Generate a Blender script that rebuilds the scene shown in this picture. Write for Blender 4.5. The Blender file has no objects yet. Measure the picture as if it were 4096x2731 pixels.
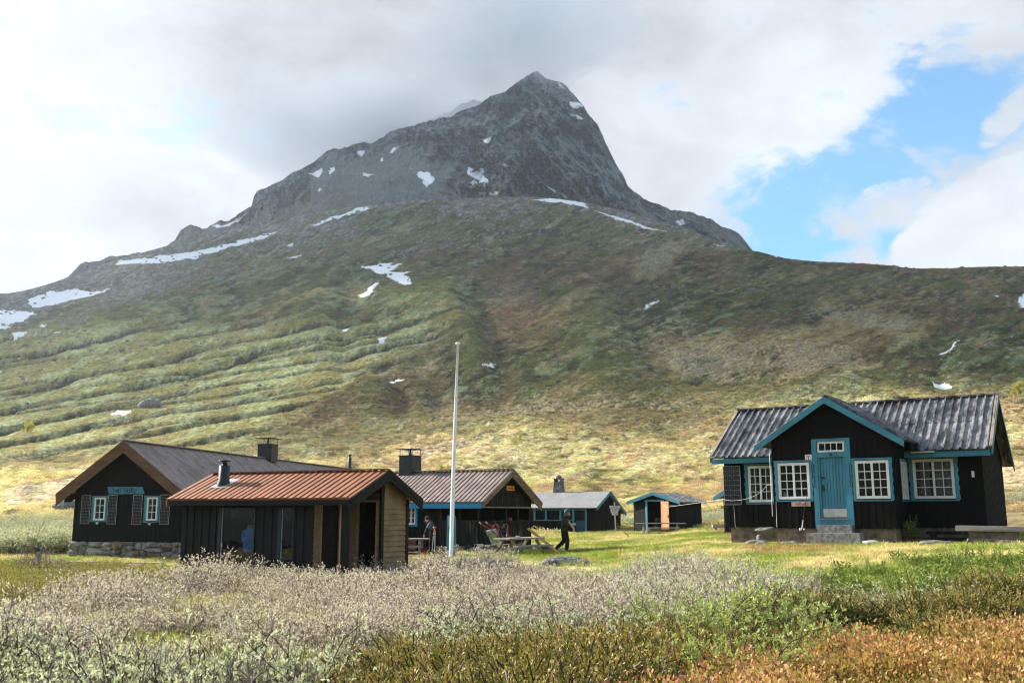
"""Mountain lodge yard under a rocky peak - everything is built in code."""
SUN_E = 5.0; SKY_S = .056; BLUE_K = 1.5; CLOUD_K = .46; EXPO = 1.4; DENOISE = True; HAZE = .00011; MIST = .014
SHADES = [(-150, 1300, 350, 1300, 760), (700, 900, 200, 900, 420), (-900, 1000, 200, 500, 420)]
VEG = 1
import bpy, math, random
import numpy as np
from math import sin, cos, tan, atan, atan2, radians, pi, sqrt, exp
random.seed(7); rng = np.random.default_rng(11)
sc = bpy.context.scene
COL = sc.collection
F = 3900.0; PITCH = atan((2050 - 1365.5) / F); CZ = 1.5
cP, sP = cos(PITCH), sin(PITCH)

# ------------------------------------------------------------------ helpers
def ray(u, v):
    x = (u - 2048) / F; y = -(v - 1365.5) / F
    f = cP - y * sP
    return x / f, (sP + y * cP) / f          # X/Y and (Z-CZ)/Y of that direction

def tag(o, label=None, cat=None, group=None, kind=None):
    if label: o['label'] = label
    if cat: o['category'] = cat
    if group: o['group'] = group
    if kind: o['kind'] = kind
    return o

def empty(name, loc, rz=0, label=None, cat=None, group=None):
    o = bpy.data.objects.new(name, None); COL.objects.link(o)
    o.location = loc; o.rotation_euler = (0, 0, rz); o.empty_display_size = .3
    return tag(o, label, cat, group)

def new_obj(name, me, parent=None, link=True):
    o = bpy.data.objects.new(name, me)
    if link: COL.objects.link(o)
    if parent is not None: o.parent = parent
    return o

class MB:
    def __init__(s): s.v = []; s.f = []; s.m = []
    def add(s, vs, fs, mi=0):
        b = len(s.v); s.v += [tuple(map(float, p)) for p in vs]
        for f in fs: s.f.append(tuple(b + i for i in f)); s.m.append(mi)
    def hexa(s, p, mi=0):   # 8 points: bottom loop 0-3, top loop 4-7
        s.add(p, [(3, 2, 1, 0), (4, 5, 6, 7), (0, 1, 5, 4), (1, 2, 6, 5), (2, 3, 7, 6), (3, 0, 4, 7)], mi)
    def box(s, x0, x1, y0, y1, z0, z1, mi=0):
        s.hexa([(x0, y0, z0), (x1, y0, z0), (x1, y1, z0), (x0, y1, z0), (x0, y0, z1), (x1, y0, z1), (x1, y1, z1), (x0, y1, z1)], mi)
    def bar(s, a, b, w, h, up=(0, 0, 1), mi=0, w2=None, h2=None):   # rectangular bar a->b
        a = np.array(a, float); b = np.array(b, float); d = b - a; d /= np.linalg.norm(d) + 1e-9
        up = np.array(up, float)
        if abs(d @ up) > .98: up = np.array((0, 1, 0.))
        sx = np.cross(d, up); sx /= np.linalg.norm(sx); u = np.cross(sx, d)
        w2 = w if w2 is None else w2; h2 = h if h2 is None else h2
        s.hexa([a - sx * w / 2 - u * h / 2, a + sx * w / 2 - u * h / 2, b + sx * w2 / 2 - u * h2 / 2, b - sx * w2 / 2 - u * h2 / 2,
                a - sx * w / 2 + u * h / 2, a + sx * w / 2 + u * h / 2, b + sx * w2 / 2 + u * h2 / 2, b - sx * w2 / 2 + u * h2 / 2], mi)
    def tube(s, pts, rad, n=8, mi=0, cap=True):
        pts = [np.array(p, float) for p in pts]
        if not hasattr(rad, '__len__'): rad = [rad] * len(pts)
        b = len(s.v); k = len(pts)
        for i, p in enumerate(pts):
            d = pts[min(i + 1, k - 1)] - pts[max(i - 1, 0)]; d = d / (np.linalg.norm(d) + 1e-9)
            r = np.array((0, 0, 1.)) if abs(d[2]) < .9 else np.array((1., 0, 0))
            e1 = np.cross(d, r); e1 /= np.linalg.norm(e1); e2 = np.cross(d, e1)
            for j in range(n):
                t = 2 * pi * j / n
                q = p + (e1 * cos(t) + e2 * sin(t)) * rad[i]; s.v.append(tuple(q))
        for i in range(k - 1):
            for j in range(n):
                j2 = (j + 1) % n
                s.f.append((b + i * n + j, b + i * n + j2, b + (i + 1) * n + j2, b + (i + 1) * n + j)); s.m.append(mi)
        if cap:
            s.f.append(tuple(b + j for j in range(n))); s.m.append(mi)
            s.f.append(tuple(b + (k - 1) * n + j for j in reversed(range(n)))); s.m.append(mi)
    def lathe(s, prof, c=(0, 0, 0), n=16, mi=0):
        b = len(s.v); k = len(prof)
        for r, z in prof:
            for j in range(n): s.v.append((c[0] + r * cos(2 * pi * j / n), c[1] + r * sin(2 * pi * j / n), c[2] + z))
        for i in range(k - 1):
            for j in range(n):
                j2 = (j + 1) % n
                s.f.append((b + i * n + j, b + i * n + j2, b + (i + 1) * n + j2, b + (i + 1) * n + j)); s.m.append(mi)
    def build(s, name, mats, parent=None, smooth=False, link=True):
        me = bpy.data.meshes.new(name); me.from_pydata(s.v, [], s.f)
        if not isinstance(mats, (list, tuple)): mats = [mats]
        for m in mats: me.materials.append(m)
        if len(mats) > 1: me.polygons.foreach_set('material_index', s.m)
        if smooth: me.polygons.foreach_set('use_smooth', [True] * len(s.f))
        me.update()
        return new_obj(name, me, parent, link)

def np_mesh(name, V, Q, mats, attrs=None, mi=None, smooth=True, link=True):
    """V (n,3), Q (m,4) or (m,3) arrays"""
    me = bpy.data.meshes.new(name); n, m, k = len(V), len(Q), Q.shape[1]
    me.vertices.add(n); me.vertices.foreach_set('co', np.ascontiguousarray(V, dtype=np.float32).ravel())
    me.loops.add(m * k); me.loops.foreach_set('vertex_index', np.ascontiguousarray(Q, dtype=np.int32).ravel())
    me.polygons.add(m); me.polygons.foreach_set('loop_start', np.arange(0, m * k, k, dtype=np.int32))
    me.polygons.foreach_set('loop_total', np.full(m, k, dtype=np.int32))
    for mt in (mats if isinstance(mats, (list, tuple)) else [mats]): me.materials.append(mt)
    if mi is not None: me.polygons.foreach_set('material_index', np.asarray(mi, dtype=np.int32))
    me.polygons.foreach_set('use_smooth', np.full(m, smooth))
    for an, a in (attrs or {}).items():
        at = me.attributes.new(an, 'FLOAT', 'POINT'); at.data.foreach_set('value', np.ascontiguousarray(a, dtype=np.float32).ravel())
    me.update(); me.validate()
    return new_obj(name, me, None, link)

# numpy noise -------------------------------------------------------
def _h(i, j, s):
    h = (i.astype(np.int64) * 374761393 + j.astype(np.int64) * 668265263 + s * 982451653) & 0xffffffff
    h = ((h ^ (h >> 13)) * 1274126177) & 0xffffffff
    h = (h ^ (h >> 16)) & 0xffffff
    return h / float(0xffffff)
def vn(x, y, s=0):
    xi = np.floor(x); yi = np.floor(y); fx = x - xi; fy = y - yi
    fx = fx * fx * fx * (fx * (fx * 6 - 15) + 10); fy = fy * fy * fy * (fy * (fy * 6 - 15) + 10)
    a = _h(xi, yi, s); b = _h(xi + 1, yi, s); c = _h(xi, yi + 1, s); d = _h(xi + 1, yi + 1, s)
    return (a + (b - a) * fx) * (1 - fy) + (c + (d - c) * fx) * fy
def fbm(x, y, s=0, o=4, g=.5):
    r = 0; a = 1; t = 0
    for k in range(o):
        r = r + a * vn(x, y, s + k * 17); t += a; a *= g; x, y = x * 1.93 + y * .6 + 3.1, y * 1.93 - x * .6 + 7.7
    return r / t - .5
def ridged(x, y, s=0, o=4, g=.5):
    r = 0; a = 1; t = 0
    for k in range(o):
        r = r + a * (1 - np.abs(2 * vn(x, y, s + k * 13) - 1)); t += a; a *= g; x, y = x * 1.93 + y * .6 + 3.1, y * 1.93 - x * .6 + 7.7
    return r / t
def smooth01(x, a, b):
    t = np.clip((x - a) / (b - a), 0, 1); return t * t * (3 - 2 * t)

def pchip(xs, ys, x):
    """xs (k,), ys (k,...) -> values at x; monotone-ish cubic"""
    xs = np.asarray(xs, float); ys = np.asarray(ys, float); h = np.diff(xs)
    sh = (-1,) + (1,) * (ys.ndim - 1)
    d = np.diff(ys, axis=0) / h.reshape(sh); m = np.zeros_like(ys)
    w1 = (2 * h[1:] + h[:-1]).reshape(sh); w2 = (h[1:] + 2 * h[:-1]).reshape(sh)
    with np.errstate(all='ignore'):
        hm = (w1 + w2) / (w1 / d[:-1] + w2 / d[1:])
    m[1:-1] = np.where(d[:-1] * d[1:] > 0, np.nan_to_num(hm), 0); m[0] = d[0]; m[-1] = d[-1]
    i = np.clip(np.searchsorted(xs, x) - 1, 0, len(xs) - 2); t = np.clip((x - xs[i]) / h[i], 0, 1)
    t = t.reshape(t.shape + (1,) * (ys.ndim - 1)); hh = h[i].reshape(t.shape)
    return ys[i] * (1 + 2 * t) * (1 - t) ** 2 + m[i] * hh * t * (1 - t) ** 2 + ys[i + 1] * t * t * (3 - 2 * t) + m[i + 1] * hh * t * t * (t - 1)

# materials ----------------------------------------------------------
class NT:
    def __init__(s, name):
        s.m = bpy.data.materials.new(name); s.m.use_nodes = True; s.t = s.m.node_tree; s.t.nodes.clear()
        s.out = s.n('ShaderNodeOutputMaterial')
    def n(s, typ, **kw):
        o = s.t.nodes.new(typ)
        for k, v in kw.items(): setattr(o, k, v)
        return o
    def l(s, a, b): s.t.links.new(a, b)
    def setin(s, inp, v):
        if isinstance(v, bpy.types.NodeSocket): s.l(v, inp)
        elif isinstance(v, (tuple, list)) and len(v) == 3 and inp.type == 'RGBA': inp.default_value = (*v, 1)
        else: inp.default_value = v
    def mix(s, f, a, b, blend='MIX'):
        o = s.n('ShaderNodeMix', data_type='RGBA', blend_type=blend)
        s.setin(o.inputs[0], f); s.setin(o.inputs[6], a); s.setin(o.inputs[7], b); return o.outputs[2]
    def math(s, op, a, b=0.0, c=None, clamp=False):
        o = s.n('ShaderNodeMath', operation=op, use_clamp=clamp); s.setin(o.inputs[0], a); s.setin(o.inputs[1], b)
        if c is not None: s.setin(o.inputs[2], c)
        return o.outputs[0]
    def ramp(s, f, a, b, lo=0.0, hi=1.0):
        o = s.n('ShaderNodeMapRange', interpolation_type='SMOOTHSTEP'); s.setin(o.inputs[0], f)
        for i, v in enumerate((a, b, lo, hi)): s.setin(o.inputs[i + 1], v)
        return o.outputs[0]
    def noise(s, scale=5, detail=4, rough=.55, vec=None, stretch=None, rot=None, dist=0.0):
        if vec is None: vec = s.n('ShaderNodeTexCoord').outputs['Object']
        if stretch or rot:
            mp = s.n('ShaderNodeMapping'); s.l(vec, mp.inputs[0])
            if stretch: mp.inputs['Scale'].default_value = stretch
            if rot: mp.inputs['Rotation'].default_value = rot
            vec = mp.outputs[0]
        o = s.n('ShaderNodeTexNoise'); s.l(vec, o.inputs['Vector'])
        o.inputs['Scale'].default_value = scale; o.inputs['Detail'].default_value = detail; o.inputs['Roughness'].default_value = rough
        o.inputs['Distortion'].default_value = dist
        return o.outputs[0]
    def attr(s, name): return s.n('ShaderNodeAttribute', attribute_name=name).outputs['Fac']
    def bsdf(s, color, rough=.7, spec=.3, metal=0.0, bump=None, bstr=.3, bdist=.02):
        o = s.n('ShaderNodeBsdfPrincipled'); s.setin(o.inputs['Base Color'], color); s.setin(o.inputs['Roughness'], rough)
        o.inputs['Specular IOR Level'].default_value = spec; o.inputs['Metallic'].default_value = metal
        if bump is not None:
            b = s.n('ShaderNodeBump'); b.inputs['Strength'].default_value = bstr; b.inputs['Distance'].default_value = bdist
            s.l(bump, b.inputs['Height']); s.l(b.outputs[0], o.inputs['Normal'])
        return o.outputs[0]
    def done(s, sh): s.l(sh, s.out.inputs['Surface']); return s.m

def simple(name, c, rough=.6, spec=.3, metal=0.0, var=.15, scale=6, bump=.0):
    t = NT(name); nz = t.noise(scale, 5)
    c2 = tuple(min(1, x * (1 + var)) for x in c); c1 = tuple(x * (1 - var) for x in c)
    return t.done(t.bsdf(t.mix(t.ramp(nz, .35, .65), c1, c2), rough, spec, metal, nz if bump else None, bump))

def wood(name, c1, c2, axis='z', rough=.75, spec=.25, grain=14, worn=None, wornamt=.62, bump=.35):
    """grain running along the given object axis"""
    t = NT(name); st = {'x': (.08, 1, 1), 'y': (1, .08, 1), 'z': (1, 1, .08)}[axis]
    g = t.noise(grain, 6, .65, stretch=st); b = t.noise(2.3, 2, .5, stretch={'x': (.05, 1, 1), 'y': (1, .05, 1), 'z': (1, 1, .05)}[axis])
    big = t.noise(1.1, 4, .6)
    col = t.mix(t.ramp(g, .3, .7), c1, c2)
    col = t.mix(t.ramp(b, .35, .7, 0, .55), col, tuple(x * .6 for x in c1))
    if worn: col = t.mix(t.ramp(t.math('ADD', t.math('MULTIPLY', g, .6), t.math('MULTIPLY', big, .5)), wornamt - .08, wornamt + .08), col, worn)
    return t.done(t.bsdf(col, t.ramp(g, 0, 1, rough - .12, rough + .1), spec, 0, g, bump, .01))
# ------------------------------------------------------------------ terrain
TXK = [-1.8, -.75, -.5, -.35, -.2, -.05, .05, .12, .2, .3, .4, .5, .75, 1.8]
ZT = {2: [0, 0, 0, 0, 0, 0, 0, .02, .05, .1, .1, .1, .1, .1],
      6: [-.1, -.1, -.1, -.1, -.08, -.05, 0, .05, .1, .15, .2, .2, .2, .3],
      12: [-.2, -.2, -.2, -.2, -.15, -.1, -.05, .05, .15, .25, .32, .38, .4, .6],
      20: [-.4, -.3, -.3, -.25, -.2, -.15, -.1, .05, .25, .42, .52, .6, .7, 1.2],
      27: [-.5, -.38, -.35, -.28, -.18, -.1, -.05, .1, .4, .58, .66, .72, .9, 1.6],
      34: [-.7, -.5, -.42, -.35, -.2, -.08, -.02, .15, .52, .65, .76, .9, 1.2, 2.2],
      42: [-.8, -.5, -.45, -.38, -.15, -.03, -.05, .08, .5, .8, .95, 1.1, 1.4, 3],
      55: [-.6, -.3, -.25, -.25, -.1, .0, .02, .12, .5, .9, 1.1, 1.4, 1.9, 4],
      68: [0, 0, 0, .0, .05, .1, .12, .22, .6, 1.1, 1.5, 1.9, 2.5, 6],
      85: [1.3, 1.3, 1.2, 1.1, 1.0, 1.0, .8, .9, 1.3, 1.8, 2.3, 2.8, 3.4, 8]}
UK = [-5200, -900, 0, 500, 1000, 1400, 1800, 2100, 2400, 2700, 3000, 3170, 3500, 3700, 4096, 4900, 9300]
VT = {112: [2000, 2000, 2000, 2000, 2010, 2022, 2028, 2030, 2030, 2030, 2020, 2016, 2000, 1990, 1980, 1960, 1960],
      160: [1900, 1890, 1890, 1900, 1910, 1920, 1925, 1925, 1925, 1920, 1910, 1905, 1880, 1870, 1850, 1830, 1830],
      250: [1760, 1740, 1740, 1730, 1720, 1720, 1710, 1705, 1700, 1700, 1690, 1680, 1660, 1650, 1640, 1640, 1640],
      400: [1600, 1560, 1560, 1530, 1490, 1470, 1480, 1470, 1465, 1450, 1440, 1430, 1400, 1395, 1430, 1440, 1400],
      560: [1450, 1400, 1400, 1350, 1300, 1270, 1245, 1235, 1230, 1225, 1220, 1220, 1215, 1215, 1225, 1230, 1240],
      800: [1340, 1275, 1250, 1170, 1070, 1010, 975, 965, 970, 985, 998 + 8, 1037 + 6, 1063, 1079, 1070, 1090, 1120],
      1000: [1260, 1200, 1182, 1060, 930, 850, 798, 788, 825, 905, 1010, 1060, 1090, 1105, 1100, 1120, 1150],
      1130: [1230, 1180, 1176, 1040, 900, 830, 795, 792, 840, 930, 1045, 1090, 1120, 1130, 1130, 1140, 1160],
      1250: [1230, 1190, 1175, 1030, 905, 845, 815, 815, 870, 965, 1080, 1120, 1150, 1160, 1160, 1160, 1170]}
rows_Y = sorted(list(ZT) + list(VT))
TXF = np.unique(np.concatenate([np.linspace(-1.8, -.66, 60), np.linspace(-.66, .66, 1150), np.linspace(.66, 1.8, 60)]))
SZ = []
for Yk in rows_Y:
    if Yk in ZT:
        zz = pchip(TXK, ZT[Yk], TXF); SZ.append((zz - CZ) / Yk)
    else:
        tt, ss = zip(*[ray(u, v) for u, v in zip(UK, VT[Yk])])
        SZ.append(pchip(tt, ss, TXF))
SZ = np.array(SZ)                                             # slope of sight at (row, col)
# rows : dense where the slope fills the picture
YF = np.unique(np.concatenate([np.geomspace(2, 60, 190), np.geomspace(60, 130, 130), np.geomspace(130, 1000, 620), np.linspace(1000, 1260, 60)]))
S2 = pchip(np.log(rows_Y), SZ, np.log(YF))                    # (rows, cols)
TX, YY = np.meshgrid(TXF, YF); XX = TX * YY
ZB = CZ + S2 * YY

def pix(X, Y, Z):
    z = Z - CZ; f = Y * cP + z * sP
    return 2048 + F * X / f, 1365.5 - F * (-Y * sP + z * cP) / f
U0, V0 = pix(XX, YY, ZB)

# displacement: hummocks, gullies, the shelves and furrows of the left-hand slope
far = smooth01(YY, 60, 130)
D = fbm(XX / 3.1, YY / 3.1, 1, 3) * .10 * smooth01(YY, 10, 30) * (1 - .4 * far)
D += fbm(XX / 9, YY / 9, 5, 4) * .7 * smooth01(YY, 72, 150)
D += fbm(XX / 60, YY / 60, 9, 4) * 3.0 * smooth01(YY, 110, 320)
# the scrub itself, as a rough skin
tx1 = XX + .35 * YY
scr = 1 - ridged(tx1 / 5.5, YY / 2.6, 83, 3, .6); scr2 = vn(XX / 1.1, YY / .8, 87)
scr3 = fbm(XX / 14, YY / 9, 91, 4, .6)
D += (scr * 1.3 * smooth01(YY, 130, 300) + (scr2 - .5) * .32 * smooth01(YY, 75, 110) * (1 - smooth01(YY, 350, 500)) + np.maximum(scr3, 0) * 1.6 * smooth01(YY, 110, 260))
# downslope gullies and spurs of the middle slope
gq = TX * 15 + .75 * np.log(YY) + fbm(TX * 5, np.log(YY) * 4, 33, 2) * 1.1
gul = vn(gq, np.log(YY) * .9, 41) * .65 + vn(gq * 2.3 + 5, np.log(YY) * 2.1, 43) * .35
gmask = smooth01(YY, 240, 330) * (1 - smooth01(YY, 560, 760))
D += (gul - .5) * (.007 + .034 * smooth01(U0, 1050, 1350) * (1 - smooth01(U0, 2300, 2700))) * YY * gmask
# long shelves with peat furrows between them, falling to the left
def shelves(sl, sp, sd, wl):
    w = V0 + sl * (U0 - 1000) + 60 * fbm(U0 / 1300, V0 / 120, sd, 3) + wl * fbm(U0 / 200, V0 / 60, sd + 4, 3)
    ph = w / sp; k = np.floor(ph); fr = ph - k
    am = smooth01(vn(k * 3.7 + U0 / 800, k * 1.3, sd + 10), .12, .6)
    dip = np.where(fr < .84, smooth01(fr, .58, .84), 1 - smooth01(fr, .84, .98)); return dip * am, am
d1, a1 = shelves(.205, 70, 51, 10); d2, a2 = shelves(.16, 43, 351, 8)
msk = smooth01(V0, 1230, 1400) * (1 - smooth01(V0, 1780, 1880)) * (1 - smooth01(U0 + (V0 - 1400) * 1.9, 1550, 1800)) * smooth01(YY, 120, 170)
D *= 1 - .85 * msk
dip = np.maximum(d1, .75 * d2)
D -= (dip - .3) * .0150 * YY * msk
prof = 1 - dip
# right-hand gully where the meltwater runs
gx = 3800 - (V0 - 1350) * .25 + 40 * np.sin(V0 / 60)
D -= np.exp(-((U0 - gx) / 55) ** 2) * .007 * YY * smooth01(V0, 1150, 1300) * (1 - smooth01(V0, 1540, 1600)) * (YY < 900)
gx = 1420 - (V0 - 1050) * .12 + 30 * np.sin(V0 / 45)
D -= np.exp(-((U0 - gx) / 60) ** 2) * .005 * YY * smooth01(V0, 1000, 1150) * (1 - smooth01(V0, 1560, 1640))
# keep skyline of far right / far rows quiet
D *= 1 - .75 * smooth01(YY, 760, 1000)
ZZ = ZB + D
nr, nc = ZZ.shape

def ground(x, y):
    """height of the built ground at a point in front of the camera"""
    x = np.asarray(x, float); y = np.asarray(y, float); yy = np.maximum(y, 2.01); t = x / yy
    i = np.clip(np.searchsorted(YF, yy) - 1, 0, nr - 2); j = np.clip(np.searchsorted(TXF, t) - 1, 0, nc - 2)
    a = np.clip((yy - YF[i]) / (YF[i + 1] - YF[i]), 0, 1); b = np.clip((t - TXF[j]) / (TXF[j + 1] - TXF[j]), 0, 1)
    return (ZZ[i, j] * (1 - b) + ZZ[i, j + 1] * b) * (1 - a) + (ZZ[i + 1, j] * (1 - b) + ZZ[i + 1, j + 1] * b) * a
def gz(x, y): return float(ground(x, y))

# masks kept on the vertices ------------------------------------------------
def poly_sdf(U, V, P):
    """signed distance in photo pixels, positive inside"""
    P = np.array(P, float); n = len(P); d = np.full(U.shape, 1e9); ins = np.zeros(U.shape, bool)
    m = (U > P[:, 0].min() - 60) & (U < P[:, 0].max() + 60) & (V > P[:, 1].min() - 60) & (V < P[:, 1].max() + 60)
    u = U[m]; v = V[m]; dd = np.full(u.shape, 1e9); ii = np.zeros(u.shape, bool)
    for k in range(n):
        a = P[k]; b = P[(k + 1) % n]; e = b - a
        t = np.clip(((u - a[0]) * e[0] + (v - a[1]) * e[1]) / (e @ e + 1e-9), 0, 1)
        dd = np.minimum(dd, np.hypot(u - a[0] - t * e[0], v - a[1] - t * e[1]))
        if a[1] != b[1]:
            c = ((a[1] > v) != (b[1] > v)) & (u < (b[0] - a[0]) * (v - a[1]) / (b[1] - a[1]) + a[0]); ii ^= c
    d[m] = np.where(ii, -dd, dd)
    return -d
K = 4096 / 2352.0
def dp(*a): return [(x * K, y * K) for x, y in a]
SNOW_HILL = [dp((265, 600), (350, 590), (460, 575), (560, 552), (610, 536), (635, 530), (612, 545), (560, 560), (500, 577), (440, 596), (380, 603), (300, 606), (268, 612)),
    dp((60, 690), (105, 672), (170, 665), (200, 668), (235, 668), (268, 660), (200, 683), (150, 694), (110, 705), (72, 706)),
    dp((0, 712), (50, 714), (88, 722), (50, 744), (20, 748), (0, 745), (-60, 750), (-80, 712)), dp((0, 754), (26, 752), (10, 762), (-20, 764)),
    dp((30, 775), (60, 767), (64, 770), (34, 781)), dp((86, 755), (106, 750), (102, 757)), dp((122, 768), (146, 762), (130, 769)),
    dp((712, 516), (770, 496), (830, 478), (852, 476), (810, 492), (760, 506), (722, 518)),
    dp((830, 610), (872, 606), (925, 606), (912, 618), (900, 628), (950, 629), (930, 640), (948, 660), (934, 666), (905, 655), (885, 636), (855, 630), (850, 620)),
    dp((816, 671), (845, 668), (862, 656), (875, 652), (866, 666), (855, 675), (868, 678), (850, 683), (828, 680)),
    dp((780, 750), (804, 748), (800, 757), (786, 762)), dp((865, 784), (890, 782), (884, 790), (868, 792)), dp((885, 872), (932, 870), (918, 876), (892, 876)),
    dp((1105, 852), (1130, 835), (1148, 833), (1128, 845), (1110, 854)), dp((1480, 700), (1500, 690), (1518, 688), (1500, 697), (1484, 706)),
    dp((252, 960), (285, 950), (302, 948), (290, 962), (260, 963)), dp((660, 592), (690, 586), (680, 592)), dp((655, 566), (676, 561), (668, 568)),
    dp((2140, 866), (2172, 868), (2185, 880), (2192, 890), (2160, 890), (2148, 878)), dp((2160, 800), (2180, 790), (2200, 775), (2192, 790), (2172, 804)),
    dp((2118, 838), (2140, 832), (2138, 838), (2122, 842)), dp((2278, 686), (2300, 686), (2290, 691)), dp((2335, 690), (2352, 674), (2380, 680), (2370, 700), (2345, 708)),
    dp((1215, 460), (1260, 455), (1310, 458), (1345, 466), (1358, 478), (1300, 468), (1250, 463)), dp((1365, 484), (1420, 500), (1480, 518), (1530, 532), (1480, 524), (1420, 508)),
    dp((982, 450), (1015, 442), (1005, 450), (985, 454)), dp((1770, 590), (1790, 592), (1778, 594)), dp((1090, 445), (1120, 437), (1147, 440), (1140, 447), (1100, 447)),
    dp((1640, 564), (1670, 566), (1665, 568))]
snow = np.full(ZZ.shape, -60.0)
jx = 40 * fbm(U0 / 34, V0 / 15, 71, 4, .62); jy = 20 * fbm(U0 / 34, V0 / 15, 77, 4, .62)
for P in SNOW_HILL: snow = np.maximum(snow, poly_sdf(U0 + jx, V0 + jy, P))
# vegetation zones, by where they lie
lawn = poly_sdf(U0, V0, dp((1020, 1330), (1030, 1262), (1100, 1255), (1200, 1228), (1440, 1214), (1660, 1212), (1668, 1240), (2420, 1240), (2420, 1400), (1900, 1380), (1500, 1345)))
lawn2 = poly_sdf(U0, V0, dp((-200, 1420), (-200, 1255), (170, 1245), (420, 1290), (420, 1420)))
lawn = np.where(YY < 78, np.maximum(lawn, lawn2), -60)
dirt = np.maximum(poly_sdf(U0, V0, dp((1690, 1245), (1950, 1245), (1960, 1262), (1750, 1275))), poly_sdf(U0, V0, dp((1240, 1283), (1330, 1279), (1400, 1289), (1300, 1293))))
straw = np.full(ZZ.shape, -60.0)
for P in [dp((1000, 948), (1100, 935), (1260, 928), (1420, 930), (1640, 925), (1640, 950), (1400, 950), (1240, 958), (1060, 968), (960, 975)),
          dp((1500, 800), (1700, 785), (1960, 790), (1980, 840), (1800, 880), (1560, 880)), dp((0, 1120), (150, 1095), (420, 1040), (300, 1110), (200, 1150), (0, 1170)),
          dp((900, 1040), (1040, 1010), (1230, 985), (1150, 1010), (980, 1060)), dp((1480, 560), (1540, 575), (1560, 620), (1500, 640), (1440, 600)),
          dp((1880, 700), (1960, 690), (2040, 720), (2130, 740), (2040, 760), (1900, 730)), dp((2200, 1080), (2400, 1050), (2400, 1120), (2250, 1130))]:
    straw = np.maximum(straw, poly_sdf(U0, V0, P))
rocky = smooth01(YY, 600, 1000) * .55 + .5 * smooth01(900 - U0, 0, 500) * smooth01(YY, 450, 700)

idx = np.arange(nr * nc).reshape(nr, nc)
Q = np.stack([idx[:-1, :-1], idx[:-1, 1:], idx[1:, 1:], idx[1:, :-1]], -1).reshape(-1, 4)

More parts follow.
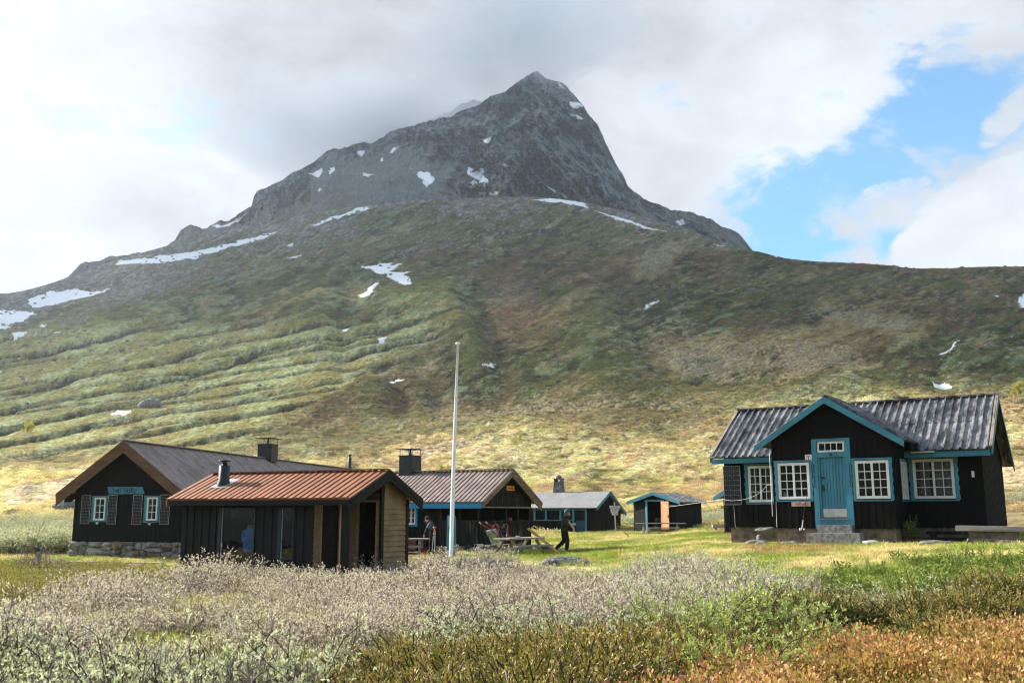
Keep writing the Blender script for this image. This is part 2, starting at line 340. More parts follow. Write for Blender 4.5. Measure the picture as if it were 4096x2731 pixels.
def mixc(c, d, f):
    d = np.asarray(d, float); f = np.clip(f, 0, 1)[..., None]
    return c * (1 - f) + d * f
def hill_colour():
    da = (U0 - .45 * V0); db = (V0 + .38 * U0)               # streaks of scrub climb to the right
    nb = fbm(XX / 60, YY / 95, 101, 5, .55); nb2 = fbm(XX / 34 + 3, YY / 50, 107, 5, .55); nm = fbm(da / 150, db / 34, 113, 5, .66)
    nm2 = fbm(da / 110 + 9, db / 26, 117, 5, .66); nf = fbm(da / 34, db / 11, 119, 4, .7); nx = fbm(da / 14, db / 6.5, 121, 3, .75); r1 = ridged(XX / 26 - YY / 70, YY / 60, 131, 4)
    nl = fbm(da / 420, db / 190, 127, 4, .55)
    olive, brown, sage, dark = (.100, .105, .034), (.120, .082, .040), (.17, .225, .13), (.022, .028, .010)
    top = smooth01(V0, 1330, 1080) * smooth01(U0, 1500, 2600)
    c = mixc(np.zeros(XX.shape + (3,)) + olive, brown, smooth01(nb + .7 * nf + .12 * top, -.04, .14))
    c = mixc(c, (.20, .15, .085), smooth01(nm2 - nl * .8 + .6 * nf, .09, .18) * .6 * smooth01(YY, 260, 380))
    c = mixc(c, (.075, .095, .032), smooth01(nl * 1.1 + nm * .9 - .2 * top, -.02, .09) * .85)
    c = mixc(c, sage, smooth01(nm + .9 * nl + .5 * nf - .3 * top, .06, .15) * .9 * (1 - .6 * smooth01(YY, 560, 850)))
    c = mixc(c, dark, smooth01(fbm(da / 60 + 31, db / 14, 133, 4, .66) + .35 * nl + .3 * nf, .05, .12) * .85)
    gm = gmask * smooth01(U0, 1050, 1350) * (1 - smooth01(U0, 2300, 2700)); c = mixc(c, (.15, .095, .06), gm * smooth01(gul + .5 * nf, .42, .26) * .85); c = mixc(c, (.10, .115, .035), gm * smooth01(gul + .4 * nf, .55, .75) * .6)
    # nearer slope: pale willow, straw and twigs
    low = 1 - smooth01(YY + 90 * nb2 + 60 * nm - .03 * (U0 - 2000), 185, 300)
    cl = mixc(np.zeros(XX.shape + (3,)) + (.35, .325, .16), (.38, .285, .17), smooth01(nb2, -.1, .1))
    cl = mixc(cl, (.46, .47, .27), smooth01(nm + .6 * nf + .3 * nb, .0, .09) * .9)
    cl = mixc(cl, (.28, .20, .16), smooth01(nm2 - .4 * nb2 + .5 * nf, .0, .10) * .8 * (1 - smooth01(YY, 140, 230)))
    cl = mixc(cl, (.065, .07, .022), smooth01(fbm(U0 / 95, V0 / 17, 141, 4, .62) + .5 * nf, .12, .19) * .8)
    cl = mixc(cl, (.33, .32, .09), smooth01(fbm(XX / 13 + 9, YY / 22, 143, 3), .17, .24) * .35)
    c = mixc(c, cl, low)
    st = smooth01(straw + 330 * nm + 160 * nf, -40, 40)
    c = mixc(c, np.where(low[..., None] > .5, (.58, .44, .26), (.25, .205, .115)), st * .8)
    # shelves: crest sun and furrow shade put into the turf, heath and peat colours
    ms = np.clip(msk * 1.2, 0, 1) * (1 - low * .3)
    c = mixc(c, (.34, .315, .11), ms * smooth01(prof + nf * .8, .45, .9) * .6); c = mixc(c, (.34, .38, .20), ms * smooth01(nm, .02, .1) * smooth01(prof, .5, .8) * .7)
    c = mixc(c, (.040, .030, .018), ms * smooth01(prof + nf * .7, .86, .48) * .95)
    rk = smooth01(rocky + .9 * nf + .8 * nb, .42, .62)
    c = mixc(c, (.125, .125, .115), rk * .85); c = mixc(c, (.21, .21, .20), rk * smooth01(nx, .06, .16) * .8)
    bo = smooth01(vn(XX / 1.4, YY / 2.0, 151) + .25 * vn(XX / 30, YY / 30, 153), .99, 1.04) * smooth01(YY, 220, 420)
    c = mixc(c, (.24, .24, .23), bo * .85)
    near = 1 - smooth01(YY, 36, 86)
    c = mixc(c, np.zeros(XX.shape + (3,)) + np.array((.15, .12, .06)) * (1 + 1.2 * nf[..., None]), near)
    g = mixc(np.zeros(XX.shape + (3,)) + (.20, .245, .045), (.42, .36, .19), smooth01(fbm(XX / 2.3, YY / 3.1, 161, 5, .6), -.06, .12))
    g = mixc(g, (.13, .19, .03), smooth01(fbm(XX / .9, YY / 1.3, 163, 4, .6), .02, .14) * .8)
    g = mixc(g, (.25, .17, .08), smooth01(dirt + 30 * nf, -10, 14) * .75)
    c = mixc(c, g, smooth01(lawn + 70 * nf, -10, 10))
    sn = smooth01(snow, -1.0, 1.0)
    c = c * np.where(low[..., None] > .5, 1.12, 1.0) * (1 + .34 * smooth01(YY, 260, 420))[..., None] * np.array((1.04, 1.0, .94))  # sunlight on low slope, and a lift against upper shade, put into colour
    return c * (1 + (1.1 * nx[..., None] + .5 * nf[..., None]) * smooth01(YY, 60, 120)[..., None]), sn
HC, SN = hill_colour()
def hill_material():
    t = NT('heath_and_grass'); pos = t.n('ShaderNodeNewGeometry').outputs['Position']
    ca = t.n('ShaderNodeAttribute', attribute_name='tint').outputs['Color']; dist = t.attr('dist')
    n_f = t.noise(.9, 3, .7, pos, (1, .5, 1)); n_m = t.noise(5.5, 3, .75, pos)
    c = t.mix(1.0, ca, t.mix(n_m, (.45, .45, .45), (1.55, 1.55, 1.55)), 'MULTIPLY')
    c = t.mix(1.0, c, t.mix(t.ramp(n_f, .3, .7), (.6, .6, .6), (1.42, 1.42, 1.42)), 'MULTIPLY')
    sn = t.ramp(t.math('ADD', t.attr('snow'), t.math('MULTIPLY', t.math('SUBTRACT', n_f, .5), 8)), -1.2, 1.2)
    c = t.mix(sn, c, (.92, .91, .89))
    h = t.math('ADD', t.math('MULTIPLY', n_f, t.ramp(dist, 50, 500, .15, 3.5)), t.math('MULTIPLY', n_m, t.ramp(dist, 20, 150, .03, .25)))
    h = t.math('MULTIPLY', h, t.math('SUBTRACT', 1, t.math('MULTIPLY', sn, .93)))
    return t.done(t.bsdf(c, .9, .1, 0, h, .9, 1.0))
M_HILL = hill_material()
hill = np_mesh('ground', np.stack([XX, YY, ZZ], -1).reshape(-1, 3), Q, M_HILL,
               dict(snow=snow, dist=YY), smooth=False)
def set_tint(o, C):
    C4 = np.ones((C.reshape(-1, 3).shape[0], 4), np.float32); C4[:, :3] = np.clip(C.reshape(-1, 3), .004, .9)
    a = o.data.attributes.new('tint', 'FLOAT_COLOR', 'POINT'); a.data.foreach_set('color', C4.ravel())
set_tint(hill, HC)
tag(hill, 'heather and grass covered slope rising from the meadow to the mountain', kind='structure')

# ground behind and beside the camera, and the far side of the valley (seen mirrored in the panes)
def back_sheet():
    a = np.linspace(0, 1, 90); r = np.geomspace(3, 2600, 70)
    # fan covering every bearing the front sheet leaves open
    t0 = atan2(2.0, 3.6); th = t0 - a * (pi + 2 * t0)
    A, R = np.meshgrid(th, r); X = R * np.cos(A) * 1.0; Yv = R * np.sin(A)
    Yv = np.minimum(Yv, np.abs(X) / 1.8 * .999 + 1.9)
    back = smooth01(-Yv, 250, 1500); Z = -.02 - 25 * smooth01(R, 60, 500) * smooth01(-Yv, 0, 200) + back * (300 + 260 * ridged(X / 500, Yv / 500, 5, 5)) + fbm(X / 60, Yv / 60, 3, 4) * 8 * smooth01(R, 40, 300)
    Z = np.where(Yv > -40, np.minimum(Z, 0.0) + 0 * Z, Z)
    n, m = X.shape; ii = np.arange(n * m).reshape(n, m)
    q = np.stack([ii[:-1, 1:], ii[:-1, :-1], ii[1:, :-1], ii[1:, 1:]], -1).reshape(-1, 4)
    t = NT('valley_side'); pos = t.n('ShaderNodeNewGeometry').outputs['Position']; nz = t.noise(.01, 6, .6, pos); hgt = t.n('ShaderNodeSeparateXYZ'); t.l(pos, hgt.inputs[0])
    c = t.mix(t.ramp(nz, .4, .6), (.018, .018, .012), (.03, .028, .02))  # near-black base colour stands in for shade over this mountainside
    c = t.mix(t.math('MULTIPLY', t.ramp(hgt.outputs[2], 90, 230), t.ramp(t.noise(.02, 5, .7, pos), .47, .55)), c, (.8, .82, .85))
    o = np_mesh('valley', np.stack([X, Yv, Z], -1).reshape(-1, 3), q, t.done(t.bsdf(c, .9, .1)))
    tag(o, 'valley floor and opposite mountainside behind the photographer', kind='structure')
back_sheet()

# ------------------------------------------------------------------ mountain
def rock_material():
    t = NT('mountain_rock'); pos = t.n('ShaderNodeNewGeometry').outputs['Position']
    ca = t.n('ShaderNodeAttribute', attribute_name='tint').outputs['Color']
    n2 = t.noise(.05, 4, .7, pos, (1, 1, .4)); n3 = t.noise(.25, 2, .7, pos)
    c = t.mix(1.0, ca, t.mix(n3, (.5, .5, .5), (1.5, 1.5, 1.5)), 'MULTIPLY')
    sn = t.ramp(t.math('ADD', t.attr('snow'), t.math('MULTIPLY', t.math('SUBTRACT', n2, .5), 12)), -1.5, 1.5)
    c = t.mix(sn, c, (.92, .91, .90))
    h = t.math('ADD', t.math('MULTIPLY', n2, 16), t.math('MULTIPLY', n3, 4.0)); h = t.math('MULTIPLY', h, t.math('SUBTRACT', 1, t.math('MULTIPLY', sn, .9)))
    return t.done(t.bsdf(c, .9, .15, 0, h, 1.0, 1.0))
M_ROCK = rock_material()
SNOW_ROCK = [dp((958, 394), (985, 394), (998, 408), (990, 420), (976, 432), (972, 415), (956, 402)), dp((1070, 382), (1090, 385), (1085, 395), (1115, 385), (1108, 400), (1120, 412), (1128, 425), (1105, 433), (1082, 432), (1078, 420), (1092, 408), (1076, 404)),
    dp((1090, 445), (1120, 437), (1147, 440), (1140, 447), (1100, 447)), dp((1135, 366), (1160, 375), (1185, 382), (1160, 383), (1145, 376)), dp((1106, 324), (1130, 315), (1125, 327), (1112, 328)),
    dp((895, 350), (905, 340), (925, 335), (912, 346), (900, 352)), dp((870, 362), (880, 364), (878, 373), (871, 372)), dp((830, 395), (862, 400), (845, 406), (832, 402)),
    dp((708, 398), (722, 396), (730, 390), (745, 386), (735, 396), (732, 410), (720, 406)), dp((755, 385), (768, 382), (770, 394), (758, 402)), dp((730, 430), (740, 435), (736, 440)),
    dp((820, 348), (840, 345), (835, 358), (826, 360)), dp((1305, 235), (1330, 232), (1340, 246), (1320, 250), (1308, 244)), dp((1275, 190), (1290, 194), (1300, 206), (1285, 200)), dp((1120, 285), (1135, 284), (1126, 289)),
    dp((1550, 508), (1570, 502), (1572, 514), (1560, 518)), dp((1455, 497), (1475, 508), (1464, 506)), dp((1310, 262), (1345, 270), (1338, 276), (1318, 270)),
    dp((1255, 425), (1300, 450), (1345, 470), (1358, 478), (1310, 462), (1270, 440)), dp((480, 520), (530, 512), (565, 490), (575, 482), (560, 500), (530, 518), (500, 524)),
    dp((370, 568), (410, 566), (395, 572)), dp((1215, 460), (1260, 455), (1310, 458), (1345, 466), (1358, 478), (1300, 468), (1250, 463))]
def mountain(name, sky, base, Yb, Ys, amp, label, rows=330, cols=900, seed=0, snows=SNOW_ROCK):
    ts, ss = zip(*[ray(u, v) for u, v in sky]); tb, sb = zip(*[ray(u, v) for u, v in base])
    tx = np.linspace(ts[0], ts[-1], cols); s1 = np.interp(tx, ts, ss); s0 = np.interp(tx, tb, sb)
    s1 = s1 + (fbm(tx * 55, tx * 0, seed + 3, 4, .6)) * .011 * smooth01(tx - ts[0], 0, .04) * smooth01(ts[-1] - tx, 0, .04)
    s0 = np.minimum(s0, s1 - .002)
    r = np.concatenate([np.linspace(0, 1, rows), 1 + np.linspace(.02, .5, 14)])
    Rr, T = np.meshgrid(r, tx, indexing='ij'); rc = np.clip(Rr, 0, 1)
    S = s0 + (s1 - s0) * rc; Yd = Yb + (Ys - Yb) * rc ** 1.15
    # buttresses and gullies pushed along the line of sight
    a = T * 16 + S * 5; b = S * 15
    rel = (ridged(a, b - T * 6, seed + 1, 5, .6) - .5) * 1.0 + (ridged(a * 3.1 + b, b * 2.2, seed + 8, 4, .6) - .5) * .62 + fbm(T * 120, S * 70, seed + 5, 4, .7) * .40
    cliff = smooth01(fbm(T * 7 + 2, S * 9, seed + 12, 3) + .35 * (rc - .45), -.12, .10)
    Yd = Yd - rel * amp * (.25 + .75 * cliff) * np.minimum(1, 6 * rc + .1)
    X = T * Yd; Z = CZ + S * Yd
    bk = np.clip(Rr - 1, 0, 1); Yd2 = Yd + bk * 500; X = np.where(bk > 0, T * Yd2, X); Z = Z - bk * 600 * (bk > 0); Yd = np.where(bk > 0, Yd2, Yd)
    U, V = pix(X, Yd, Z); n, m = X.shape
    sn = np.full(X.shape, -60.)
    ju = 26 * fbm(U / 24, V / 15, 71, 4, .62); jv = 16 * fbm(U / 24, V / 15, 77, 4, .62)
    for P in snows: sn = np.maximum(sn, poly_sdf(U + ju, V + jv, P))
    talus = 1 - cliff + .25 * (1 - rc); moss = smooth01(V, 620, 900) * .9
    ii = np.arange(n * m).reshape(n, m); q = np.stack([ii[:-1, :-1], ii[:-1, 1:], ii[1:, 1:], ii[1:, :-1]], -1).reshape(-1, 4)
    o = np_mesh(name, np.stack([X, Yd, Z], -1).reshape(-1, 3), q, M_ROCK, dict(snow=sn), smooth=False)
    f1 = fbm(X / 22, Z / 30 + X / 60, seed + 71, 5, .62); f2 = fbm(X / 6, Z / 8, seed + 73, 4, .7); f3 = fbm(X / 130, Z / 110, seed + 75, 4)
    C = mixc(np.zeros(X.shape + (3,)) + (.024, .032, .039), (.165, .185, .198), smooth01(f1 + .7 * f2, -.12, .14)); C = mixc(C, (.17, .175, .165), smooth01(talus + 1.2 * f3 + .5 * f1, .45, .8) * .8)
    C = mixc(C, (.115, .10, .05), smooth01(moss + 1.4 * f1 + f3, .62, .95) * .6); C = mixc(C, (.22, .22, .21), smooth01(f2, .12, .2) * .6); set_tint(o, C)
    return tag(o, label, kind='structure')
SKY = dp((-300, 720), (0, 676), (100, 666), (150, 640), (185, 610), (260, 587), (350, 580), (385, 560), (400, 553), (415, 524), (428, 516), (445, 515), (475, 519), (520, 505), (560, 484), (577, 480), (583, 458), (592, 445), (640, 415), (668, 402), (700, 385), (735, 360), (760, 346), (800, 334), (850, 328), (870, 318), (905, 297), (950, 292), (975, 276), (1010, 270), (1050, 262), (1082, 246),
         (1105, 238), (1125, 219), (1160, 212), (1190, 188), (1210, 174), (1233, 163), (1255, 175), (1272, 185), (1300, 197), (1320, 220), (1342, 245), (1350, 262), (1372, 285), (1385, 312), (1392, 335), (1410, 370), (1428, 398), (1440, 425), (1455, 438), (1492, 462), (1540, 484), (1562, 482), (1592, 485), (1620, 496), (1645, 512), (1680, 528), (1708, 548), (1733, 576), (1760, 600), (1900, 640))
BASE = dp((-300, 740), (0, 690), (180, 650), (260, 640), (400, 620), (560, 580), (640, 560), (700, 535), (850, 495), (1000, 470), (1200, 472), (1340, 490), (1500, 540), (1733, 600), (1900, 640))
mountain('mountain', SKY, BASE, 1075, 1480, 190, 'dark rocky pyramid peak above the green dome of the hillside')
BACK = dp((780, 400), (822, 330), (845, 318), (858, 298), (870, 284), (895, 292), (930, 296), (975, 276), (1010, 268), (1040, 252), (1060, 240), (1085, 234), (1110, 240), (1135, 222), (1175, 206), (1240, 280))
mountain('mountain_ridge', BACK, [(u, v + 170) for u, v in BACK], 1700, 1830, 60, 'misty back ridge behind the left shoulder of the peak', rows=90, cols=300, seed=40, snows=[])
# ------------------------------------------------------------------ camera, light, sky
cam = bpy.data.cameras.new('camera'); cam.lens = 36 * F / 4096; cam.sensor_width = 36; cam.clip_end = 20000; cam.clip_start = .1
co = bpy.data.objects.new('camera', cam); COL.objects.link(co); co.location = (0, 0, CZ); co.rotation_euler = (pi / 2 + PITCH, 0, 0); sc.camera = co
SUN_AZ, SUN_EL = radians(90 + 20), radians(29)     # direction towards the sun: angle from +X axis ... see below
L = np.array([-cos(SUN_EL) * cos(radians(29)), cos(SUN_EL) * sin(radians(29)), sin(SUN_EL)])
sun = bpy.data.lights.new('sun', 'SUN'); sun.energy = SUN_E; sun.angle = radians(.6); sun.color = (1, .925, .82)
so = bpy.data.objects.new('sun', sun); COL.objects.link(so); so.location = tuple(L * 50)
from mathutils import Vector, Matrix, noise as mnoise
so.rotation_euler = Vector(tuple(L)).to_track_quat('Z', 'Y').to_euler()

w = bpy.data.worlds.new('World'); sc.world = w; w.use_nodes = True
T = NT.__new__(NT); T.m = None; T.t = w.node_tree; T.t.nodes.clear()
sky = T.n('ShaderNodeTexSky', sky_type='NISHITA'); sky.sun_disc = False; sky.sun_elevation = SUN_EL
sky.sun_rotation = atan2(L[0], L[1]); sky.altitude = 1000; sky.air_density = 1.0; sky.dust_density = .6; sky.ozone_density = 1.5
tc = T.n('ShaderNodeTexCoord').outputs['Generated']
sep = T.n('ShaderNodeSeparateXYZ'); T.l(tc, sep.inputs[0]); dx, dy, dz = sep.outputs
# flatten the dome to a cloud deck: (x,y)/(z+k)
zz = T.math('ADD', T.math('MAXIMUM', dz, 0.0), .22)
cx = T.math('DIVIDE', dx, zz); cy = T.math('DIVIDE', dy, zz)
cmb = T.n('ShaderNodeCombineXYZ'); T.l(cx, cmb.inputs[0]); T.l(cy, cmb.inputs[1])
deck = cmb.outputs[0]
n1 = T.noise(1.1, 4, .55, deck, dist=.5); n3 = n1
az = T.math('DIVIDE', dx, T.math('MAXIMUM', dy, .05))      # bearing (X/Y) in front of us
el = T.math('DIVIDE', dz, T.math('MAXIMUM', dy, .05))
# blue window on the right: a slanted band
def pb(u, v): return ray(u, v)
def dpt(x, y): return ray(x * K, y * K)
def field(x, y, rx, ry, ang=0):
    """1 in the middle of an ellipse in bearing/elevation, 0 on its rim, negative outside"""
    t0, e0 = dpt(x, y); k = K / F / cP * 1.05; ca, sa = cos(ang), sin(ang)
    X = T.math('SUBTRACT', az, t0); Y = T.math('SUBTRACT', el, e0)
    a = T.math('MULTIPLY', T.math('ADD', T.math('MULTIPLY', X, ca), T.math('MULTIPLY', Y, sa)), 1 / (rx * k)); b = T.math('MULTIPLY', T.math('SUBTRACT', T.math('MULTIPLY', Y, ca), T.math('MULTIPLY', X, sa)), 1 / (ry * k))
    return T.math('MAXIMUM', T.math('SUBTRACT', 1, T.math('ADD', T.math('MULTIPLY', a, a), T.math('MULTIPLY', b, b))), -1.5)
def soft(f): return T.ramp(f, -.6, 1, 0, 1)
puff = T.noise(8.0, 9, .60, tc, (1, 1, 1.6), dist=.45); puff2 = T.noise(22.0, 6, .62, tc, (1, 1, 1.5), dist=.4)
tb = T.math('ADD', T.math('MULTIPLY', T.math('SUBTRACT', puff, .5), 9.0), T.math('MULTIPLY', T.math('SUBTRACT', puff2, .5), 3.5))
bf = field(2140, 320, 420, 110, radians(38))
for a_ in ((1900, 520, 200, 120, radians(10)), (2280, 190, 160, 110, 0), (2080, 560, 130, 60, 0)): bf = T.math('MAXIMUM', bf, field(*a_))
cumf = field(2360, 600, 370, 240, radians(28)); cum = T.ramp(T.math('ADD', cumf, T.math('MULTIPLY', tb, .09)), -.02, .10)
wf = T.math('MAXIMUM', field(2010, 470, 150, 34, radians(24)), field(2335, 240, 110, 34, radians(52)))
blue = T.ramp(T.math('ADD', bf, tb), -.8, 1.0)
blue = T.math('MULTIPLY', blue, T.math('SUBTRACT', 1, T.ramp(T.math('ADD', wf, tb), -.2, .8, 0, .9)))
blue = T.math('MULTIPLY', blue, T.math('SUBTRACT', 1, cum))
# the sky behind the camera and overhead is mostly clear
clear = T.math('ADD', T.ramp(T.math('ADD', dy, T.math('MULTIPLY', T.math('SUBTRACT', n3, .5), .8)), .25, -.15, 0, .35), T.ramp(dz, .62, .85, 0, .5))
blue = T.math('MAXIMUM', blue, T.math('MINIMUM', clear, 1.0))
skc = T.mix(1.0, sky.outputs[0], (SKY_S * .8, SKY_S * 1.22, SKY_S * 1.3), 'MULTIPLY')
skv = T.mix(1.0, skc, (BLUE_K, BLUE_K, BLUE_K), 'MULTIPLY')
# cloud tone: grey belly over the summit, bright on the left and upper right
g1 = soft(field(1050, 60, 620, 190)); g2 = soft(field(700, 330, 380, 170, radians(-20))); lft = soft(field(60, 330, 420, 330)); rt = soft(field(1900, 330, 330, 260, radians(40)))
tone = T.math('ADD', T.ramp(n1, .3, .72, .62, .86), T.math('MULTIPLY', T.math('SUBTRACT', puff, .5), .55)); tone = T.math('ADD', tone, T.math('MULTIPLY', T.math('SUBTRACT', puff2, .5), .12))
tone = T.math('SUBTRACT', tone, T.math('MULTIPLY', g1, .22)); tone = T.math('SUBTRACT', tone, T.math('MULTIPLY', g2, .13))
tone = T.math('ADD', tone, T.math('MULTIPLY', lft, .10)); tone = T.math('ADD', tone, T.math('MULTIPLY', rt, .10)); tone = T.math('ADD', tone, T.math('MULTIPLY', cum, .07))
tone = T.math('MULTIPLY', tone, CLOUD_K)
cl = T.n('ShaderNodeCombineXYZ')
T.l(T.math('MULTIPLY', tone, .945), cl.inputs[0]); T.l(T.math('MULTIPLY', tone, .995), cl.inputs[1]); T.l(T.math('MULTIPLY', tone, 1.06), cl.inputs[2])
fin = T.mix(blue, cl.outputs[0], skv)
bg = T.n('ShaderNodeBackground'); T.l(fin, bg.inputs[0]); bg.inputs[1].default_value = 1.0
wo = T.n('ShaderNodeOutputWorld'); T.l(bg.outputs[0], wo.inputs[0])

# a bank of real cloud, out of frame towards the sun, that shades the upper slopes
def cloud_bank(name, c, r, seed, label):
    n = 64; th = np.linspace(0, 2 * pi, 2 * n, endpoint=False); ph = np.linspace(.02, pi - .02, n)
    P, A = np.meshgrid(ph, th, indexing='ij'); d = np.stack([np.sin(P) * np.cos(A), np.sin(P) * np.sin(A), np.cos(P)], -1)
    rr = 1 + .5 * fbm(d[..., 0] * 2.2 + d[..., 2] + 9, d[..., 1] * 2.2 + 5, seed, 5, .6)
    V = d * rr[..., None] * np.array(r) + np.array(c); i = np.arange(P.size).reshape(P.shape)
    j = np.roll(i, -1, axis=1); q = np.stack([i[:-1], j[:-1], j[1:], i[1:]], -1).reshape(-1, 4)
    t = NT('cloud'); pos = t.n('ShaderNodeNewGeometry').outputs['Position']
    nz = t.noise(.004, 5, .6, pos); sh = t.n('ShaderNodeMixShader'); tr = t.n('ShaderNodeBsdfTransparent')
    t.setin(sh.inputs[0], t.ramp(nz, .36, .56, .15, .72)); t.l(tr.outputs[0], sh.inputs[1]); t.l(t.bsdf((.9, .9, .9), 1, 0), sh.inputs[2])
    return tag(np_mesh(name, V.reshape(-1, 3), q, t.done(sh.outputs[0])), label, kind='structure')
def shade_at(x, y, z, t): return (x + L[0] * t, y + L[1] * t, z + L[2] * t)
for k_, (x, y, z, rx, ry) in enumerate(SHADES):
    cloud_bank('cloud', shade_at(x, y, z, 5200), (rx, ry, 170), 3 + 9 * k_, 'bank of grey cloud drifting left of the valley')

# air
def haze(name, lo, hi, density, color, label, aniso=.35):
    m = MB(); m.box(lo[0], hi[0], lo[1], hi[1], lo[2], hi[2]); t = NT(name)
    v = t.n('ShaderNodeVolumePrincipled'); v.inputs['Color'].default_value = (*color, 1); v.inputs['Density'].default_value = density; v.inputs['Anisotropy'].default_value = aniso
    t.l(v.outputs[0], t.out.inputs['Volume'])
    return tag(m.build(name, t.m), label, kind='stuff')
if HAZE: haze('haze', (-3200, -2900, -60), (3200, 2400, 900), HAZE, (.78, .89, 1.0), 'thin pale air over the valley and mountain', .6)
if MIST:
    m = MB(); m.lathe([(.02, -1), (.5, -.86), (.8, -.6), (.95, -.3), (1, 0), (.95, .3), (.8, .6), (.5, .86), (.02, 1)], n=24)
    t = NT('mist'); tcn = t.n('ShaderNodeTexCoord').outputs['Object']
    ln = t.n('ShaderNodeVectorMath', operation='LENGTH'); t.l(tcn, ln.inputs[0])
    nz = t.noise(2.1, 3, .55, tcn, (1, 1, .7))
    d = t.math('MULTIPLY', t.ramp(t.math('ADD', t.math('SUBTRACT', 1, ln.outputs['Value']), t.math('MULTIPLY', t.math('SUBTRACT', nz, .5), 1.5)), .05, .75), MIST)
    v = t.n('ShaderNodeVolumePrincipled'); v.inputs['Color'].default_value = (.97, .98, 1, 1); t.l(d, v.inputs['Density']); v.inputs['Anisotropy'].default_value = .45
    t.l(v.outputs[0], t.out.inputs['Volume'])
    for c_, r_, q_ in [((-270, 1620, 650), (360, 200, 150), .0), ((10, 1400, 725), (230, 190, 95), .0)]:
        o = m.build('mist', t.m); o.location = c_; o.scale = r_; tag(o, 'soft cloud vapour clinging to the back ridge and summit', kind='stuff')
    sc.cycles.volume_step_rate = 4; sc.cycles.volume_max_steps = 64
sc.view_settings.view_transform = 'Standard'; sc.view_settings.look = 'None'; sc.view_settings.gamma = 1; sc.view_settings.exposure = EXPO
sc.cycles.max_bounces = 6; sc.cycles.diffuse_bounces = 2; sc.cycles.glossy_bounces = 2; sc.cycles.transmission_bounces = 4; sc.cycles.transparent_max_bounces = 8; sc.cycles.volume_bounces = 2
sc.cycles.use_denoising = DENOISE; sc.cycles.filter_width = 1.1; sc.cycles.sample_clamp_indirect = 4
# ------------------------------------------------------------------ materials of built things
BLACK = wood('tarred_black_boards', (.0035, .0035, .0038), (.008, .0078, .0078), 'z', .75, .15, worn=(.02, .018, .016), wornamt=.74)
BLACKH = wood('tarred_black_lap_boards', (.005, .005, .005), (.011, .010, .0095), 'x', .75, .15)
CHAR = wood('charcoal_stained_trim', (.0065, .006, .006), (.012, .0115, .011), 'x', .7, .2)
BROWNB = wood('brown_weathered_boards', (.007, .0065, .006), (.024, .021, .018), 'z', .8, .2, worn=(.10, .09, .075), wornamt=.66)
OLIVEB = wood('brown_stained_lap_boards', (.20, .14, .07), (.30, .215, .12), 'x', .7, .3, worn=(.33, .25, .16), wornamt=.72)
REDWOOD = wood('new_orange_roof_boards', (.25, .09, .036), (.37, .15, .066), 'y', .6, .4, worn=(.22, .085, .045), wornamt=.66)
GREYROOF = wood('weathered_grey_roof_boards', (.24, .19, .165), (.43, .365, .33), 'x', .7, .35, worn=(.10, .07, .06), wornamt=.7)
PINKROOF = wood('faded_roof_boards', (.17, .125, .105), (.33, .265, .235), 'y', .7, .35, worn=(.12, .06, .04), wornamt=.68)
BARGE = wood('oiled_brown_barge_boards', (.105, .05, .024), (.20, .105, .055), 'x', .6, .35, worn=(.33, .22, .13), wornamt=.74)
BARGEC = wood('weathered_barge_boards', (.13, .085, .05), (.27, .20, .14), 'y', .7, .3, worn=(.36, .30, .24), wornamt=.7)
TEAL = wood('blue_painted_boards', (.034, .175, .255), (.055, .245, .34), 'z', .5, .4, 20, worn=(.05, .16, .2), wornamt=.72, bump=.15)
TEALH = wood('blue_painted_barge_boards', (.022, .14, .20), (.038, .19, .26), 'x', .5, .4, 20, bump=.15)
SKYB = wood('bright_blue_fascia', (.006, .20, .42), (.010, .26, .50), 'x', .5, .4, bump=.1)
WHITE = simple('white_window_paint', (.66, .67, .66), .45, .4, var=.06)
POLEW = simple('white_pole_paint', (.82, .87, .94), .45, .4, var=.08, scale=3)
ALU = simple('brushed_aluminium', (.5, .51, .53), .42, .5, .8, .1)
GALV = simple('galvanised_steel', (.30, .36, .38), .45, .5, .55, .2)
IRON = simple('black_chimney_sheet', (.018, .019, .02), .45, .5, .3, .3)
RUST = simple('red_painted_tube', (.26, .02, .028), .4, .5, .1, .15)
GREENM = simple('green_painted_tube', (.02, .10, .085), .4, .5, .1, .15)
CELL = simple('solar_cells', (.006, .007, .014), .22, .7, var=.2)
CELLLINE = simple('silver_contact_lines', (.14, .15, .17), .4, .5, .3, .1)
CELLDOT = simple('silver_contact_pads', (.35, .37, .38), .4, .5, .3, .1)
CONC = simple('old_concrete', (.13, .105, .082), .9, .2, var=.35, scale=4, bump=.4)
CONCG = simple('grey_concrete_block', (.20, .195, .185), .9, .2, var=.35, scale=9, bump=.5)
STONE = simple('field_stone', (.20, .19, .175), .85, .25, var=.4, scale=3, bump=.5)
STONED = simple('lichened_boulder', (.14, .15, .145), .85, .25, var=.55, scale=5, bump=.5)
MORTAR = simple('pale_mortar', (.30, .28, .25), .95, .1, var=.3, scale=14, bump=.3)
PLANK = wood('grey_weathered_plank', (.19, .165, .14), (.34, .30, .26), 'x', .8, .25)
PLANKN = wood('new_pine_plank', (.42, .22, .07), (.62, .36, .13), 'z', .6, .3)
DOORIN = wood('varnished_pine_door', (.42, .20, .09), (.56, .29, .15), 'z', .5, .4)
BLACKP = simple('black_paint', (.01, .01, .012), .5, .4)
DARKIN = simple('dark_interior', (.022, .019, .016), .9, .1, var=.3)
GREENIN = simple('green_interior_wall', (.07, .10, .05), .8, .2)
CURT = simple('grey_lace_curtain', (.22, .22, .23), .9, .1, var=.4, scale=30)
REDP = simple('red_lettering', (.45, .03, .025), .5, .3, var=.1)
WHITEP = simple('white_sign_paint', (.68, .68, .68), .5, .3, var=.08)
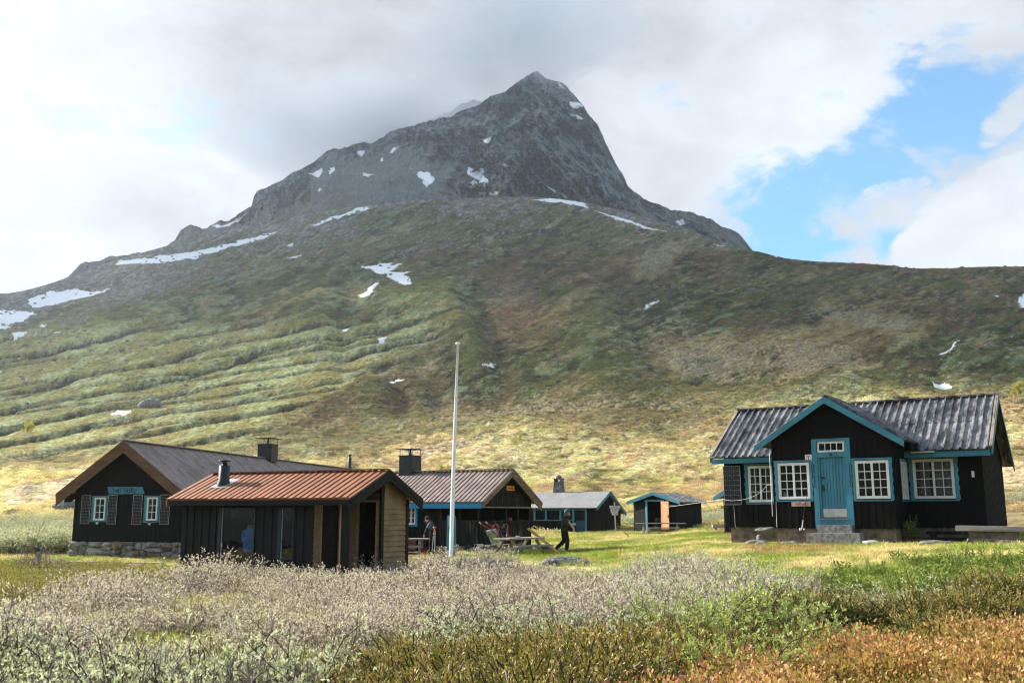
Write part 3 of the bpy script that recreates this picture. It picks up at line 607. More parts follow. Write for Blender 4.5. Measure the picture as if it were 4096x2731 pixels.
ORANGEP = simple('orange_sign', (.72, .28, .05), .5, .3, var=.08)
CREAM = simple('cream_plastic', (.62, .57, .44), .5, .4, var=.06)
def glass_mat():
    t = NT('window_glass'); fr = t.n('ShaderNodeFresnel'); fr.inputs[0].default_value = 1.52
    nz = t.noise(1.7, 2, .5); b = t.n('ShaderNodeBump'); b.inputs['Strength'].default_value = .12; b.inputs['Distance'].default_value = .03; t.l(nz, b.inputs['Height'])
    g = t.n('ShaderNodeBsdfGlossy'); g.inputs['Roughness'].default_value = .02; g.inputs['Color'].default_value = (.9, .95, 1, 1); t.l(b.outputs[0], g.inputs['Normal'])
    tr = t.n('ShaderNodeBsdfTransparent'); tr.inputs[0].default_value = (.72, .76, .75, 1); mx = t.n('ShaderNodeMixShader')
    t.setin(mx.inputs[0], t.math('ADD', t.math('MULTIPLY', fr.outputs[0], 1.0), .03, clamp=True)); t.l(tr.outputs[0], mx.inputs[1]); t.l(g.outputs[0], mx.inputs[2])
    return t.done(mx.outputs[0])
GLASS = glass_mat()
def tin_mat():
    t = NT('weathered_corrugated_sheet'); a = t.noise(5.0, 7, .75, stretch=(1, .3, .3)); b = t.noise(9, 4, .7, stretch=(1, .2, .2)); c0 = t.noise(.9, 3, .5)
    f = t.ramp(t.math('ADD', t.math('ADD', a, t.math('MULTIPLY', b, .45)), t.math('MULTIPLY', c0, .3)), .74, 1.08)
    c = t.mix(f, (.026, .026, .027), (.33, .325, .32)); return t.done(t.bsdf(c, t.ramp(f, 0, 1, .38, .6), .5, .15, a, .2, .01))
TIN = tin_mat()
def shingle_mat():
    t = NT('grey_roof_shingles'); tc = t.n('ShaderNodeTexCoord').outputs['Object']; mp = t.n('ShaderNodeMapping'); t.l(tc, mp.inputs[0])
    br = t.n('ShaderNodeTexBrick'); t.l(mp.outputs[0], br.inputs['Vector']); br.inputs['Scale'].default_value = 3.2; br.inputs['Color1'].default_value = (.30, .30, .30, 1); br.inputs['Color2'].default_value = (.21, .21, .215, 1)
    br.inputs['Mortar'].default_value = (.12, .12, .125, 1); br.inputs['Mortar Size'].default_value = .025
    n = t.noise(1.4, 4, .6); c = t.mix(t.ramp(n, .35, .7, 0, .3), br.outputs['Color'], (.35, .35, .34)); return t.done(t.bsdf(c, .85, .2, 0, n, .2))
SHINGLE = shingle_mat()
def cloth(name, c, var=.15): return simple(name, c, .85, .15, var=var, scale=12, bump=.3)
SKIN = simple('skin', (.42, .24, .17), .5, .4, var=.05)
# ------------------------------------------------------------------ building kit
class Wall:
    """plane with local s (along), o (outwards) and z; everything in the house's own frame"""
    def __init__(s, org, d, n): s.p = np.array(org, float); s.d = np.array(d, float); s.n = np.array(n, float)
    def __call__(s, a, o, z): q = s.p[:2] + s.d * a + s.n * o; return (q[0], q[1], z)
    def slab(s, mb, a0, a1, o0, o1, z0, z1, mi=0, z0b=None, z1b=None):
        """box between s a0..a1; bottoms z0 (at a0) z0b (at a1), tops z1, z1b"""
        z0b = z0 if z0b is None else z0b; z1b = z1 if z1b is None else z1b
        p = [s(a0, o0, z0), s(a1, o0, z0b), s(a1, o1, z0b), s(a0, o1, z0), s(a0, o0, z1), s(a1, o0, z1b), s(a1, o1, z1b), s(a0, o1, z1)]
        mb.hexa(p, mi)

def spans(z0, z1, holes):
    out = [(z0, z1)]
    for h0, h1 in holes:
        nx = []
        for a, b in out:
            if h1 <= a or h0 >= b: nx.append((a, b))
            else:
                if h0 > a: nx.append((a, h0))
                if h1 < b: nx.append((h1, b))
        out = nx
    return out
def vboards(mb, W, L, z0, top, holes=(), pitch=.2, bw=.105, th=.022, back=.06, brk=(), seed=1, s0=0.0, mi=0):
    """vertical board-on-board cladding; top is a function of s; holes are (a0,a1,z0,z1)"""
    r = random.Random(seed); zt = top if callable(top) else (lambda a: top)
    def column(a0, a1, o0, o1, dz=0.0):
        cuts = sorted({a0, a1} | {h for H in holes for h in H[:2] if a0 < h < a1} | {b for b in brk if a0 < b < a1})
        for c0, c1 in zip(cuts[:-1], cuts[1:]):
            if c1 - c0 < 1e-3: continue
            hh = [(H[2], H[3]) for H in holes if H[0] < (c0 + c1) / 2 < H[1]]
            t0, t1 = zt(c0), zt(c1); tm = max(t0, t1)
            for a, b in spans(z0 - dz, tm, hh):
                last = b >= tm - 1e-6
                if last and min(t0, t1) <= a + .003: 
                    if max(t0, t1) <= a + .01: continue
                    W.slab(mb, c0, c1, o0, o1, a, max(t0, a + .002), mi, None, max(t1, a + .002)); continue
                W.slab(mb, c0, c1, o0, o1, a, t0 if last else b, mi, None, t1 if last else b)
    column(s0, L, -back, 0)
    a = s0 + .01
    while a < L - .03:
        w = min(bw * r.uniform(.9, 1.12), L - a); column(a, a + w, 0, th * r.uniform(.8, 1.15), .015 * r.random()); a += pitch * r.uniform(.93, 1.07)
def hboards(mb, W, L, z0, top, holes=(), bh=.15, brk=(), s0=0.0, mi=0, apex=None, back=.05, clip=None):
    """horizontal lap boards; clip(z) -> (a0,a1) limits at height z"""
    z = z0; lim = clip or (lambda q: (s0, L))
    while z < top - .01:
        z1 = min(z + bh, top); (a0, b0), (a1, b1) = lim(z), lim(z1)
        segs = [(s0 - 9, L + 9)]
        for H in holes:
            if H[3] > z + .01 and H[2] < z1 - .01:
                nx = []
                for p, q in segs:
                    if H[1] <= p or H[0] >= q: nx.append((p, q)); continue
                    if H[0] > p: nx.append((p, H[0]))
                    if H[1] < q: nx.append((H[1], q))
                segs = nx
        for p, q in segs:
            l0, l1, r0, r1 = max(p, a0), max(p, a1), min(q, b0), min(q, b1)
            if r0 - l0 < .01: continue
            if r1 < l1: r1 = l1 = (r1 + l1) / 2
            mb.hexa([W(l0, -back, z), W(r0, -back, z), W(r0, .036, z), W(l0, .036, z), W(l1, -back, z1), W(r1, -back, z1), W(r1, .008, z1), W(l1, .008, z1)], mi)
        z = z1
def roof_slope(name, mat, parent, P, a0, a1, b0, z0, b1, z1, th=.05, kind='boards', pitch=.2, bw=.115, rise=.028, seed=3, under=None):
    """one slope; P(a,b,z) maps along-ridge a, across b; eave (b0,z0) to ridge (b1,z1). builds one mesh"""
    mb = MB(); r = random.Random(seed); d = np.array([b1 - b0, z1 - z0]); L = np.hypot(*d); d /= L; n = np.array([-d[1], d[0]]); n = n if n[1] > 0 else -n
    def pt(a, t, h): return P(a, b0 + d[0] * t + n[0] * h, z0 + d[1] * t + n[1] * h)
    def slab(u0, u1, t0, t1, h0, h1, mi=0): mb.hexa([pt(u0, t0, h0), pt(u1, t0, h0), pt(u1, t1, h0), pt(u0, t1, h0), pt(u0, t0, h1), pt(u1, t0, h1), pt(u1, t1, h1), pt(u0, t1, h1)], mi)
    slab(a0, a1, 0, L, -th, 0)
    if kind == 'boards':
        a = a0
        while a < a1 - .02:
            w = min(bw * r.uniform(.93, 1.06), a1 - a); slab(a, a + w, -.05 * r.uniform(.2, 1), L, .0005, rise * r.uniform(.85, 1.15)); a += pitch * r.uniform(.985, 1.015)
    elif kind == 'tin':
        a = a0; h = .06; rows = [(-.04, L * .52), (L * .5, L)]
        for k, (t0, t1) in enumerate(rows):
            a = a0; b = len(mb.v); prof = []
            while a < a1: prof += [(a, 0.004), (a + pitch * .62, .004), (a + pitch * .72, h), (a + pitch * .88, h), (a + pitch * .98, .004)]; a += pitch
            prof = [(min(x, a1), y) for x, y in prof]; q = .008 * k
            for x, y in prof: mb.v += [pt(x, t0, y + .008 + q), pt(x, t1, y + q)]
            for i in range(len(prof) - 1): mb.f.append((b + 2 * i, b + 2 * i + 2, b + 2 * i + 3, b + 2 * i + 1)); mb.m.append(0)
    return mb.build(name, mat, parent)
def barge(name, mat, parent, P, a, b0, z0, b1, z1, h=.2, t=.04, layers=1, drop=0.0, capmat=None):
    """barge board hanging at gable plane a, from eave (b0,z0) up to the ridge (b1,z1); layers stack downwards, stepping back"""
    mb = MB(); sgn = 1 if t > 0 else -1
    for k in range(layers):
        ta = a - sgn * .018 * k; dz = -drop - k * h * .92
        p = [P(ta, b0, z0 + dz - h), P(ta, b1, z1 + dz - h), P(ta + t, b1, z1 + dz - h), P(ta + t, b0, z0 + dz - h), P(ta, b0, z0 + dz), P(ta, b1, z1 + dz), P(ta + t, b1, z1 + dz), P(ta + t, b0, z0 + dz)]
        mb.hexa(p)
    return mb.build(name, mat, parent)
def window(parent, W, a0, a1, z0, z1, cols=2, rows=4, leaves=2, fr=.05, mun=.022, wood_=None, trim=None, depth=.09, curtain=None, head=.05, out=.02, scallop=True, label=None, tw=(.12, .12)):
    """white casement with glazing bars; children: pane, trim, curtain"""
    mb = MB(); g = MB()
    W.slab(mb, a0, a0 + fr, -.04, out, z0, z1); W.slab(mb, a1 - fr, a1, -.04, out, z0, z1); W.slab(mb, a0 + fr, a1 - fr, -.04, out, z1 - fr, z1); W.slab(mb, a0 + fr, a1 - fr, -.04, out + .02, z0, z0 + fr)
    lw = (a1 - a0 - 2 * fr) / leaves
    for k in range(leaves):
        b0 = a0 + fr + lw * k; b1 = b0 + lw; e = .032
        W.slab(mb, b0, b0 + e, -.035, out - .006, z0 + fr, z1 - fr); W.slab(mb, b1 - e, b1, -.035, out - .006, z0 + fr, z1 - fr)
        W.slab(mb, b0 + e, b1 - e, -.035, out - .006, z1 - fr - e, z1 - fr); W.slab(mb, b0 + e, b1 - e, -.035, out - .006, z0 + fr, z0 + fr + e)
        for c in range(1, cols):
            m = b0 + e + (lw - 2 * e) * c / cols; W.slab(mb, m - mun / 2, m + mun / 2, -.03, out - .012, z0 + fr + e, z1 - fr - e)
        for r in range(1, rows):
            m = z0 + fr + e + (z1 - z0 - 2 * fr - 2 * e) * r / rows; W.slab(mb, b0 + e, b1 - e, -.028, out - .014, m - mun / 2, m + mun / 2)
        g.add([W(b0 + e, -.012, z0 + fr + e), W(b1 - e, -.012, z0 + fr + e), W(b1 - e, -.012, z1 - fr - e), W(b0 + e, -.012, z1 - fr - e)], [(0, 1, 2, 3)])
    o = mb.build('window', wood_ or WHITE, parent)
    if label: o['label'] = label
    g.build('pane', GLASS, o)
    if trim:
        t = MB()
        for s, (x0, w_) in ((-1, (a0, tw[0])), (1, (a1, tw[1]))):
            if w_ <= 0: continue
            n = 9 if scallop else 1; zz = np.linspace(z0 - .03, z1 + .02, n + 1)
            for i in range(n):
                d0 = w_ * (1 - (.16 if (i % 2 and scallop) else 0)); x1 = x0 + s * d0
                W.slab(t, min(x0, x1), max(x0, x1), 0, .034, zz[i], zz[i + 1])
        if head: W.slab(t, a0 - tw[0], a1 + tw[1], 0, .05, z1 + .02, z1 + .02 + head)
        W.slab(t, a0 - tw[0] * .8, a1 + tw[1] * .8, 0, .04, z0 - .07, z0 - .03)
        t.build('trim', trim, o)
    if curtain:
        c = MB()
        for p, q in curtain:
            n = 14; xs = np.linspace(a0 + fr + (a1 - a0 - 2 * fr) * p, a0 + fr + (a1 - a0 - 2 * fr) * q, n)
            for i in range(n - 1):
                w0 = -.10 - .025 * (i % 2); w1 = -.10 - .025 * ((i + 1) % 2)
                c.add([W(xs[i], w0, z0 + .03), W(xs[i + 1], w1, z0 + .03), W(xs[i + 1], w1, z1 - .03), W(xs[i], w0, z1 - .03)], [(0, 1, 2, 3)])
        c.build('curtain', CURT, o)
    return o
def solar(parent, W, a0, a1, z0, z1, nx=3, nz=8, off=.05):
    m = MB(); e = .012
    W.slab(m, a0, a1, off, off + .03, z0, z1, 0)
    for x0, x1, y0, y1 in ((a0, a0 + e, z0, z1), (a1 - e, a1, z0, z1), (a0 + e, a1 - e, z0, z0 + e), (a0 + e, a1 - e, z1 - e, z1)): W.slab(m, x0, x1, off + .03, off + .037, y0, y1, 1)
    for i in range(1, nx * 2):
        x = a0 + (a1 - a0) * i / (nx * 2); W.slab(m, x - .0012, x + .0012, off + .03, off + .0315, z0 + e, z1 - e, 2)
    for j in range(1, nz + 1):
        z = z0 + (z1 - z0) * j / (nz + 1)
        for i in range(nx):
            x = a0 + (a1 - a0) * (i + .5) / nx; W.slab(m, x - .012, x + .012, off + .03, off + .033, z - .008, z + .008, 3)
        W.slab(m, a0 + e, a1 - e, off + .03, off + .0318, z - .002, z + .002, 2)
    return m.build('solar_panel', [CELL, ALU, CELLLINE, CELLDOT], parent)
def strokes(mb, W, text, glyphs, a0, z0, h, wd, gap, off, th, d=.006):
    a = a0
    for ch in text:
        if ch == ' ': a += wd; continue
        for x0, y0, x1, y1 in glyphs[ch]:
            mb.bar(W(a + x0 * wd, off, z0 + y0 * h), W(a + x1 * wd, off, z0 + y1 * h), th, d, up=(W.n[0], W.n[1], 0))
        a += wd + gap
G = {'T': [(.5, 0, .5, 1), (0, 1, 1, 1)], 'R_T': [(.45, 0, .45, 1), (.45, 1, 0, .72), (.45, 1, .95, .72)], 'O': [(.5, .08, 0, .4), (0, .4, .5, .78), (.5, .78, 1, .4), (1, .4, .5, .08)],
     'R': [(0, 0, 0, 1), (0, 1, .85, .78), (.85, .78, .1, .5), (.1, .5, 1, 0)], 'F': [(.1, 0, .1, 1), (.1, 1, .9, 1), (.1, .55, .7, .75)], 'I': [(.5, 0, .5, 1)],
     'N': [(0, 0, 0, 1), (0, .85, 1, .2), (1, 0, 1, 1)], 'S': [(.9, 1, .1, .62), (.1, .62, .9, .4), (.9, .4, .1, 0)], 'B': [(0, 0, 0, 1), (0, 1, .9, .78), (.9, .78, 0, .52), (0, .52, 1, .25), (1, .25, 0, 0)],
     'U': [(0, 1, 0, .12), (0, .12, .45, 0), (.45, 0, 1, .1), (1, .1, 1, 1)], 'H': [(0, 0, 0, 1), (1, 0, 1, 1), (0, .5, 1, .5)], 'Y': [(.5, 0, .5, .5), (.5, .5, 0, 1), (.5, .5, 1, 1)],
     'E': [(0, 0, 0, 1), (0, 1, 1, 1), (0, .5, .8, .5), (0, 0, 1, 0)], 'V': [(0, 1, .5, 0), (.5, 0, 1, 1)], 'A': [(0, 0, .5, 1), (.5, 1, 1, 0), (.2, .38, .8, .38)], 'K': [(0, 0, 0, 1), (0, .45, 1, 1), (.2, .55, 1, 0)],
     'W': [(0, 1, .25, 0), (.25, 0, .5, .8), (.5, .8, .75, 0), (.75, 0, 1, 1)], 'C': [(1, 1, .1, .85), (.1, .85, .1, .15), (.1, .15, 1, 0)]}
def text_mesh(name, s, size, mat, parent, W, a, z, off, depth=.003):
    cu = bpy.data.curves.new(name, 'FONT'); cu.body = s; cu.size = size; cu.extrude = depth
    ob = bpy.data.objects.new(name, cu); COL.objects.link(ob); bpy.context.view_layer.update()
    me = bpy.data.meshes.new_from_object(ob.evaluated_get(bpy.context.evaluated_depsgraph_get())); COL.objects.unlink(ob); bpy.data.objects.remove(ob)
    for v in me.vertices: x, y, q = v.co; v.co = W(a + x, off + q, z + y)
    me.materials.clear(); me.materials.append(mat); return new_obj(name, me, parent)
def stove_pipe(parent, x, y, z0, h, r, cap=True, name='stove_pipe'):
    m = MB(); p = [(r * 1.35, 0), (r * 1.25, h * .16), (r, h * .24), (r, h * .78), (r * .8, h * .8), (r * .5, h * .82), (r * .5, h * .92)]
    m.lathe(p, (x, y, z0), 16)
    if cap: m.lathe([(0, h * .93), (r * 1.15, h * .94), (r * 1.15, h * .97), (0, h)], (x, y, z0), 16)
    else: m.lathe([(r * .5, h * .9), (r, h * .92), (r, h), (0, h)], (x, y, z0), 16)
    return m.build(name, IRON, parent, True)
def chimney(parent, x, y, z0, w, h, caph=.35, legs=True):
    m = MB(); m.box(x - w / 2, x + w / 2, y - w / 2, y + w / 2, z0, z0 + h)
    for s in (-1, 1):   # folded X on each sheet
        for e in (-1, 1): m.bar((x - e * w * .47, y + s * w / 2, z0 + h * .1), (x + e * w * .47, y + s * w / 2, z0 + h * .85), .012, .008, up=(0, 1, 0))
    m.box(x - w * .53, x + w * .53, y - w * .53, y + w * .53, z0 + h, z0 + h + .03)
    o = m.build('chimney', IRON, parent)
    c = MB(); c.box(x - w * .68, x + w * .68, y - w * .68, y + w * .68, z0 + h + caph, z0 + h + caph + .02)
    c.bar((x, y, z0 + h + .03), (x, y, z0 + h + caph), .1, .1, up=(0, 1, 0), w2=.05, h2=.05); c.build('chimney_cap', IRON, o)
    for i in (-1, 1):
        for j in (-1, 1):
            l = MB(); l.bar((x + i * w * .46, y + j * w * .46, z0 + h + .03), (x + i * w * .46, y + j * w * .46, z0 + h + caph), .045, .01, up=(0, 1, 0)); l.build('cap_bracket', ALU, o)
    return o
def blob_stone(c, r, seed=0, n=10, squash=(1, 1, 1)):
    m = MB(); rr = random.Random(seed); V = []
    for i in range(n + 1):
        for j in range(2 * n):
            p = pi * i / n; a = pi * j / n; d = Vector((sin(p) * cos(a), sin(p) * sin(a), cos(p)))
            q = 1 + .35 * mnoise.noise(d * 1.4 + Vector((seed * 3.1, 0, 0))) + .12 * mnoise.noise(d * 4 + Vector((seed, 5, 0)))
            V.append((c[0] + d.x * r * q * squash[0], c[1] + d.y * r * q * squash[1], c[2] + d.z * r * q * squash[2]))
    Fc = [(i * 2 * n + j, i * 2 * n + (j + 1) % (2 * n), (i + 1) * 2 * n + (j + 1) % (2 * n), (i + 1) * 2 * n + j) for i in range(n) for j in range(2 * n)]
    m.add(V, Fc); return m
# ================================================================== house R : black cabin with the blue door
def house(name, X, Y, Z, a, label, cat='cabin', roll=0): 
    o = empty(name, (X, Y, Z), -a, label, cat); o.rotation_euler[1] = -roll; return o
PX = lambda a, b, z: (a, b, z)        # ridge along local x
PY = lambda a, b, z: (b, a, z)        # ridge along local y

R_ = house('cabin', 7.152, 33, 1.04, radians(32.3), 'black cabin with blue door, blue trim and weathered corrugated roof', roll=.004)
W_, D_, H_ = 7.85, 5.1, 2.3; PP = 2.02; pl, pr = 2.25, 5.77
front = Wall((0, 0), (1, 0), (0, -1)); porch = Wall((0, -PP), (1, 0), (0, -1)); right = Wall((W_, 0), (0, 1), (1, 0)); left = Wall((0, D_), (0, -1), (-1, 0)); rear = Wall((W_, D_), (-1, 0), (0, 1))
pright = Wall((pr, -PP), (0, 1), (1, 0)); pleft = Wall((pl, 0), (0, -1), (-1, 0))
m = MB()
lw = (.80, 1.62, .80, 1.98); rw = (5.94, 7.09, .85, 2.03)
vboards(m, front, pl, 0, 2.42, [lw], seed=1); vboards(m, front, W_, 0, 2.42, [rw], s0=pr, seed=2)
mid = (pl + pr) / 2; slopeP = (3.84 - 2.49) / (4.02 - 1.87)
pw1 = (2.42, 3.38, .85, 1.94); pw2 = (4.71, 5.66, .84, 1.94); dr = (3.56, 4.52, .1, 2.58)
vboards(m, porch, pr, 0, 2.60, [pw1, pw2, dr], s0=pl, seed=3)
hboards(m, porch, pr, 2.60, 3.74, s0=pl, clip=lambda z: (max(pl, 4.02 - (3.74 - z) / slopeP), min(pr, 4.02 + (3.74 - z) / slopeP)), bh=.17)
sw = (.95, 1.95, .83, 1.95)
vboards(m, pright, PP, 0, 2.52, [sw], seed=4); vboards(m, pleft, PP, 0, 2.52, seed=5)
gt = lambda a: 2.30 + (4.02 - 2.30) * (1 - abs(a - D_ / 2) / (D_ / 2)) 
vboards(m, right, D_, 0, gt, brk=(D_ / 2,), seed=6); vboards(m, left, D_, 0, gt, brk=(D_ / 2,), seed=7); vboards(m, rear, W_, 0, 2.3, seed=8)
m.box(.05, W_ - .05, .1, D_ - .1, .02, .05)
m.build('wall', BLACK, R_)
k = MB(); k.box(.07, W_ - .07, D_ - .12, D_ - .10, .06, 3.0); k.box(.08, .10, .08, D_ - .1, .06, 2.3); k.box(W_ - .1, W_ - .08, .08, D_ - .1, .06, 2.3); k.box(pl + .08, pr - .08, -PP + 2.0, -PP + 2.02, .06, 2.5); k.build('interior_wall', GREENIN, R_)
# roofs
eF = (-.39, 2.28); rg = (2.55, 4.10); eB = (5.5, 2.0)
roof_slope('roof', TIN, R_, PX, -.33, W_ + .33, *eF, *rg, kind='tin', pitch=.235)
roof_slope('roof', TIN, R_, PX, -.33, W_ + .33, *eB, *rg, kind='tin', pitch=.235)
m = MB(); m.bar((-.34, 2.55, 4.14), (W_ + .34, 2.55, 4.14), .26, .05); m.bar((5.1, 2.45, 4.20), (5.55, 2.45, 4.20), .22, .03); m.build('ridge_cap', TIN, R_)
roof_slope('porch_roof', TIN, R_, PY, -PP - .32, 1.9, 1.87, 2.49, 4.02, 3.84, kind='tin', pitch=.235, th=.04)
roof_slope('porch_roof', TIN, R_, PY, -PP - .32, 1.9, 6.15, 2.49, 4.02, 3.84, kind='tin', pitch=.235, th=.04)
m = MB(); m.bar((4.02, -PP - .33, 3.885), (4.02, 2.0, 3.885), .2, .04); m.build('ridge_cap', TIN, R_)
barge('bargeboard', TEALH, R_, PY, -PP - .35, 1.84, 2.47, 4.02, 3.845, h=.2, t=-.035); barge('bargeboard', TEALH, R_, PY, -PP - .35, 6.18, 2.47, 4.02, 3.845, h=.2, t=-.035)
for a_, t_ in ((W_ + .33, .035), (-.33, -.035)):
    barge('bargeboard', TEALH, R_, PX, a_, *eF, *rg, h=.19, t=t_); barge('bargeboard', TEALH, R_, PX, a_, eB[0], eB[1], *rg, h=.19, t=t_)
    barge('verge_strip', PLANK, R_, PX, a_ - (.05 if t_ > 0 else -.05), eF[0], eF[1] + .075, rg[0], rg[1] + .075, h=.03, t=.09 * (1 if t_ > 0 else -1))
m = MB(); m.box(-.3, pl - .02, -.41, -.375, 2.06, 2.22); m.build('fascia', TEALH, R_); m = MB(); m.box(pr + .02, W_ + .3, -.41, -.375, 2.06, 2.22); m.build('fascia', TEALH, R_)
m = MB(); m.box(pr + .25, pr + .9, -.50, -.36, 2.2, 2.24); m.build('flashing', ALU, R_)
m = MB(); m.box(-.3, W_ + .3, -.37, 0, 2.12, 2.14); m.build('soffit', BLACK, R_)
# foundation and steps
m = MB(); m.box(.12, W_ - .05, .03, D_ - .1, -.9, -.005); m.box(pl + .02, pr - .05, -PP + .04, .03, -.9, -.005); m.build('foundation', CONC, R_)
m = MB()
m.hexa([(3.60, -PP - .36, -.14), (4.60, -PP - .36, -.14), (4.60, -PP - .02, -.14), (3.60, -PP - .02, -.14), (3.61, -PP - .34, .09), (4.585, -PP - .35, .10), (4.58, -PP - .02, .10), (3.61, -PP - .02, .09)])
m.hexa([(3.38, -PP - .76, -.5), (4.93, -PP - .78, -.5), (4.9, -PP - .02, -.5), (3.38, -PP - .02, -.5), (3.40, -PP - .74, -.145), (4.88, -PP - .75, -.13), (4.86, -PP - .02, -.13), (3.40, -PP - .02, -.145)])
m.build('doorstep', CONCG, R_)
# windows and door
window(R_, front, *lw[:2], lw[2], lw[3], trim=TEAL, curtain=[(0, .3), (.75, 1)], tw=(.12, .12), cols=2)
window(R_, front, *rw[:2], rw[2], rw[3], trim=TEAL, curtain=[(0, .38), (.5, 1)], tw=(.12, .13))
window(R_, porch, *pw1[:2], pw1[2], pw1[3], trim=TEAL, tw=(.10, .09)); window(R_, porch, *pw2[:2], pw2[2], pw2[3], trim=TEAL, tw=(.09, .10))
window(R_, pright, *sw[:2], sw[2], sw[3], trim=TEAL, tw=(.05, .05), scallop=False)
m = MB()   # things on the inner sills
for x, h, c in ((2.55, .16, 0), (2.63, .24, 0), (5.15, .2, 1), (5.38, .22, 1), (5.5, .17, 1)): m.lathe([(.035, 0), (.035, h * .7), (.015, h * .8), (.015, h), (0, h)], (x, -PP + .12, .92), 10, c)
m.box(2.44, 5.64, -PP + .07, -PP + .2, .88, .92, 0); m.build('window_sill', [WHITEP, simple('blue_bottle_label', (.03, .06, .2), .4)], R_)
m = MB(); P_ = porch
P_.slab(m, 3.49, 3.64, 0, .05, -.02, 2.62); P_.slab(m, 4.46, 4.61, 0, .05, -.02, 2.62); P_.slab(m, 3.64, 4.46, 0, .045, 2.53, 2.62); P_.slab(m, 3.64, 4.46, 0, .04, 2.07, 2.22); P_.slab(m, 3.64, 4.46, -.06, .03, .06, .25)
P_.slab(m, 3.64, 3.70, -.08, .02, .25, 2.07); P_.slab(m, 4.42, 4.46, -.08, .02, .25, 2.07)
fr_ = m.build('door_frame', TEAL, R_)
m = MB(); n = 8; xs = np.linspace(3.70, 4.42, n + 1)
for i in range(n): P_.slab(m, xs[i] + .004, xs[i + 1] - .004, -.06, -.03, .29, 2.07)
P_.slab(m, 3.70, 4.42, -.065, -.055, .29, 2.07); dr_ = m.build('door', TEAL, R_)
m = MB(); P_.slab(m, 3.72, 4.40, -.03, -.024, .32, .56); m.build('kick_plate', ALU, dr_)
m = MB(); m.tube([P_(3.76, -.03, 1.13), P_(3.76, .03, 1.13), P_(3.86, .03, 1.12)], .012, 6); P_.slab(m, 3.73, 3.79, -.03, -.02, 1.08, 1.26); m.build('door_handle', BLACKP, dr_); m = MB(); P_.slab(m, 3.70, 3.83, -.03, .0, 1.45, 1.49); m.build('hasp', BLACKP, dr_)
m = MB(); P_.slab(m, 3.64, 4.46, -.04, .065, .25, .285); m.build('door_sill', PLANK, fr_)
window(R_, porch, 3.655, 4.445, 2.225, 2.53, cols=4, rows=1, leaves=1, fr=.02)
m = MB(); m.lathe([(.0, 0), (.035, 0), (.04, .05), (0, .06)], P_(4.05, .08, 2.12), 10); m.build('door_lamp', BLACKP, R_)
for x in (3.53, 4.57):     # carved black hangings beside the door
    m = MB()
    for i in range(9):
        r_ = (.012, .03)[i % 2] ; m.bar(P_(x, .055, 1.9 - i * .08), P_(x, .055, 1.83 - i * .08), r_, .01, up=(0, 1, 0), w2=(.03, .012)[i % 2])
    m.build('carved_hanging', BLACKP, R_)
solar(R_, front, -.03, .56, .72, 2.0, nx=4, nz=7)
# signs
m = MB(); P_.slab(m, 3.28, 3.48, .022, .035, 1.96, 2.17); sg = m.build('hut_sign', WHITEP, R_); sg['label'] = 'white square sign with red T in a ring'
m = MB(); P_.slab(m, 3.335, 3.425, .035, .038, 2.10, 2.125); P_.slab(m, 3.368, 3.392, .035, .038, 2.01, 2.10)
for i in range(28):
    a = 2 * pi * i / 28
    if i % 7 == 6: continue
    m.bar(P_(3.38 + .078 * cos(a), .037, 2.065 + .078 * sin(a)), P_(3.38 + .078 * cos(a + .13), .037, 2.065 + .078 * sin(a + .13)), .008, .003, up=(0, 1, 0))
m.build('emblem', REDP, sg)
m = MB(); P_.slab(m, 2.80, 3.37, .022, .04, .64, .77); sg = m.build('name_board', simple('worn_pink_white_board', (.5, .40, .36), .7, .2, var=.3, scale=14), R_); sg['label'] = 'small worn board with red lettering'
m = MB(); strokes(m, P_, 'HYTTEVAKT', G, 2.875, .668, .075, .034, .014, .042, .008); m.build('lettering', REDP, sg)
m = MB(); right_ = front; front.slab(m, 7.57, 7.64, .02, .06, 1.46, 1.64); m.build('junction_box', WHITEP, R_)
# cables stapled to the wall
def cable(name, pts, r, mat, parent=None):
    m = MB(); m.tube(pts, r, 6); return m.build(name, mat, parent, True)
cable('cable', [front(.28, .06, .70), front(.30, .06, .3), front(.31, .07, .0), front(.36, .07, -.04), front(.40, .06, .0)], .005, WHITEP, R_)
cable('cable', [(pl - .04, -PP + .02, 2.32), (pl - .05, -PP - .03, 2.25), (pl - .05, -PP - .03, .35)], .006, WHITEP, R_)
cable('cable', [P_(2.33, .03, .78), P_(2.32, .03, .02)], .006, WHITEP, R_)
ropepts = [(1.62, -.62, 1.33), (1.45, -.55, 1.17), (1.2, -.4, 1.03), (.9, -.3, .93), (.58, -.2, .87), (.25, -.15, .85), (-.05, -.12, .90), (-1.5, 1.5, .92), (-4, 6, .98), (-7.6, 14, 1.04), (-12, 26, 1.14), (-15.6, 37.5, 1.2)]
def l2w(o, p): return tuple(o.matrix_basis @ Vector(p))
cl_ = cable('clothes_line', [l2w(R_, (pl - .04, -PP * .5, 1.36))] + [l2w(R_, p) for p in ropepts[:7]] + [(7.0, 45, 1.75), (8.6, 56, 1.95), (10.9, 65.2, 1.98)], .0055, WHITEP)
tag(cl_, 'white line slung from the blue door cabin across to the little shed', 'clothes line')

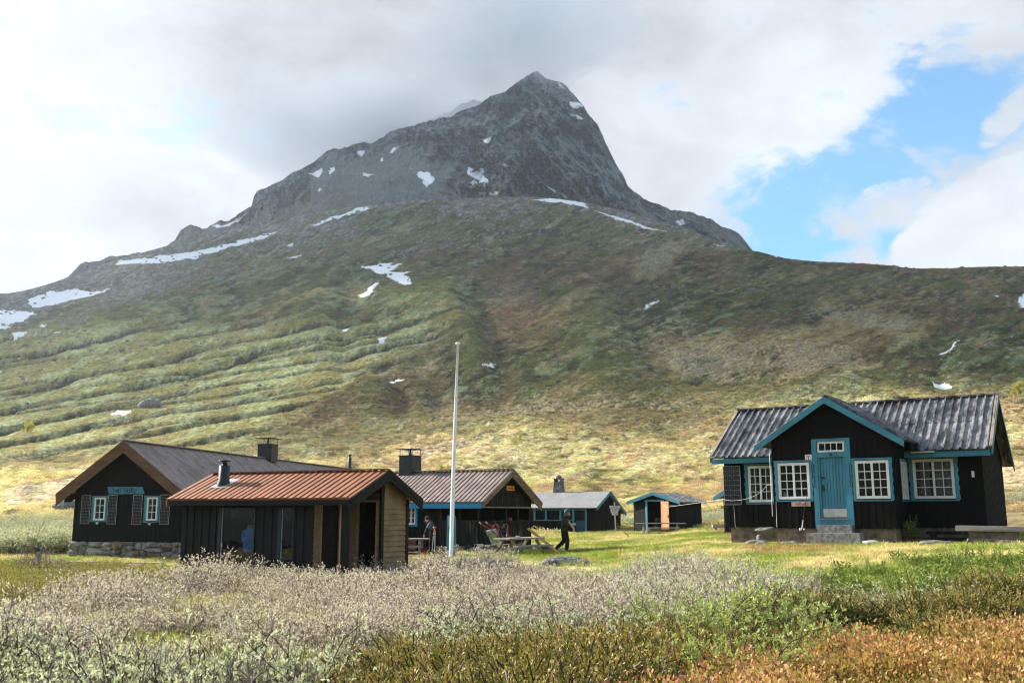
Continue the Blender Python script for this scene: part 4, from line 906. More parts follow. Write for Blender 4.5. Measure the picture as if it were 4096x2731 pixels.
# ================================================================== lodge A
A_ = house('lodge', -19.467, 44, .244, radians(10.67), 'large black lodge with long grey plank roof and stone base', 'lodge')
AW, AD, AH = 5.1, 28.3, 2.35; aslope = .745; RZ = 4.36
fA = Wall((0, 0), (1, 0), (0, -1)); lA = Wall((0, AD), (0, -1), (-1, 0)); rA = Wall((AW, 0), (0, 1), (1, 0))
tA = lambda a: RZ - .08 - aslope * abs(a - 2.5)
w1 = (.97, 1.53, .93, 1.93); w2 = (3.52, 4.04, .92, 1.93)
m = MB(); vboards(m, fA, AW, 0, tA, [w1, w2], brk=(2.5,), seed=11, pitch=.21); vboards(m, lA, AD, 0, tA(0), seed=12, pitch=.21); vboards(m, rA, AD, 0, tA(AW), seed=13, pitch=.21); vboards(m, Wall((AW, AD), (-1, 0), (0, 1)), AW, 0, tA, brk=(2.6,), seed=14)
m.build('wall', BLACK, A_)
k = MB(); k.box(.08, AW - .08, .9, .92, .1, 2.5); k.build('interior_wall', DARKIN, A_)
for w_ in (w1, w2): window(A_, fA, *w_, cols=2, rows=3, leaves=1, fr=.045, mun=.028, trim=TEAL, tw=(.13, .10), curtain=[(0, .45)] if w_ is w1 else [(0, .5), (.75, 1)])
roof_slope('roof', GREYROOF, A_, PY, -.5, AD + .3, -.58, RZ - aslope * 3.08, 2.5, RZ, pitch=.185, bw=.12, rise=.035)
roof_slope('roof', GREYROOF, A_, PY, -.5, AD + .3, 5.58, RZ - aslope * 3.08, 2.5, RZ, pitch=.185, bw=.12, rise=.035, seed=9)
m = MB(); m.bar((2.46, -.52, RZ + .055), (2.46, AD + .3, RZ + .055), .22, .03); m.bar((2.6, -.5, RZ + .035), (2.6, AD + .3, RZ + .035), .16, .03); m.build('ridge_board', GREYROOF, A_)
for b_ in (-.60, 5.6): barge('bargeboard', BARGE, A_, PY, -.50, b_, RZ + .04 - aslope * 3.1, 2.5, RZ + .04, h=.145, t=-.04, layers=4)
m = MB(); m.hexa([(-.2, -.48, 1.72), (.02, -.48, 1.88), (.02, 0, 1.88), (-.2, 0, 1.72), (-.2, -.48, 1.9), (.02, -.48, 2.1), (.02, 0, 2.1), (-.2, 0, 1.9)]); m.build('soffit', BLACK, A_)
for a0, a1, z0, z1 in ((.39, .83, .78, 2.02), (1.68, 2.12, .77, 2.02), (2.89, 3.34, .75, 2.02), (4.20, 4.66, .76, 2.04)): solar(A_, fA, a0, a1, z0, z1, nx=3, nz=8)
m = MB(); m.hexa([fA(1.70, .05, 2.07), fA(3.34, .05, 2.07), fA(3.34, .08, 2.07), fA(1.70, .08, 2.07), fA(1.60, .05, 2.38), fA(3.24, .05, 2.38), fA(3.24, .08, 2.38), fA(1.60, .08, 2.38)])
m.hexa([fA(3.34, .05, 2.07), fA(3.40, .05, 2.09), fA(3.40, .075, 2.09), fA(3.34, .075, 2.07), fA(3.24, .05, 2.38), fA(3.30, .05, 2.36), fA(3.30, .075, 2.36), fA(3.24, .075, 2.38)])
sg = m.build('name_board', TEAL, A_); sg['label'] = 'blue slanted name board with runic black letters'
m = MB(); GG = dict(G); GG['T'] = G['R_T']; strokes(m, fA, 'TORFINSBU', GG, 1.86, 2.115, .215, .095, .035, .085, .030); m.build('lettering', BLACKP, sg)
for x, z in ((1.19, .80), (3.72, .77)):
    m = MB(); fA.slab(m, x - .045, x + .045, .02, .06, z - .04, z + .05); m.tube([fA(x - .35, .03, z + .09), fA(x - .1, .03, z + .06), fA(x, .03, z + .03), fA(x + .1, .03, z + .06), fA(x + .35, .03, z + .09)], .006, 5); m.build('junction_box', CREAM, A_)
# rubble base
m = MB(); r = random.Random(5)
m.box(.02, AW - .05, .02, 1.0, -.95, -.01, 1); m.box(.02, .5, .02, AD, -.95, -.01, 1)
STB = simple('brown_field_stone', (.17, .12, .085), .85, .25, var=.45, scale=3, bump=.5); STP = simple('pale_field_stone', (.30, .28, .25), .85, .25, var=.35, scale=4, bump=.5)
z = -.0; x = -.16
while x < AW + .05:
    w0 = r.uniform(.30, .75); z = r.uniform(-.03, .02)
    while z > -.95:
        h0 = r.uniform(.14, .42); n_ = 2 if (w0 > .5 and r.random() < .5) else 1
        for q_ in range(n_):
            ww_ = w0 / n_ * r.uniform(.95, 1.2); s = blob_stone((x + w0 * (q_ + .5) / n_ + r.uniform(-.07, .07), -.01, z - h0 / 2), .5, seed=r.randint(1, 999), n=6, squash=(ww_ * 1.06, .30 * r.uniform(.8, 1.15), h0 * 1.1)); m.add(s.v, s.f, r.choice((0, 0, 2, 3)))
        z -= h0 * .95
    x += w0
m.build('foundation', [STONE, MORTAR, STB, STP], A_)
chimney(A_, 2.5, 14.3, RZ - .15, .88, .98, .36); o = stove_pipe(A_, 2.5, 28.2, RZ - .1, 1.15, .13, cap=False)
m = MB(); m.tube([(2.5, 28.2, RZ + .55), (1.6, 28.2, RZ - .5)], .012, 5); m.tube([(2.5, 28.2, RZ + .55), (3.5, 28.2, RZ - .5)], .012, 5); m.build('guy_rod', IRON, o)

# ================================================================== cabin B (orange roof)
B_ = house('sauna_cabin', -9.31, 28, -.07, radians(25), 'low charcoal cabin with new orange plank roof and big picture window')
BW, BD = 5.6, 2.9; rz = 2.70; bs = .425
fB = Wall((0, 0), (1, 0), (0, -1)); rB = Wall((BW, 0), (0, 1), (1, 0)); lB = Wall((0, BD), (0, -1), (-1, 0)); bB = Wall((BW, BD), (-1, 0), (0, 1))
tB = lambda a: rz - .07 - bs * abs(a - BD / 2)
bw1 = (1.35, 2.57, .22, 1.68); bw2 = (3.40, 3.87, .34, 1.68)
m = MB(); vboards(m, fB, 4.5, -.35, 2.0, [bw1, bw2], seed=21, pitch=.27, bw=.17); vboards(m, lB, BD, -.35, tB, brk=(BD / 2,), seed=22, pitch=.27); vboards(m, bB, BW, -.35, 2.0, seed=23, pitch=.27)
m.build('wall', CHAR, B_)
# recessed entrance at the right-hand front corner
inn = Wall((4.5, 0), (0, 1), (1, 0)); ibk = Wall((4.5, 1.55), (1, 0), (0, -1))
m = MB(); hboards(m, inn, 1.55, -.35, 2.1, bh=.13, holes=[(.35, 1.2, -.4, 1.85)]); hboards(m, ibk, 1.1, -.35, 2.1, bh=.13, holes=[(.38, .96, -.4, 1.86)]); hboards(m, rB, BD, -.35, 2.62, s0=1.62, bh=.145, clip=lambda z: (1.62, min(BD, BD / 2 + (rz - .07 - z) / bs))); m.build('cladding', OLIVEB, B_)
m = MB(); m.box(4.5, BW, 1.62, BD, -.4, -.2); m.box(4.6, 4.9, 1.9, 2.6, -.2, 1.9); m.build('inner_wall', DARKIN, B_)
m = MB(); m.box(5.38, 5.54, .02, .18, -.35, 1.85); m.box(BW - .02, BW + .05, 1.50, 1.64, -.35, 2.42); m.box(BW - .02, BW + .05, BD - .08, BD + .05, -.35, 1.95); m.box(4.42, 4.52, -.03, .02, -.35, 1.9); m.build('corner_post', CHAR, B_)
m = MB(); m.box(5.335, 5.36, .02, .05, -.35, 1.85); m.box(5.12, 5.16, .3, .33, -.35, 1.95); ibk.slab(m, .34, .38, -.03, .04, -.35, 1.9); ibk.slab(m, .96, 1.0, -.03, .04, -.35, 1.9); ibk.slab(m, .38, .96, -.03, .04, 1.86, 1.9); inn.slab(m, .31, .35, -.03, .04, -.35, 1.88); inn.slab(m, 1.2, 1.24, -.03, .04, -.35, 1.88); m.build('door_frame', simple('pale_pine_edge', (.36, .23, .13), .6), B_)
m = MB(); fB.slab(m, 1.25, 2.62, .0, .05, .165, .20); fB.slab(m, 3.1, 4.4, .0, .05, .10, .135); m.build('sill_board', simple('oiled_sill_board', (.30, .15, .075), .6), B_)
for w_, lb in ((bw1, 'large dark picture window'), (bw2, 'narrow tall dark window')):
    fm = MB(); a0, a1, z0, z1 = w_; e = .07
    for x0, x1, y0, y1 in ((a0 - .02, a0 + e, z0, z1 + .02), (a1 - .015, a1 + .03, z0, z1 + .02), (a0 + e, a1 - .015, z1 - .015, z1 + .03), (a0 + e, a1 - .015, z0, z0 + .04)): fB.slab(fm, x0, x1, -.06, .035, y0, y1)
    wo_ = fm.build('window', BLACKP, B_); wo_['label'] = lb
    gm = MB(); gm.add([fB(a0 + e, -.03, z0 + .04), fB(a1 - .015, -.03, z0 + .04), fB(a1 - .015, -.03, z1 - .015), fB(a0 + e, -.03, z1 - .015)], [(0, 1, 2, 3)]); gm.build('pane', GLASS, wo_)
    fm = MB(); fB.slab(fm, a0 + e, a0 + e + .02, -.028, -.0, z0 + .04, z1 - .015); fm.build('spacer_strip', simple('pale_green_seal', (.25, .36, .36), .4), wo_)
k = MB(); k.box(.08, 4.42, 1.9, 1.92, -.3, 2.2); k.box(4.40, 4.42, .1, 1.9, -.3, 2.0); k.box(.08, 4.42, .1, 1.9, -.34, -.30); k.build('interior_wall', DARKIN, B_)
roof_slope('roof', REDWOOD, B_, PX, -.27, BW + .30, -.33, rz - bs * (BD / 2 + .33), BD / 2, rz, pitch=.21, bw=.125, rise=.03)
roof_slope('roof', REDWOOD, B_, PX, -.27, BW + .30, BD + .33, rz - bs * (BD / 2 + .33), BD / 2, rz, pitch=.21, bw=.125, rise=.03, seed=5)
m = MB(); m.bar((-.27, BD / 2 - .06, rz + .045), (BW + .31, BD / 2 - .06, rz + .045), .2, .025); m.build('ridge_board', REDWOOD, B_)
ez = rz - bs * (BD / 2 + .35)
for b_ in (-.35, BD + .35): barge('bargeboard', CHAR, B_, PX, BW + .30, b_, ez + .02, BD / 2, rz + .02, h=.15, t=.045, layers=2)
for b_ in (-.35, BD + .35): barge('bargeboard', simple('pine_barge_end', (.30, .16, .08), .6), B_, PX, -.27, b_, ez + .02, BD / 2, rz + .02, h=.22, t=-.04)
m = MB(); m.box(-.2, BW + .28, -.36, -.325, ez - .17, ez - .04); m.build('fascia', CHAR, B_)
m = MB(); m.box(4.3, BW, 0, 1.5, ez - .02, ez); m.box(-.2, BW + .25, -.32, 0, ez - .16, ez - .14); m.build('soffit', CHAR, B_)
zr = rz - bs * (BD / 2 - .62)
o = stove_pipe(B_, .88, .62, zr - .06, .78, .155); m = MB(); d = bs
m.hexa([(.60, .36, zr - d * .26 + .035), (1.18, .36, zr - d * .26 + .035), (1.18, .95, zr + d * .33 + .035), (.60, .95, zr + d * .33 + .035), (.60, .36, zr - d * .26 + .045), (1.18, .36, zr - d * .26 + .045), (1.18, .95, zr + d * .33 + .045), (.60, .95, zr + d * .33 + .045)]); m.build('flashing', ALU, o)
m = MB(); m.box(5.21, 5.24, .3, .33, 1.15, 1.35); m.build('thermometer', WHITEP, B_)

# ================================================================== house C (veranda)
C_ = house('veranda_house', -8.3, 44, .27, radians(29), 'dark house with faded plank roof, bright blue fascia and open veranda', 'house')
CW, CD = 8.0, 4.4; cs = .53; cz = 3.02; cr = CD / 2
fC = Wall((0, 0), (1, 0), (0, -1)); rC = Wall((CW, 0), (0, 1), (1, 0)); bC = Wall((CW, CD), (-1, 0), (0, 1)); lC = Wall((0, CD), (0, -1), (-1, 0))
cw = (4.40, 4.86, .74, 1.52); z_b = -.35
m = MB(); vboards(m, fC, 6.0, z_b, 1.9, [cw], seed=31, pitch=.22); vboards(m, bC, 6.2, z_b, 1.9, seed=32); vboards(m, lC, CD, z_b, lambda a: cz - .08 - cs * abs(a - cr), brk=(cr,), seed=33); vboards(m, Wall((6.0, 0), (0, 1), (1, 0)), CD, z_b, lambda a: cz - .08 - cs * abs(a - cr), [(1.4, 2.3, -.3, 1.6)], brk=(cr,), seed=34); m.build('wall', BLACK, C_)
m = MB(); vboards(m, fC, CW, z_b, .88, s0=6.03, seed=35, pitch=.15, bw=.09); vboards(m, rC, CD, z_b, .86, seed=36, pitch=.15, bw=.09)
vboards(m, rC, CD, 1.47, lambda a: cz - .1 - cs * abs(a - cr), brk=(cr,), seed=37, pitch=.15, bw=.09); m.build('veranda_cladding', BROWNB, C_)
m = MB(); m.box(6.03, CW + .05, -.06, .03, .88, .93); m.box(CW - .03, CW + .06, .03, CD + .05, .86, .91)
for x in (6.1, 7.05, 7.93): m.box(x - .04, x + .04, -.02, .05, .93, 1.75)
for y, w_ in ((1.1, .03), (2.22, .1), (3.26, .1), (4.3, .07)): m.box(CW - .06, CW + .0, y - w_ / 2, y + w_ / 2, .91, 1.47)
m.box(6.2, 6.24, CD - .04, CD, .9, 1.9); m.build('veranda_rail', BROWNB, C_)
m = MB(); rC.slab(m, .2, CD, .02, .045, 1.43, 1.48); m.build('beam', PLANK, C_)
m = MB(); m.box(6.06, CW - .02, .03, CD, z_b, .02); m.build('veranda_floor', DARKIN, C_)
k = MB(); k.box(.08, 5.9, 1.5, 1.52, z_b, 2.1); k.build('interior_wall', GREENIN, C_)
window(C_, fC, *cw, cols=1, rows=3, leaves=2, fr=.03, mun=.02, trim=SKYB, tw=(.08, .12))
window(C_, Wall((CW - .5, CD - .02), (1, 0), (0, -1)), -.12, .30, .88, 1.47, cols=1, rows=1, leaves=1, wood_=TEAL)
roof_slope('roof', PINKROOF, C_, PX, -.3, CW + .35, -.37, cz - cs * (cr + .37), cr, cz, pitch=.225, bw=.14, rise=.035)
roof_slope('roof', PINKROOF, C_, PX, -.3, CW + .35, CD + .37, cz - cs * (cr + .37), cr, cz, pitch=.225, bw=.14, rise=.035, seed=4)
m = MB(); m.bar((-.3, cr - .07, cz + .055), (CW + .36, cr - .07, cz + .055), .22, .03); m.build('ridge_board', PINKROOF, C_)
ez = cz - cs * (cr + .39)
for b_ in (-.39, CD + .39): barge('bargeboard', BARGEC, C_, PX, CW + .36, b_, ez + .03, cr, cz + .03, h=.13, t=.04, layers=2 if b_ < 0 else 3)
m = MB(); m.box(-.2, CW + .33, -.40, -.36, ez - .24, ez - .04); m.build('fascia', SKYB, C_)
chimney(C_, 3.0, 2.2, cz - .15, .72, .88, .30)
m = MB(); rC.slab(m, 2.15, 2.84, .03, .05, 2.17, 2.37); sg = m.build('name_board', ORANGEP, C_); sg['label'] = 'small orange board with dark lettering under the gable'
text_mesh('lettering', 'Torfinsbu ↑', .13, BLACKP, sg, rC, 2.21, 2.225, .051)
m = MB(); vb = 1.62 ; rC.slab(m, 1.2, 3.3, .01, .03, 2.08, 2.42); m.build('gable_board', BROWNB, C_)
m = MB()
for i, (x, y) in enumerate(((6.2, -.35), (7.0, -.4), (7.9, -.45), (8.25, .3), (8.3, 1.2))): m.box(x - .42, x + .38, y, y + .3, -.5, -.12 + .02 * (i % 2))
o = m.build('paving_edge', CONCG, C_)

# ================================================================== house D (grey shingles)
D_h = house('shingle_cabin', -.45, 72, .25, radians(28), 'far black cabin with pale grey roof and blue barge boards')
DW, DD = 7.0, 4.8; dr_z = 2.76; rb = 2.2
fD = Wall((0, 0), (1, 0), (0, -1)); rD = Wall((DW, 0), (0, 1), (1, 0)); bD = Wall((DW, DD), (-1, 0), (0, 1))
eFz, eBz = 1.60, 1.22
tD = lambda a: (dr_z - .07 - (rb - a) / (rb + .33) * (dr_z - eFz)) if a < rb else (dr_z - .07 - (a - rb) / (DD + .33 - rb) * (dr_z - eBz))
m = MB(); hl = (2.25, 6.30, .72, 1.46); vboards(m, fD, DW, -.3, 1.66, [hl, (5.4, 6.3, -.4, .8)], seed=41, pitch=.24, bw=.15); vboards(m, rD, DD, -.3, tD, brk=(rb,), seed=42, pitch=.24, bw=.15); vboards(m, bD, DW, -.3, 1.4, seed=43, pitch=.3)
vboards(m, Wall((0, DD), (0, -1), (-1, 0)), DD, -.3, lambda a: tD(DD - a), brk=(DD - rb,), seed=44, pitch=.3); m.build('wall', BLACK, D_h)
m = MB(); fD.slab(m, 2.2, 6.42, .02, .06, 1.42, 1.5); fD.slab(m, 2.3, 5.45, .02, .06, .70, .75)
for x in (2.35, 3.25, 4.4, 5.40, 6.36): 
    for i in range(6): fD.slab(m, x - .075 + .015 * (i % 2), x + .075 - .015 * (i % 2), -.02, .05, .75 + i * .1115, .75 + (i + 1) * .1115)
for x in (5.40, 6.36): fD.slab(m, x - .05, x + .05, -.02, .05, -.3, .75)
m.build('veranda_frame', TEAL, D_h)
m = MB(); ww = Wall((0, .9), (1, 0), (0, -1)); vboards(m, ww, DW, -.3, 1.6, seed=45); m.build('inner_wall', simple('dark_blue_inner_wall', (.014, .035, .055), .7), D_h)
m = MB(); ww.slab(m, 4.15, 4.9, .03, .06, .7, 1.4); DRF = simple('dark_red_frame', (.09, .018, .014), .6); m.build('window_frame', DRF, D_h); m = MB(); ww.slab(m, 5.55, 6.2, .03, .06, .3, 1.45); m.build('door_pane_frame', DRF, D_h)
m = MB(); ww.slab(m, 4.6, 4.75, .06, .07, .98, 1.28); m.build('notice', WHITEP, D_h)
m = MB(); fD.slab(m, 5.46, 6.30, -.25, -.22, -.3, .70); m.build('door', simple('blue_grey_door', (.03, .075, .11), .6), D_h)
roof_slope('roof', SHINGLE, D_h, PX, -.3, DW + .30, -.33, eFz, rb, dr_z, kind='flat', th=.06); roof_slope('roof', SHINGLE, D_h, PX, -.3, DW + .3, DD + .33, eBz, rb, dr_z, kind='flat', th=.06)
barge('bargeboard', TEALH, D_h, PX, DW + .30, -.34, eFz + .03, rb, dr_z + .03, h=.12, t=.05, layers=2); barge('bargeboard', TEALH, D_h, PX, DW + .30, DD + .34, eBz + .03, rb, dr_z + .03, h=.12, t=.05, layers=2)
m = MB()
m.hexa([(2.80, 2.05, 2.5), (3.50, 2.05, 2.5), (3.50, 2.75, 2.5), (2.80, 2.75, 2.5), (2.88, 2.12, 3.5), (3.42, 2.12, 3.5), (3.42, 2.68, 3.5), (2.88, 2.68, 3.5)])
for x in (2.92, 3.38): m.box(x - .06, x + .06, 2.15, 2.65, 3.5, 3.68)
m.box(2.85, 3.45, 2.1, 2.7, 3.68, 3.75); s = blob_stone((3.15, 2.4, 3.85), .2, 3, 8, (1, 1, .75)); m.add(s.v, s.f); m.build('chimney', simple('grey_stone_chimney', (.13, .13, .125), .9, .2, var=.45, scale=4, bump=.4), D_h)

# ================================================================== shed E
E_h = house('tool_shed', 8.276, 67, .42, radians(48.5), 'small black shed with low blue gable and an open pine door', 'shed')
EW, ED = 3.7, 2.5; erz = 2.40; es = .268
fE = Wall((0, 0), (1, 0), (0, -1)); rE = Wall((EW, 0), (0, 1), (1, 0)); lE = Wall((0, ED), (0, -1), (-1, 0)); bE = Wall((EW, ED), (-1, 0), (0, 1))
tE = lambda a: erz - .05 - es * abs(a - EW / 2)
m = MB(); hboards(m, fE, EW, -.3, erz - .06, holes=[(1.14, 2.42, -.4, 1.84)], bh=.13, clip=lambda z: (max(0, EW / 2 - (erz - .05 - z) / es), min(EW, EW / 2 + (erz - .05 - z) / es)))
hboards(m, rE, ED, -.3, tE(EW), bh=.13); hboards(m, lE, ED, -.3, tE(0), bh=.13); hboards(m, bE, EW, -.3, tE(0), bh=.2)
m.box(-.03, .08, -.03, .05, -.3, tE(0)); m.box(EW - .05, EW + .03, -.03, .05, -.3, tE(EW)); m.box(EW - .02, EW + .03, ED - .7, ED - .64, -.3, tE(EW)); m.build('wall', BLACKH, E_h)
roof_slope('roof', TIN, E_h, PY, -.25, ED + .1, -.42, erz - es * (EW / 2 + .42), EW / 2, erz, kind='boards', pitch=.5, bw=.3); roof_slope('roof', TIN, E_h, PY, -.25, ED + .1, EW + .42, erz - es * (EW / 2 + .42), EW / 2, erz, kind='boards', pitch=.5, bw=.3)
ez = erz - es * (EW / 2 + .44)
for b_ in (-.44, EW + .44): barge('bargeboard', TEALH, E_h, PY, -.25, b_, ez + .05, EW / 2, erz + .05, h=.115, t=-.04, layers=2)
m = MB(); m.box(EW + .38, EW + .40, -.2, ED, ez - .08, ez - .0); m.build('fascia', PLANK, E_h)
m = MB(); fE.slab(m, 1.03, 1.2, .0, .05, -.1, 1.82); fE.slab(m, .98, 2.62, .0, .05, 1.82, 1.92); m.build('door_frame', TEAL, E_h)
m = MB(); c0, s0_ = cos(radians(-20)), sin(radians(-20)); dd_ = Wall((2.42, -.05), (cos(radians(15)), -sin(radians(15))), (-sin(radians(15)), -cos(radians(15))))
dd_.slab(m, 0, .85, 0, .03, 0, 1.82)
for a0, a1, z0, z1 in ((0, .1, 0, 1.82), (.75, .85, 0, 1.82), (.1, .75, 0, .2), (.1, .75, .55, .62), (.1, .75, 1.1, 1.18), (.1, .75, 1.7, 1.82)): dd_.slab(m, a0, a1, .03, .045, z0, z1)
dr2 = m.build('door', DOORIN, E_h); m = MB(); dd_.slab(m, .78, .82, .045, .08, .75, .95); m.build('door_handle', BLACKP, dr2)
k = MB(); k.box(.1, EW - .1, 1.9, 1.92, -.2, 2.0); k.box(.1, EW - .1, .1, 1.9, -.2, 0.0); k.build('inner_wall', DARKIN, E_h)
k = MB(); k.box(1.2, 2.4, .55, .9, .46, .50); k.box(1.2, 2.4, .55, .9, 1.06, 1.1); k.build('shelf', DARKIN, E_h)
SG = simple('stored_goods', (.08, .08, .085), .8, var=.5, scale=5)
for b_ in ((1.3, 1.6, .5, .7, .0, .25), (1.75, 2.0, .56, .75, .5, .8), (1.3, 1.5, .6, .8, .5, .75), (2.0, 2.3, .6, .9, 1.1, 1.35)): k = MB(); k.box(*b_); k.build('stored_box', SG, E_h)
# small outhouse hidden behind the blue-door cabin
O_h = house('outhouse', 9.45, 45, .55, radians(40), 'shed behind the blue door cabin, only a blue gable tip showing', 'shed')
m = MB(); vboards(m, Wall((.2, 0), (1, 0), (0, -1)), 2.0, -.3, 1.75, seed=51); vboards(m, Wall((.2, 2.2), (0, -1), (-1, 0)), 2.2, -.3, 1.75, seed=52); vboards(m, Wall((2.2, 0), (0, 1), (1, 0)), 2.2, -.3, 1.75, seed=53); vboards(m, Wall((2.2, 2.2), (-1, 0), (0, 1)), 2.0, -.3, 1.75, seed=54); m.build('wall', BLACK, O_h)
roof_slope('roof', TIN, O_h, PY, -.3, 2.4, -.1, 1.62, 1.2, 2.3, kind='flat'); roof_slope('roof', TIN, O_h, PY, -.3, 2.4, 2.5, 1.62, 1.2, 2.3, kind='flat')
barge('bargeboard', TEALH, O_h, PY, -.3, -.12, 1.66, 1.2, 2.35, h=.2, t=-.04, layers=1); barge('bargeboard', TEALH, O_h, PY, -.3, 2.52, 1.66, 1.2, 2.35, h=.2, t=-.04)
# ================================================================== things in the yard
def gsolve(u, v):
    t, s = ray(u, v); ys = np.geomspace(5, 700, 4000); d = ground(t * ys, ys) - (CZ + s * ys); k = np.argmax(d > 0); y = ys[max(k, 1)]
    return t * y, y, gz(t * y, y)
def place(u, v, y): t, s = ray(u, v); return t * y, y, CZ + s * y
# ---- flagpole
fx, fy = -2.27, 37.0; fz = gz(fx, fy)
fp = empty('flagpole', (fx, fy, fz), 0, 'tall white flagpole held between blue planks in the yard', 'flagpole')
m = MB(); m.tube([(0, -.02, -.3), (.05, -.02, 2.2), (.115, -.02, 5.2), (.19, -.02, 7.95)], [.085, .078, .062, .042], 14); m.build('pole', POLEW, fp, True)
m = MB(); m.lathe([(0, 0), (.05, 0), (.095, .03), (.095, .08), (.05, .1), (0, .11)], (.19, -.02, 7.94), 14); m.build('finial', POLEW, fp, True)
for s in (-1, 1):
    m = MB(); c = .105 if s > 0 else -.115; w_ = .085 if s > 0 else .062
    m.hexa([(c - w_, .0, -.3), (c + w_, .0, -.3), (c + w_, .16, -.3), (c - w_, .16, -.3), (c - w_ + .02, .0, 1.43), (c + w_ - .02, .0, 1.40 if s > 0 else 1.43), (c + w_ - .02, .16, 1.40), (c - w_ + .02, .16, 1.43)])
    m.hexa([(c - w_ + .02, .0, 1.43), (c + w_ - .02, .0, 1.40), (c + w_ - .02, .16, 1.40), (c - w_ + .02, .16, 1.43), (c - w_ * .4 * (1 if s < 0 else 1), .0, 1.49), (c + w_ * .3, .0, 1.48), (c + w_ * .3, .16, 1.48), (c - w_ * .4, .16, 1.49)])
    o = m.build('support_plank', TEAL, fp)
m = MB(); m.bar((.0, .08, .9), (.0, .15, .9), .26, .08); m.build('crossbar', TEAL, fp)
m = MB()
for i in range(7): m.tube([(-.04 + .015 * (i % 2), -.12, 1.48 - .045 * i), (-.06 - .02 * (i % 2), -.14, 1.44 - .045 * i), (-.03, -.12, 1.40 - .05 * i)], .016, 6)
m.tube([(.0, -.1, 1.5), (.10, -.11, 5), (.16, -.08, 7.8)], .005, 4); m.build('halyard', cloth('rope', (.5, .48, .42)), fp, True)

# ---- picnic tables
def picnic(name, x, y, yaw, L, W2, h, label, mat=PLANK, skew=0, z=None):
    t = empty(name, (x, y, gz(x, y) if z is None else z), yaw, label, 'table', 'wooden tables in the yard'); q = L / 2
    m = MB(); n = 4
    for i in range(n): m.box(-q, q, -W2 / 2 + W2 * i / n + .006, -W2 / 2 + W2 * (i + 1) / n - .006, h - .065, h)
    m.build('table_top', mat, t)
    for s in (-1, 1):
        b = MB(); b.box(-q, q, s * (W2 / 2 + .30) - .13, s * (W2 / 2 + .30) + .13, h * .58 - .06, h * .58); b.build('bench_seat', mat, t)
    for s in (-1, 1):
        xx = s * (q - .32)
        for e in (-1, 1):
            b = MB(); b.bar((xx, e * W2 * .28, h - .07), (xx, e * (W2 / 2 + .26), -.06), .12, .05, up=(1, 0, 0)); b.build('leg', mat, t)
        b = MB(); b.bar((xx + .05, -(W2 / 2 + .42), h * .58 - .12), (xx + .05, (W2 / 2 + .42), h * .58 - .12), .045, .12); b.build('crossbar', mat, t)
    b = MB(); b.bar((-q + .4, 0, h * .45), (-q + .85, 0, h - .07), .09, .04); b.build('brace', mat, t)
    return t
T2 = picnic('picnic_table', .28, 37.3, radians(50), 2.1, .78, .62, 'grey A-frame picnic table with a white bowl, right of the flagpole')
m = MB(); m.lathe([(0, 0), (.05, 0), (.085, .055), (.10, .06), (.08, .05), (0, .01)], (0, 0, 0), 16); bo = m.build('bowl', WHITEP, None, True); bo.location = (.22, 37.3, T2.location.z + .622)
tag(bo, 'small white bowl on the picnic table', 'bowl')
# trestle-like table before the veranda
tx_, ty_ = -4.0, 39.3; tz = gz(tx_, ty_)
T1 = empty('yard_table', (tx_, ty_, tz), radians(-2), 'rough grey table loaded with gear near the bending person', 'table', 'wooden tables in the yard')
m = MB(); m.box(-1.0, .72, -.36, .36, .54, .595); m.build('table_top', PLANK, T1)
for x in (-.63, .40):
    m = MB(); m.box(x - .055, x + .055, -.34, -.28, -.1, .54); m.build('leg', PLANK, T1); m = MB(); m.box(x - .055, x + .055, .28, .34, -.1, .54); m.build('leg', PLANK, T1)
m = MB(); m.box(-.78, .52, -.38, -.34, .25, .33); m.build('crossbar', PLANK, T1)
m = MB(); m.box(-1.0, .1, .3, .55, .14, .19); m.build('lower_shelf', PLANK, T1)
# table by the shed
px_, py_, _ = place(2645, 2132, 60.5)
T3 = empty('shed_table', (px_, py_, gz(px_, py_)), radians(-4), 'long weathered table with attached bench in front of the shed', 'table', 'wooden tables in the yard')
m = MB(); m.box(-1.5, 1.5, -.1, .6, .60, .66); m.build('table_top', PLANK, T3)
m = MB(); m.box(-.9, 1.05, -.75, -.45, .34, .40); m.build('bench_seat', PLANK, T3)
m = MB(); m.box(-.7, 1.0, -.46, -.42, .15, .3); m.build('crossbar', PLANK, T3)
for x in (-1.05, 1.0):
    for e in (-1, 1): m = MB(); m.bar((x, .25 + e * .1, .6), (x, .25 + e * .62, -.05), .14, .07, up=(1, 0, 0)); m.build('leg', PLANK, T3)
for x in (-.8, .85): m = MB(); m.box(x - .09, x + .09, -.72, -.5, -.05, .34); m.build('leg', PLANK, T3)
# ---- wheelbarrow leaning on the veranda
wx, wy = -.62, 38.9; wz = gz(wx, wy)
wb_ = empty('wheelbarrow', (wx, wy, wz), 0, 'wheelbarrow with red tube frame tipped up against the veranda wall', 'wheelbarrow')
m = MB(); A0 = [(-.38, -.05, .86), (.02, -.1, .90), (.30, .05, .22), (-.05, .1, .0)]; A1 = [(-.30, -.35, .80), (.05, -.35, .80), (.22, -.25, .20), (-.02, -.25, .05)]
m.add([(-.40, -.3, .80), (-.02, -.34, .86), (.0, .28, .90), (-.38, .30, .84), (-.02, -.16, .0), (.30, -.18, .10), (.30, .14, .12), (0, .14, .02)], [(0, 1, 2, 3), (0, 4, 5, 1), (1, 5, 6, 2), (2, 6, 7, 3), (3, 7, 4, 0), (4, 7, 6, 5)])
m.tube([(-.40, -.3, .80), (-.02, -.34, .86), (.0, .28, .90), (-.38, .30, .84), (-.40, -.3, .80)], .014, 6, cap=False); o = m.build('tray', GALV, wb_)
